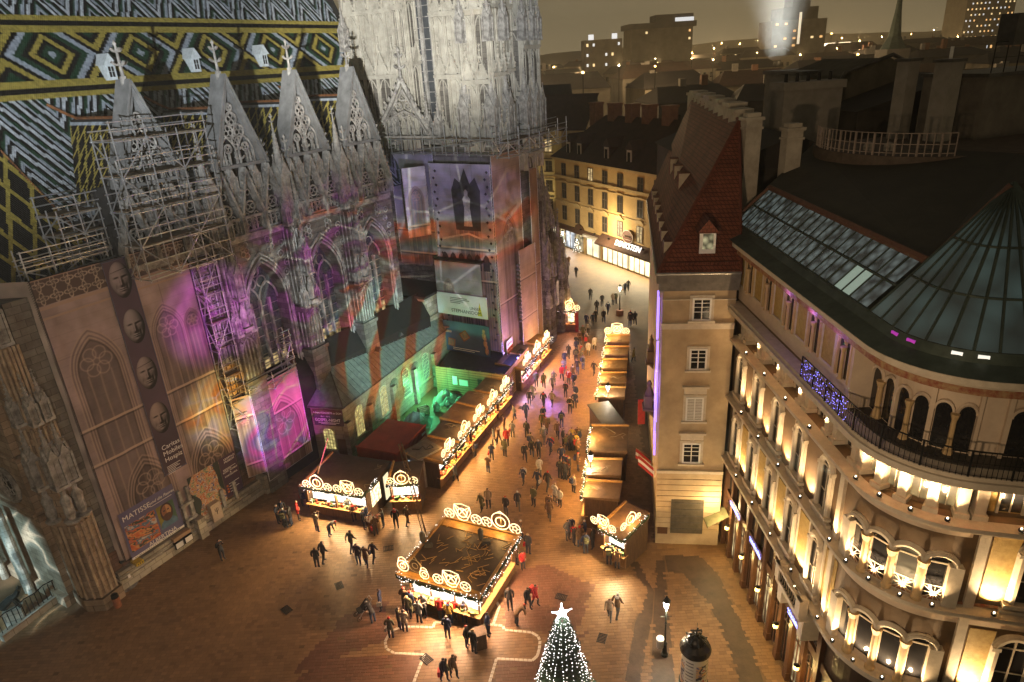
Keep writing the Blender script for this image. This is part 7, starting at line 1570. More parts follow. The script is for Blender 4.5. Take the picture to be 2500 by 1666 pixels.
for i, tc in enumerate((.05, 1.4, 4.05, 6.7, 9.3, 11.9, 13.1)):
    o = inst(MB().tube([(0, .15, .15), (0, -.12, .28), (0, -.2, .16)], .02, 5).lathe([(.10, .12), (.16, .16), (.03, .2)], (0, -.2, 0), 8).mesh('globe_bracket', m_iron), 'globe_lamp', HB, path(tc, -.0, 2.3)); inst(MB().lathe([(.03, -.16), (.12, -.08), (.13, .02), (.08, .12)], (0, -.2, 0), 9).mesh('globe', m_yglobe), 'globe', o)
    point('globe_light', path(tc, -.45, 2.35), 45, (1, .66, .22), .08, HB)
o = thing('shop_sign', 'round red and white lit shop sign near the bottom of the corner', 'sign', Vector((12.55, 22.35, 1.75)), R_(-75)); MB().lathe([(.36, -.05), (.36, .05)], n=20).map(lambda x, y, z: (x, z, y)).build('disc', glow('red_sign', (1.0, .05, .04), 1.3), o); MB().obox((0, -.065, 0), (.5, .02, .12)).build('mark', glow('white_sign', (1, .95, .9), 1.6), o); MB().tube([(-.4, .1, .4), (.5, .1, .4)], .02, 4).build('bracket', m_iron, o)
aw = MB().add([(-.1, -.0, 2.9), (1.1, 0, 2.9), (1.1, -1.3, 2.2), (-.1, -1.3, 2.2), (-.1, -1.3, 2.05), (1.1, -1.3, 2.05)], [(0, 1, 2, 3), (3, 2, 5, 4)]); aw.build('awning', mat('olive_awning', (.16, .15, .07), None, 3, .8), HB)
# roof: green apron, two rows of glass, glazed cone over the corner, dark flat roof behind
ap = MB()
def slope(mb, t0, t1, ya, za, yb, zb, m=0):
    n = max(1, int((t1-t0)/.4)) if t1 > T0 else 1
    for i in range(n): a, b = t0+(t1-t0)*i/n, t0+(t1-t0)*(i+1)/n; mb.quad((a, ya, za), (b, ya, za), (b, yb, zb), (a, yb, zb), m)
    return mb
slope(ap, -2.6, TB, -.58, 20.16, .1, 20.42); slope(ap, -2.6, TB, .1, 20.42, .28, 20.75); hb(ap, 'roof_apron', m_copper)
m_gpane = window_glow('studio_glass', (.42, .52, .50), .20, 2.6, .12); m_gpane2 = window_glow('green_glass', (.22, .38, .35), .10, .9, .25); m_litp = glow('lit_pane', (.50, .70, .64), .2)
gy0, gz0, gy1, gz1 = .30, 20.72, 2.1, 22.5; bars = MB(); rnd = random.Random(12)
for i in range(22):
    a = -2.45+i*.665
    for k in (0, 1):
        f0, f1 = (.02, .49) if k == 0 else (.53, .98); ya, za = gy0+(gy1-gy0)*f0, gz0+(gz1-gz0)*f0; yb, zb = gy0+(gy1-gy0)*f1, gz0+(gz1-gz0)*f1
        if a+.6 > 12.4: continue
        hb(MB().quad((a+.03, ya, za), (a+.63, ya, za), (a+.63, yb, zb), (a+.03, yb, zb)), 'glass_pane', m_litp if (k == 0 and i in (18, 19)) else m_gpane)
    w = .05 if i % 4 == 1 else .025; bars.add([(a-w, gy0, gz0+.06), (a+w, gy0, gz0+.06), (a+w, gy1, gz1+.06), (a-w, gy1, gz1+.06), (a-w, gy0, gz0-.05), (a+w, gy0, gz0-.05), (a+w, gy1, gz1-.05), (a-w, gy1, gz1-.05)], [(0, 1, 2, 3), (0, 3, 7, 4), (1, 5, 6, 2)])
ym, zm = (gy0+gy1)/2, (gz0+gz1)/2
bars.tube([(-2.5, ym, zm+.03), (12.4, ym, zm+.03)], .06, 4).tube([(-2.5, gy0, gz0), (12.4, gy0, gz0)], .08, 4); bars.build('glazing_bar', m_copper, HB)
MB().tube([(-2.5, gy1, gz1+.05), (12.5, gy1, gz1+.05)], .16, 6).tube([(-2.5, gy0-.3, gz0), (-2.5, gy1, gz1+.1)], .10, 5).tube([(12.55, gy1, gz1), (13.6, 3.7, 25.3)], .14, 6).build('ridge_beam', mat('ridge_beam', (.16, .075, .05), (.10, .05, .035), 3, .6), HB)
AP = (13.6, 3.75, 25.4); tt = list(np.linspace(12.5, T1+4.5, 14)); cb = MB()
for i, (a, b) in enumerate(zip(tt, tt[1:])):
    for f0, f1 in ((.0, .30), (.31, .60), (.61, .97)):
        def L_(t_, f): p = path(t_, .32, 20.75); return tuple(p[j]+(AP[j]-p[j])*f for j in range(3))
        MB().quad(L_(a+.02, f0), L_(b-.02, f0), L_(b-.02, f1), L_(a+.02, f1)).build('glass_pane', m_gpane2, HB)
    cb.tube([L_(a, 0), L_(a, .5), L_(a, 1)], .055, 4)
    if i in (2, 3, 5, 6, 8): hb(MB().box(a+.15, a+.48, .18, .24, 20.50, 20.66), 'lit_slot', (glow('slot_white', (.9, .85, .75), .8) if i in (5, 6) else glow('slot_violet', (.5, .05, .5), .4) if i < 5 else glow('slot_green', (.5, .5, .25), .5)))
for f in (.305, .605): cb.tube([L_(a, f) for a in tt], .05, 4)
cb.build('glazing_bar', m_copper, HB)
rb = MB(); Rw = lambda x, y, z: (35.5-y, x-12.9, z)       # world to the building's axes
A_ = [(15.0, 38.6, 22.45), (15.0, 22.9, 22.45), (16.6, 21.85, 25.35), (20.5, 23.5, 25.3), (25.2, 33.5, 24.4), (19.9, 44, 24.0)]
rb.add([Rw(*p) for p in A_]+[Rw(x, y, 19) for x, y, z in A_], [(0, 1, 5), (1, 4, 5), (1, 2, 3, 4)]+[(i, i+6, (i+1) % 6+6, (i+1) % 6) for i in range(6)])
rb.build('flat_roof', mat('roof_tin', (.040, .038, .028), (.026, .025, .019), .8, .6, .3), HB)
MB().box(-2.7, 14, .9, 9, 6, 20.1).box(14, 26, 5.2, 14, 0, 20).build('core', m_umber, HB)
point('corner_lantern', (12.0, 34.4, 3.6), 150, (1, .72, .34), .2); point('bay_lamp', path(16.2, -2.6, 9.5), 20, (1, .72, .4), .6, HB)
# ---- roof terrace beyond: curved railing, chimneys, studio
tr = thing('roof_terrace', 'roof terrace with a curved pale railing on the dark roof', 'terrace', (24.0, 40.0, 24.2)); t = MB(); n = 26
for i in range(n+1):
    a = R_(160+100*i/n); p = (5.2*math.cos(a), 5.2*math.sin(a)); t.cyl((p[0], p[1], 0), (p[0], p[1], 1.15), .035 if i % 3 else .07, 5)
for z in (.15, .6, 1.15): t.tube([(5.2*math.cos(R_(160+100*i/20)), 5.2*math.sin(R_(160+100*i/20)), z) for i in range(21)], .03, 4)
t.build('railing', mat('pink_rail', (.34, .27, .23), None, 4, .6), tr); MB().prism([(5.4*math.cos(R_(a)), 5.4*math.sin(R_(a))) for a in range(150, 280, 10)]+[(8, -5), (8, 5)], -.6, 0).build('deck', mat('deck', (.12, .09, .07), None, 2, .7), tr)
m_shaft = mat('pale_shaft', (.30, .27, .235), (.22, .20, .17), 1, .8)
for i, (x, y, z0, z1, w, l) in enumerate(((24.4, 42.6, 24, 28.6, .85, 'tall pale chimney shaft left of its twin on the terrace'), (25.6, 40.6, 24, 28.5, 1.0, 'tall pale chimney shaft topped by a thin white flue'))):
    s = thing('chimney', l, 'chimney', (x, y, z0), .35, 'pale chimney shafts on the terrace'); MB().box(-w/2, w/2, -w/2, w/2, 0, z1-z0).build('shaft', m_shaft, s); MB().box(-w/2-.1, w/2+.1, -w/2-.1, w/2+.1, z1-z0, z1-z0+.16).build('cap', m_lead, s)
    if i: MB().cyl((0, 0, z1-z0), (0, 0, z1-z0+.8), .09, 8).build('flue', m_wht, s)
s = thing('penthouse', 'grey penthouse block with a railing, behind the terrace shafts', 'building', (31.5, 41.5, 24), .35); MB().box(-4.2, 4.6, 0, 4, 0, 3.6).build('wall', mat('grey_render', (.17, .15, .125), None, .8, .8), s); MB().box(-4.5, 4.8, -.3, 4, 3.6, 3.8).build('roof', m_lead, s); t = MB()
for i in range(10): t.cyl((-4.3+i, -.2, 3.8), (-4.3+i, -.2, 5.4), .03, 4)
t.tube([(-4.3, -.2, 5.4), (4.7, -.2, 5.4)], .03, 4).tube([(-4.3, -.2, 4.6), (4.7, -.2, 4.6)], .02, 4).build('railing', m_iron, s); MB().box(-3.4, -1.2, -.5, .5, 5.2, 6.8).box(1.6, 4.6, -.4, 2, 4.6, 6.6).build('plant_box', m_lead, s)
MB().blob((4.0, -1.2, 3.2), .5, 0, 1.2).build('dish', m_wht, s)
for i, (x, y, l) in enumerate(((21.4, 38.0, 'pale domed roof vent on the dark roof'), (20.6, 38.6, 'smaller domed roof vent on the dark roof'))): tag(MB().lathe([(.28, 0), (.3, .2), (.2, .4), (.02, .48)], n=10).build('roof_vent', m_shaft, None, (x, y, 24.2)), l, 'roof vent')

# ================================================================== cream corner house with the red roof
m_cream = mat('cream_wall', (.46, .345, .21), (.31, .225, .135), .7, .8, .15); m_rtile = stone_mat('red_roof_tile', (.22, .066, .036), (.15, .044, .024), .22, .2, .02, .7)
CH = thing('corner_house', 'narrow cream house with a very steep red tiled roof and white ridge chimneys', 'house', (8.65, 35.85, 0), math.atan2(-.57, 3.92)); Wd = 3.98; LA = R_(80+8.2)
bx, by = math.cos(LA)*20, math.sin(LA)*20
MB().prism([(0, 0), (Wd, 0), (Wd+1.5, 20), (bx, by)], 0, 17.9).build('wall', m_cream, CH)
MB().prism([(-.25, -.22), (Wd+.1, -.22), (Wd+.1, .3), (-.25, .3)], 17.6, 18.1).prism([(-.4, -.38), (Wd+.1, -.38), (Wd+.1, .3), (-.4, .3)], 18.1, 18.62).build('eaves', mat('grey_eaves', (.17, .15, .13), None, 2, .7), CH); MB().tube([(-.45, -.42, 18.66), (Wd+.1, -.42, 18.66)], .08, 6).tube([(-.45, -.42, 18.66), (bx-.35, by, 18.66)], .08, 6).build('gutter', mat('zinc', (.40, .38, .35), None, 4, .4, .1, .5), CH)
[MB().box(-.06, Wd, -d_, 0, q, r).build('string_course', m_trim, CH) for q, r, d_ in ((15.25, 15.5, .09), (15.5, 15.62, .14), (5.55, 5.75, .16), (17.0, 17.06, .08))]
for i in range(11): MB().box(-.03, Wd, -.05, 0, .9+i*.42, 1.27+i*.42).build('rusticated_course', m_cream, CH)
MB().box(.92, 2.95, -.10, -.0, .95, 3.55).build('shop_shutter', mat('shutter', (.085, .07, .05), None, 3, .5), CH); t = MB()
for i in range(5): t.box(.92, 2.95, -.13, -.1, 1.3+i*.5, 1.34+i*.5)
t.build('shutter_rib', m_lead, CH); MB().box(.1, .75, -.08, 0, .85, 1.35).build('vent_plate', m_shopw, CH)
inv = (Matrix.Translation(CH.location) @ Matrix.Rotation(math.atan2(-.57, 3.92), 4, 'Z')).inverted(); ridge = [tuple(inv @ Vector((14.1, 41.2, 26.0))), tuple(inv @ Vector((16.4, 60, 26.2)))]; t = MB(); e0, e1, e2, e3 = (-.42, -.40, 18.6), (Wd+.1, -.40, 18.6), (Wd+4.0, 22, 18.6), (bx-.4, by, 18.6)
t.add([e0, e1, e2, e3]+ridge, [(0, 1, 4), (1, 2, 5, 4), (0, 4, 5, 3), (3, 5, 2)]); rfo = t.build('roof', m_rtile, CH); MB().tube([e0, ridge[0], ridge[1]], .10, 5).tube([e1, ridge[0]], .08, 5).build('ridge_tile', mat('ridge_clay', (.17, .05, .03), None, 4, .7), rfo)
t = MB()
for i in range(34): t.box(-.1+i*.12, -.04+i*.12, -.35+.3, -.28+.3, 18.95, 19.2)
t.tube([(-.2, 0, 19.2), (Wd, 0, 19.2)], .02, 4).build('snow_guard', m_rtile, rfo)
# front dormer
d = MB().box(1.85, 2.75, .3, 3.0, 19.6, 20.8).wall([(1.72, 20.75), (2.88, 20.75), (2.3, 21.5)], .1, 4.0).build('dormer', m_rtile, rfo); MB().box(1.87, 2.73, .22, .3, 19.6, 20.75).build('dormer_front', m_wht, d); MB().box(2.05, 2.6, .19, .22, 19.85, 20.7).build('window', window_glow('dormer_glow', (.8, .72, .4), .6, 3, .1), d)
for n, z, f0, f1 in ((7, 19.9, .05, .80), (3, 22.6, .30, .62)):
    for i in range(n):               # shed dormers, white cheeks to the square
        f = f0+(f1-f0)*i/(n-1); base = Vector(e0)*(1-f)+Vector(e3)*f; top = Vector(ridge[0])*(1-f)+Vector(ridge[1])*f; p = base+(top-base)*((z-18.6)/8.4)
        k = .6 if n == 7 else 1.0; T_ = [(-.55*k, -.62*k), (.55*k, .55*k), (-.55*k, .55*k)]
        d = MB().wall(T_, -.42, .42).build('dormer', m_rtile, rfo, p); MB().wall([(x*.92-.02, q*.92) for x, q in T_], -.45, -.42).build('dormer_cheek', m_trim, d)
def sash(parent, x, z, w, h, wall_y=0, shutter=False, hood=False, sill=True):
    o = MB().box(x-w/2, x+w/2, wall_y-.03, wall_y, z, z+h).build('window', mat('slatted_shutter', (.42, .38, .30), None, 6, .7) if shutter else m_pane, parent); t = MB(); f = .07
    t.box(x-w/2-f, x-w/2+f*.4, wall_y-.09, wall_y, z-f, z+h+f).box(x+w/2-f*.4, x+w/2+f, wall_y-.09, wall_y, z-f, z+h+f).box(x-w/2, x+w/2, wall_y-.09, wall_y, z+h-.02, z+h+f).box(x-w/2, x+w/2, wall_y-.09, wall_y, z-f, z+.02)
    t.box(x-.03, x+.03, wall_y-.07, wall_y-.03, z, z+h)
    for q in ((.36, .6, .8) if not shutter else [k/14 for k in range(1, 14)]): t.box(x-w/2, x+w/2, wall_y-(.065 if q == .6 or shutter else .05), wall_y-.03, z+h*q-.018, z+h*q+.018)
    t.build('window_frame', m_wht, o); t = MB().box(x-w/2-.22, x+w/2+.22, wall_y-.05, wall_y, z-.2, z+h+.25)
    t = MB().box(x-w/2-.22, x-w/2-.08, wall_y-.05, wall_y, z-.1, z+h+.2).box(x+w/2+.08, x+w/2+.22, wall_y-.05, wall_y, z-.1, z+h+.2).box(x-w/2-.22, x+w/2+.22, wall_y-.06, wall_y, z+h+.08, z+h+.22)
    if sill: t.box(x-w/2-.3, x+w/2+.3, wall_y-.18, wall_y, z-.2, z-.08)
    if hood: t.box(x-w/2-.32, x+w/2+.32, wall_y-.24, wall_y, z+h+.72, z+h+.84).box(x-w/2-.2, x+w/2+.2, wall_y-.10, wall_y, z+h+.3, z+h+.72).box(x-.12, x+.12, wall_y-.16, wall_y, z+h+.3, z+h+.72)
    t.build('surround', m_trim, o); return o
sash(CH, 2.15, 15.85, .9, 1.2); sash(CH, 2.1, 12.75, .85, 1.2); sash(CH, 2.05, 9.35, .9, 1.45, 0, True, True); sash(CH, 2.0, 6.35, .95, 1.3, 0, False, True)
# violet light slats and little balconies down the street side
m_vio = glow('violet_slat', (.30, .18, 1.0), 1.6); t = MB(); rnd = random.Random(2)
side = thing('light_strips', 'tall violet light strips down the street side of the cream house', 'light strip', (8.65, 35.85, 0), math.atan2(-.57, 3.92))
for i in range(22): z = 6+rnd.uniform(0, 9); k = rnd.uniform(.2, 1.6); MB().box(-.22+.02*k, -.12+.02*k, k, k+.12, z, z+rnd.uniform(1.2, 2.8)).build('light_slat', m_vio, side)
point('violet_lamp', (8.1, 37.0, 11), 60, (.35, .2, 1), .1)
for i, (k, z, l) in enumerate(((6.5, 9.5, 'red banner hung on the street side of the cream house'),)): o = thing('hanging_sign', l, 'sign', (8.4+.2*k*.98-.6, 35.85+k, z-4.2), 0); MB().box(-.4, .1, -.05, .05, 0, 2.0).build('panel', mat('red_sign_panel', (.45, .03, .02), None, 3, .5, 0), o); MB().tube([(.6, 0, 1.9), (-.4, 0, 1.9)], .03, 4).build('bracket', m_iron, o)
for i in range(2):
    o = thing('flag', ('upper of the two red and white flags on the cream house', 'lower of the two red and white flags on the cream house')[i], 'flag', (8.55, 36.6+.8*i, 5.6), 0, 'flags on the cream house'); MB().tube([(0, 0, 0), (-1.0, -.1, .9)], .02, 5).build('pole', m_ridge, o); t = MB()
    for k, m in ((0, 0), (1, 1), (2, 0)):
        for j in range(5): x0, x1 = -1.0+.2*j, -.8+.2*j; t.add([(x0, -.1+.05*math.sin(j), .85-.2*j-.25*k), (x1, -.1+.05*math.sin(j+1), .65-.2*j-.25*k), (x1, -.05+.05*math.sin(j+1), .40-.2*j-.25*k), (x0, -.05+.05*math.sin(j), .60-.2*j-.25*k)], [(0, 1, 2, 3)], m)
    t.build('cloth', [COATS['red'], m_wht], o)
for i, (k, z) in enumerate(((3.0, 8.5), (6.0, 7.0), (9.0, 9.0), (12, 8.0))): t = MB().box(-1.1, -.05, -.5, .5, 0, .15).box(-1.0, -.5, -.4, .4, .15, 1.0).tube([(-.05, 0, -.9), (-.9, 0, 0)], .12, 6); t.lathe([(.2, .15), (.3, .9), (.1, 1.6), (.16, 1.8), (.05, 2.0)], (-.7, 0, 0), 7); t.build('carved_bay', m_umber, CH, (.09*k*1.0+.0, k, z))
# long white fire wall with a row of chimney blocks, and lone chimneys
fw_ = thing('fire_wall', 'stepped row of white chimney blocks along the ridge behind the red roof', 'wall', (13.6, 42.0, 0)); m_wwall = mat('white_render', (.52, .46, .38), (.36, .31, .25), 1.2, .8, .2)
for i in range(11):
    x, y = .95+i*.235, .6+i*1.85; z = 26.3+(i % 2)*.25; MB().box(x-.45, x+.5, y-.65, y+.65, 18, z).box(x-.55, x+.6, y-.75, y+.75, z, z+.22).build('chimney_block', m_wwall, fw_)
for i, (x, y, z0, z1, w, lab) in enumerate(((14.6, 40.6, 17, 26.0, .95, 'tall white chimney with a broken rendered foot, above the red roof'), (17.0, 40.5, 19, 25.3, .95, 'shorter white chimney beside the dark roof edge'))):
    c = thing('chimney', lab, 'chimney', (x, y, 0), .12); MB().box(-w/2, w/2, -w*.4, w*.4, z0, z1).build('shaft', m_wwall, c); MB().box(-w/2-.07, w/2+.07, -w*.4-.07, w*.4+.07, z1-.5, z1-.38).box(-w/2-.1, w/2+.1, -w*.4-.1, w*.4+.1, z1, z1+.18).box(-w/2+.06, w/2-.06, -w*.3, w*.3, z1+.18, z1+.4).build('cap', m_wwall, c)
big = thing('chimney', 'very broad plain grey chimney block with a corniced top', 'chimney', (21.5, 49.5, 0), .1); MB().box(-2.1, 2.1, -.9, .9, 17, 27.0).build('shaft', m_shaft, big); MB().box(-2.25, 2.25, -1.05, 1.05, 27.0, 27.5).build('cap', m_shaft, big)
for k in range(5): MB().lathe([(.13, 0), (.1, .5), (.13, .55)], n=7).build('pot', m_iron, big, (-1.6+k*.8, 0, 27.5))
b2 = thing('house_block', 'plain grey roof block behind the broad chimney', 'building', (26, 57, 0), .1); MB().box(-2.4, 2.4, -1, 5, 17, 27.6).build('wall', m_shaft, b2); MB().box(-2.6, 2.6, -1.2, 5.2, 27.6, 27.9).build('roof', m_lead, b2); 
for i, (x, y) in enumerate(((-4.6, -5), (3.6, -2.6))): MB().box(-1.3, 1.3, -.05, .05, 0, 1.0).build('skylight', glow('skylight', (.55, .75, .58), .6), b2, (x, y, 24.6))
for i, (x0, x1, y0, y1, z, l) in enumerate(((14, 24, 45, 62, 22.5, 'dark lower roofs behind the white fire wall'), (24, 38, 47, 64, 25.5, 'dark roof block behind the terrace'))):
    o = thing('house_block', l, 'building', (0, 0, 0)); MB().box(x0, x1, y0, y1, 0, z).build('wall', mat('dark_render', (.07, .06, .05), None, .6, .85), o); MB().wall([(x0-.3, z), (x1+.3, z), ((x0+x1)/2, z+2.0)], y0-.3, y1).build('roof', mat('dark_roofing', (.035, .03, .027), (.024, .021, .019), 1, .7, .3), o)
gh = thing('house_block', 'dark gabled house with a plain wall behind the roof terrace', 'building', (27.5, 52, 0), .15); MB().wall([(-3, 20), (3, 20), (3, 27.6), (1.0, 28.6), (-2.6, 27.6), (-3, 26.8)], 0, 8).build('wall', mat('olive_render', (.10, .09, .065), None, .8, .85), gh); MB().tube([(-3.2, -.2, 26.7), (-2.6, -.2, 27.8), (1, -.2, 28.8), (3.2, -.2, 27.8)], .15, 5).build('roof_edge', m_lead, gh)

# ================================================================== far hotel with lit shops, and its yellow neighbour
m_yell = mat('ochre_wall', (.50, .32, .12), (.42, .26, .09), .7, .8, .1); m_ytrim = mat('ochre_trim', (.52, .36, .16), (.42, .28, .11), 2, .75, .1); m_brown = mat('brown_roof', (.065, .04, .028), (.042, .027, .02), .8, .75, .3)
ha = math.atan2(92.24-114.88, 20.24-8.85); HT = thing('hotel', 'long ochre hotel with rows of windows, pediments and bright shop fronts', 'building', (8.85, 114.88, 0), ha); HL = 29
MB().box(0, HL, 0, 14, 0, 14.6).build('wall', m_yell, HT); [MB().box(-.1, HL, -d_, 0, q, r).build('string_course', m_ytrim, HT) for q, r, d_ in ((11.6, 12.0, .2), (7.7, 7.85, .12), (14.45, 14.8, .45), (10.9, 11.05, .12))]
t = MB().add([(-.5, -.5, 14.8), (HL, -.5, 14.8), (HL, 6.5, 21), (5.5, 6.5, 21), (-.5, 14, 14.8), (HL, 14, 14.8)], [(0, 1, 2, 3), (0, 3, 4), (4, 3, 2, 5)]); hr = t.build('roof', m_brown, HT)
CXS = [2.9, 6.8, 10.6, 14.4, 18.2, 22.9, 26.5]; hl = window_glow('hotel_lit', (1.0, .72, .34), 1.0, 2.2, .3); hd_ = mat('hotel_pane', (.03, .026, .022), (.055, .045, .03), 2, .15, 0); m_hfr = mat('hotel_frame', (.12, .08, .045), None, 3, .6)
for i, x in enumerate(CXS):
    for r, (z, h) in enumerate(((12.05, 1.9), (8.35, 2.4), (4.75, 2.3))):
        o = MB().box(x-.62, x+.62, -.05, 0, z, z+h).build('window', hl if (i, r) in ((2, 0), (4, 2), (5, 2)) else hd_, HT); t = MB()
        for k in (-.62, 0, .62): t.box(x+k-.06, x+k+.06, -.1, -.05, z, z+h)
        for k in (0, .55, 1): t.box(x-.62, x+.62, -.1, -.05, z+h*k-.05, z+h*k+.05)
        t.build('window_frame', m_hfr, o); t = MB().box(x-.9, x+.9, -.16, 0, z-.16, z-.04)
        if r == 1: t.box(x-.9, x+.9, -.22, 0, z+h+.25, z+h+.42)
        if r == 2:
            if i % 2 == 0: t.wall([(x-1, z+h+.4), (x+1, z+h+.4), (x, z+h+1.0)], -.22, 0)
            else: t.wall([(x+math.cos(R_(a))*1.0, z+h+.4+math.sin(R_(a))*.55) for a in range(0, 181, 20)], -.22, 0)
        t.build('surround', m_ytrim, o)
for i, x in enumerate((3.5, 6.7, 14.0, 19.5)):
    d = MB().box(x-.65, x+.65, .6, 3, 15.3, 17.4).wall([(x-1.0, 17.3), (x+1.0, 17.3), (x, 18.6)], .5, 4).build('dormer', m_brown, hr); MB().box(x-.55, x+.55, .5, .6, 15.5, 17.3).build('window', m_trim, d); MB().box(x-.3, x+.3, .46, .5, 15.6, 17.0).build('pane', m_pane, d)
for i, x in enumerate((3, 8, 12.5, 16.5, 21)): MB().box(x-.8, x+.8, 5.6, 7.2, 19, 22.6).box(x-.9, x+.9, 5.5, 7.3, 22.6, 22.9).build('chimney', mat('brick_chimney', (.24, .13, .08), (.17, .09, .06), 2, .85, .3), hr)
for x in (8.7, 12.6, 16.3, 20.5, 24.6):
    d = spot('uplight', (0, 0, 0), (0, 0, 1), 900 if x > 12 else 160, (1, .68, .28), 44, .8, .1); d.parent = HT; d.location = (x, -.8, 4.3); d.rotation_euler = (R_(188), 0, 0); MB().box(x-.1, x+.1, -.9, -.6, 4.1, 4.3).build('spotlight', m_iron, HT)
shop = [(1.4, 3.0, m_shopl, .5), (3.2, 6.0, window_glow('shop_cool', (.85, .92, 1.0), 1.5, .9, .2), 1), (6.3, 8.4, m_shopl, .6), (9.5, 13.0, window_glow('shop_cream', (1.0, .88, .55), 2.2, .6, .5), 1.5), (14.0, 20.4, window_glow('shop_bright', (1.0, .80, .42), 3.0, .9, .6), 3), (20.7, 28, window_glow('shop_bright', (1.0, .8, .42), 3.0, .9, .6), 3)]
for a, b, m, e in shop:
    o = MB().box(a, b, -.12, -.02, .25, 2.9).build('shop_window', m, HT); t = MB(); n = max(1, int((b-a)/1.2))
    for k in range(n+1): x = a+(b-a)*k/n; t.box(x-.06, x+.06, -.2, -.12, .0, 3.0)
    t.build('window_frame', m_hfr, o); l = arealamp(HT, ((a+b)/2, -.3, 2.6), R_(-50), 0, b-a, .6, 150*e, (1, .82, .5) if e != 1 else (.9, .95, 1))
MB().box(0, 13.2, -.35, 0, 3.1, 3.9).build('shop_fascia', m_shopw, HT); MB().wall([(6.2, 3.9), (8.6, 3.9), (8.2, 4.5), (7.4, 4.8), (6.6, 4.5)], -.35, 0).build('fascia_crest', m_shopw, HT)
t = MB().add([(13.6, 0, 4.4), (28.5, 0, 4.4), (28.5, -1.5, 3.2), (13.6, -1.5, 3.2), (13.6, -1.5, 2.95), (28.5, -1.5, 2.95)], [(0, 1, 2, 3), (3, 2, 5, 4)]); t.build('awning', mat('brown_awning', (.10, .05, .03), None, 2, .8), HT); MB().box(9.4, 13.2, -.9, 0, 3.2, 3.6).build('canopy', m_trim, HT)
text('lettering', 'DENKSTEIN', 1.15, HT, (18.4, -1.2, 3.75), 60, 0, glow('sign_white', (1, .97, .9), 2.2), .03)
o = thing('oval_sign', 'oval brown shop sign between two first floor windows of the hotel', 'sign', (8.85, 114.88, 0), ha); MB().wall([(20.5+1.25*math.cos(a), 5.2+.95*math.sin(a)) for a in np.linspace(0, 2*math.pi, 20, False)], -.35, -.2).build('plate', mat('oval_plate', (.14, .05, .025), None, 2, .6), o); MB().tube([(20.5+1.25*math.cos(a), -.36, 5.2+.95*math.sin(a)) for a in np.linspace(0, 2*math.pi, 24, False)], .07, 4, True).tube([(19.6+.045*k, -.38, 5.25+.15*math.sin(k*1.1)) for k in range(40)], .04, 4).tube([(19.8, -.38, 4.75), (21.2, -.38, 4.75)], .04, 4).build('lettering', m_trim, o)
for i in range(2):
    c = thing('shop_tree', ('small lit fir left of the cool white hotel shop window', 'small lit fir right of the cool white hotel shop window')[i], 'tree', HT.matrix_basis @ Vector((3.0+4.6*i, -.8, 0))); MB().cyl((0, 0, 0), (0, 0, 2.4), .06, 6, r1=.02).build('trunk', MATS['bark'], c); t = MB(); b_ = MB()
    for k in range(160): z = rnd.uniform(.3, 2.6); r = .62*(1-z/2.7)+.05; a = rnd.uniform(0, 6.3); p = Vector((r*math.cos(a)*rnd.uniform(.5, 1), r*math.sin(a)*rnd.uniform(.5, 1), z)); q = p+Vector((math.cos(a)*.22, math.sin(a)*.22, -.06)); t.quad(p-Vector((0, 0, .05)), p+Vector((.05, .05, .03)), q, q-Vector((.04, 0, .05)))
    for k in range(60): z = rnd.uniform(.3, 2.5); r = .7*(1-z/2.7)+.05; a = rnd.uniform(0, 6.3); b_.blob((r*math.cos(a), r*math.sin(a), z), .045)
    tag(t.build('crown', m_need, c), kind='stuff'); tag(b_.build('bulb', m_bulb, c), kind='stuff')
point('square_lamp', (14, 98, 6), 1100, (1, .82, .5), .4)
yh = thing('yellow_house', 'pale yellow house half hidden by the tower, with one round lit doorway', 'house', (2.0, 122, 0), -.5); m_py = mat('pale_yellow', (.48, .38, .19), (.38, .29, .14), 1, .8, .1); MB().box(0, 9.5, 0, 12, 0, 18.6).build('wall', m_py, yh); MB().add([(-.5, -.5, 18.6), (14, -.5, 18.6), (14, 6, 24), (-.5, 6, 24)], [(0, 1, 2, 3)]).build('roof', m_brown, yh)
for z, h in ((15.2, 1.9), (11.9, 1.7), (8.5, 1.8), (5.3, 1.8)):
    for x in (4.2, 7.0):
        o = MB().box(x-.6, x+.6, -.06, 0, z, z+h).build('window', hl if z > 15 and x > 6 else hd_, yh); MB().box(x-.05, x+.05, -.1, -.06, z, z+h).box(x-.6, x+.6, -.1, -.06, z+h*.55, z+h*.6).box(x-.85, x+.85, -.16, 0, z-.2, z-.08).box(x-.85, x+.85, -.2, 0, z+h+.3, z+h+.45).build('window_frame', m_hfr, o)
MB().box(0, 9.5, -.15, 0, 10.7, 11).build('string_course', m_ytrim, yh); MB().wall([(6.0, .3), (8.0, .3)]+[(7+math.cos(R_(a)), 1.8+math.sin(R_(a))) for a in range(0, 181, 20)], -.08, 0).build('doorway', window_glow('door_glow', (1, .82, .55), 2, 2, .3), yh)
d = spot('uplight', (0, 0, 0), (0, 0, 1), 900, (1, .80, .38), 70, .9, .2); d.location = (7.5, 114.5, 3.5); aim(d, (6.5, 119, 13))
dm_ = thing('house_block', 'dark roofs with two small dormers left of the hotel roof', 'building', (0, 0, 0)); MB().box(-8, 14, 133, 150, 0, 19).build('wall', MATS['dark_render'], dm_); MB().add([(-8.5, 132.5, 19), (14.5, 132.5, 19), (14.5, 141, 25), (-8.5, 141, 25)], [(0, 1, 2, 3)]).build('roof', MATS['dark_roofing'], dm_)
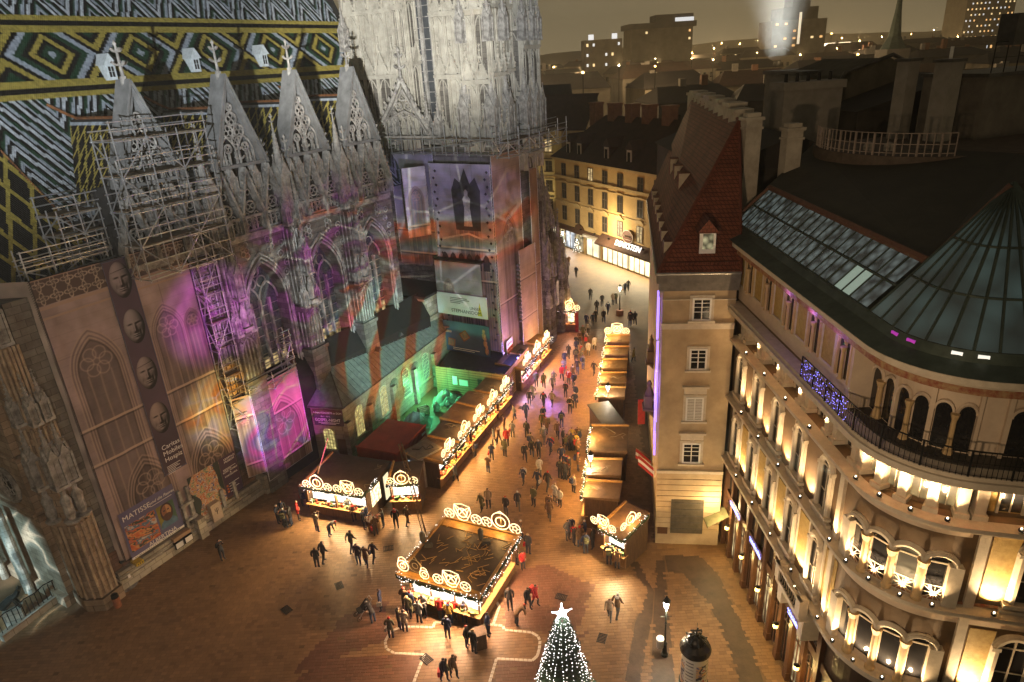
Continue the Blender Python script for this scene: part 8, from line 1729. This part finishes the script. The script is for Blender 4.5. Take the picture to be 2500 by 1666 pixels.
for i, x in enumerate((3.6, 8.5)): o = MB().box(x-.6, x+.6, 133, 136, 20, 21.8).wall([(x-.8, 21.7), (x+.8, 21.7), (x, 22.6)], 132.9, 136).build('dormer', m_trim if i else m_brown, dm_); MB().box(x-.4, x+.4, 132.9, 133, 20.3, 21.4).build('window', hl if not i else m_pane, o)

# ================================================================== the city beyond
m_far = [mat('far_wall_%d' % i, c, None, .2, .9, 0) for i, c in enumerate(((.22, .19, .14), (.16, .14, .11), (.27, .23, .17), (.13, .12, .11)))]
m_farroof = [MATS['dark_roofing'], m_brown]; FW = [glow('far_window', (1.0, .74, .36), .9), glow('far_window_cool', (.9, .95, 1.0), .6), glow('far_window_warm', (1.0, .55, .2), .9)]
rnd = random.Random(33)
def city_house(x, y, w, d, h, rz, lab, lit, cat='building', roof=True, name='city_house', group='houses of the city beyond the hotel'):
    o = thing(name, lab, cat, (x, y, 0), rz, group); MB().box(-w/2, w/2, -d/2, d/2, 0, h).build('wall', rnd.choice(m_far), o)
    if roof: rr = rnd.uniform(2, 4); MB().add([(-w/2-.4, -d/2-.4, h), (w/2+.4, -d/2-.4, h), (w/2+.4, d/2, h), (-w/2-.4, d/2, h), (-w/2*.75, 0, h+rr), (w/2*.75, 0, h+rr)], [(0, 1, 5, 4), (1, 2, 5), (2, 3, 4, 5), (3, 0, 4)]).build('roof', rnd.choice(m_farroof), o)
    for k in range(rnd.randrange(1, 4)): cx_ = rnd.uniform(-w*.4, w*.4); MB().box(cx_-.7, cx_+.7, -.5, .5, h, h+rnd.uniform(3.5, 5)).build('chimney', rnd.choice((m_shaft, MATS['brick_chimney'])), o)
    nx = int(w/2.6)
    for f in range(int(h/3.6)):
        z = 1.5+f*3.6
        if z < h-9 or z+1.8 > h: continue
        for i in range(nx):
            xx = -w/2+1.6+i*2.6; m = rnd.choice(FW) if rnd.random() < lit else m_pane
            MB().box(xx-.55, xx+.55, -d/2-.06, -d/2, z, z+1.8).build('window', m, o)
    return o
HCOL = ['grey', 'dark', 'brown', 'pale', 'sooty']
for row, (yy, hh, lit, n) in enumerate(((150, 20.5, .12, 7), (185, 21.5, .18, 8), (230, 22.5, .22, 9), (290, 23.2, .25, 10), (370, 24, .28, 11), (480, 24.5, .3, 12))):
    for i in range(n):
        az = -.02+.78*(i+.5)/n+rnd.uniform(-.02, .02); x = math.tan(az)*yy+rnd.uniform(-3, 3); w = rnd.uniform(.75, 1.05)*yy*.78/n*1.15
        if row == 0 and x < 24: continue
        if abs(x-84) < 24 and 195 < yy < 240: continue
        city_house(x, yy+rnd.uniform(-8, 8), w, 14, hh+rnd.uniform(-2.2, 1.2), rnd.uniform(-.25, .25)-az*.3, 'dark roofed city house in the %s row beyond the hotel, %s from the left' % (('first', 'second', 'third', 'fourth', 'fifth', 'farthest')[row], ('first', 'second', 'third', 'fourth', 'fifth', 'sixth', 'seventh', 'eighth', 'ninth', 'tenth', 'eleventh', 'twelfth')[i]), lit)
def dirxy(a, r): return a[0]*r, a[1]*r
def tower(lab, ax, y, w, h, seed, lit, crown=None, m=None, nx=6):
    x = ax*y; rd = random.Random(seed); o = thing('tower_block', lab, 'tower block', (x, y, 0), 0); MB().box(-w/2, w/2, 0, w*.7, 0, h).build('wall', m or m_far[0], o); f = 0
    z = h-1.5
    while z > 14:
        for i in range(nx):
            if rd.random() < lit: xx = -w/2+w*(i+.5)/nx; s = w/nx*.15; MB().box(xx-s, xx+s, -.15, 0, z-1.2, z).build('window', rd.choice(FW), o)
        z -= 4.2
    if crown: crown(o, w, h)
    return o
def crown_sign(o, w, h):
    for k in (-.32, .3): MB().box(w*k-1.2, w*k+1.2, -.2, 0, h, h+2.2).build('roof_sign', FW[1], o)
def crown_plant(o, w, h): MB().box(-w*.55, w*.55, -1, w*.7, h, h+3).box(-w*.1, w*.5, 0, w*.5, h+3, h+7).build('plant_room', m_far[3], o); MB().box(w*.2, w*.5, -1.2, -1, h+3, h+5).build('roof_sign', FW[1], o)
def crown_step(o, w, h): MB().box(-w*.32, w*.32, 0, w*.6, h, h+7).box(-w*.16, w*.16, 0, w*.4, h+7, h+13).wall([(-w*.2, h+13), (w*.2, h+13), (0, h+18)], 0, w*.3).build('stepped_top', m_far[1], o); MB().box(-w*.022, w*.022, -.3, 0, h-14, h+4).build('lit_shaft', glow('lit_shaft', (1, .85, .6), .7), o)
tower('hotel tower with two white roof signs and scattered lit windows', .148, 330, 17, 36, 1, .30, crown_sign); tower('wide office block with an overhanging flat top', .228, 430, 36, 42, 2, .10, crown_plant, m_far[0], 10); tower('low broad office block between two towers on the skyline', .19, 460, 46, 33, 7, .05, None, m_far[2], 14)
tower('stepped glass tower with a pointed lit top', .415, 460, 34, 43, 3, .35, crown_step, m_far[2], 6); tower('slab tower covered with rows of warm lit windows at the far right', .673, 600, 40, 74, 4, .78, None, m_far[1], 12)
hs = thing('exhibition_hall', 'bright lit long hall on the skyline left of the green spire', 'hall', (255, 560, 0), 0); MB().box(-22, 22, 0, 20, 0, 27).build('wall', m_far[1], hs); MB().box(-18, 18, -.3, 0, 24, 28).build('lit_front', glow('hall_light', (1, .82, .5), 3), hs)
gs = thing('church_spire', 'slim green copper church spire with a gold tip on the skyline', 'spire', (104, 190, 0)); MB().box(-3, 3, -3, 3, 0, 27).build('tower', m_far[3], gs); MB().lathe([(3.2, 27), (1.6, 30), (.8, 36), (.1, 47)], n=8).build('spire', m_copper, gs); MB().blob((0, 0, 47.6), .7, 0, 1.3).build('gilt_ball', glow('gilt_glow', (1, .7, .25), .6), gs)  # gilt ball glows by itself, the light on it put into its material
for i, (ax, y, k) in enumerate(((.02, 172, 0), (.12, 150, 0), (.22, 168, 2), (.30, 208, 0), (.17, 210, 1), (.08, 255, 0), (.27, 262, 2), (.42, 205, 0), (.50, 165, 2), (.36, 320, 0), (.22, 330, 1), (.47, 300, 0))):  # lamps added among the far roofs to light the house fronts
    o = thing('distant_lamp', 'added lamp between the dark roofs of the city, %s from the left' % ('first second third fourth fifth sixth seventh eighth ninth tenth eleventh twelfth'.split()[sorted((a, j) for j, (a, _, _) in enumerate(((.02, 0, 0), (.12, 0, 0), (.22, 0, 0), (.30, 0, 0), (.17, 0, 0), (.08, 0, 0), (.27, 0, 0), (.42, 0, 0), (.50, 0, 0), (.36, 0, 0), (.22, 0, 0), (.47, 0, 0)))).index((ax, i))]), 'light', (ax*y, y, 0)); MB().cyl((0, 0, 0), (0, 0, 26.5), .12, 5).build('mast', m_iron, o); MB().blob((0, 0, 26.6), .3).build('lamp', FW[k], o); point('lamp_light', (0, 0, 27.5), 3500, (1, .68, .34), .5, o)
lights = [(.035, 420, 26, 0), (.30, 520, 29, 0), (.335, 600, 31, 0), (.36, 640, 33, 1), (.27, 480, 27, 2), (.50, 560, 28, 0), (.53, 620, 30, 0), (.44, 520, 26, 0), (.60, 640, 33, 1), (.385, 700, 34, 0), (.25, 640, 30, 1), (.46, 760, 36, 0), (.31, 700, 33, 0), (.57, 700, 31, 2), (.635, 560, 27, 0), (.475, 640, 31, 0)]
where = ['farthest left', 'left of the searchlight', 'just right of the searchlight', 'near the stepped tower', 'under the office block', 'beside the bright hall', 'right of the bright hall', 'below the stepped tower', 'left of the warm slab tower', 'between the searchlight and the stepped tower', 'by the office block roof', 'above the bright hall', 'in the searchlight glow', 'right of the green spire', 'far right over the terrace', 'next to the green spire']
for (ax, y, z, k), wv in zip(lights, where):
    o = thing('distant_lamp', 'distant street light on the skyline, '+wv, 'light', (ax*y, y, 0)); MB().cyl((0, 0, 0), (0, 0, z), .25, 5).build('mast', m_iron, o); MB().blob((0, 0, z), .8).build('lamp', FW[k], o); point('lamp_light', (0, 0, z+1.5), 9000, (1, .66, .3), 1.0, o)
# ================================================================== misty air and the searchlight in it
HAZE = True
if HAZE:
    hz, N, L, b = new_mat('haze_air'); N.remove(b); pvn = N.new('ShaderNodeVolumePrincipled'); pvn.inputs['Density'].default_value = .0004; pvn.inputs['Color'].default_value = (.85, .80, .66, 1); pvn.inputs['Anisotropy'].default_value = .2
    L.new(pvn.outputs[0], N['Material Output'].inputs['Volume'])
    o = MB().box(-1200, 1200, -59, 1500, -1.2, 95).build('haze', hz); tag(o, kind='stuff')
sl = thing('searchlight', 'searchlight throwing a white beam up into the mist beyond the roofs', 'searchlight', (84, 216, 23.8)); MB().lathe([(1.0, 0), (1.1, .6), (1.0, 1.4), (1.2, 1.5)], n=14).build('housing', m_iron, sl); MB().lathe([(.95, 1.38), (.95, 1.45)], n=14).build('lens', glow('search_lens', (.9, .95, 1), 20), sl)
d = bpy.data.lights.new('search_beam', 'SPOT'); d.energy = 3.8e6; d.color = (.86, .92, 1.0); d.spot_size = R_(50); d.spot_blend = 1.0; d.shadow_soft_size = 4.0
l = bpy.data.objects.new('search_beam', d); COL.objects.link(l); l.location = (84, 216, 25.5); aim(l, (80, 216, 90))
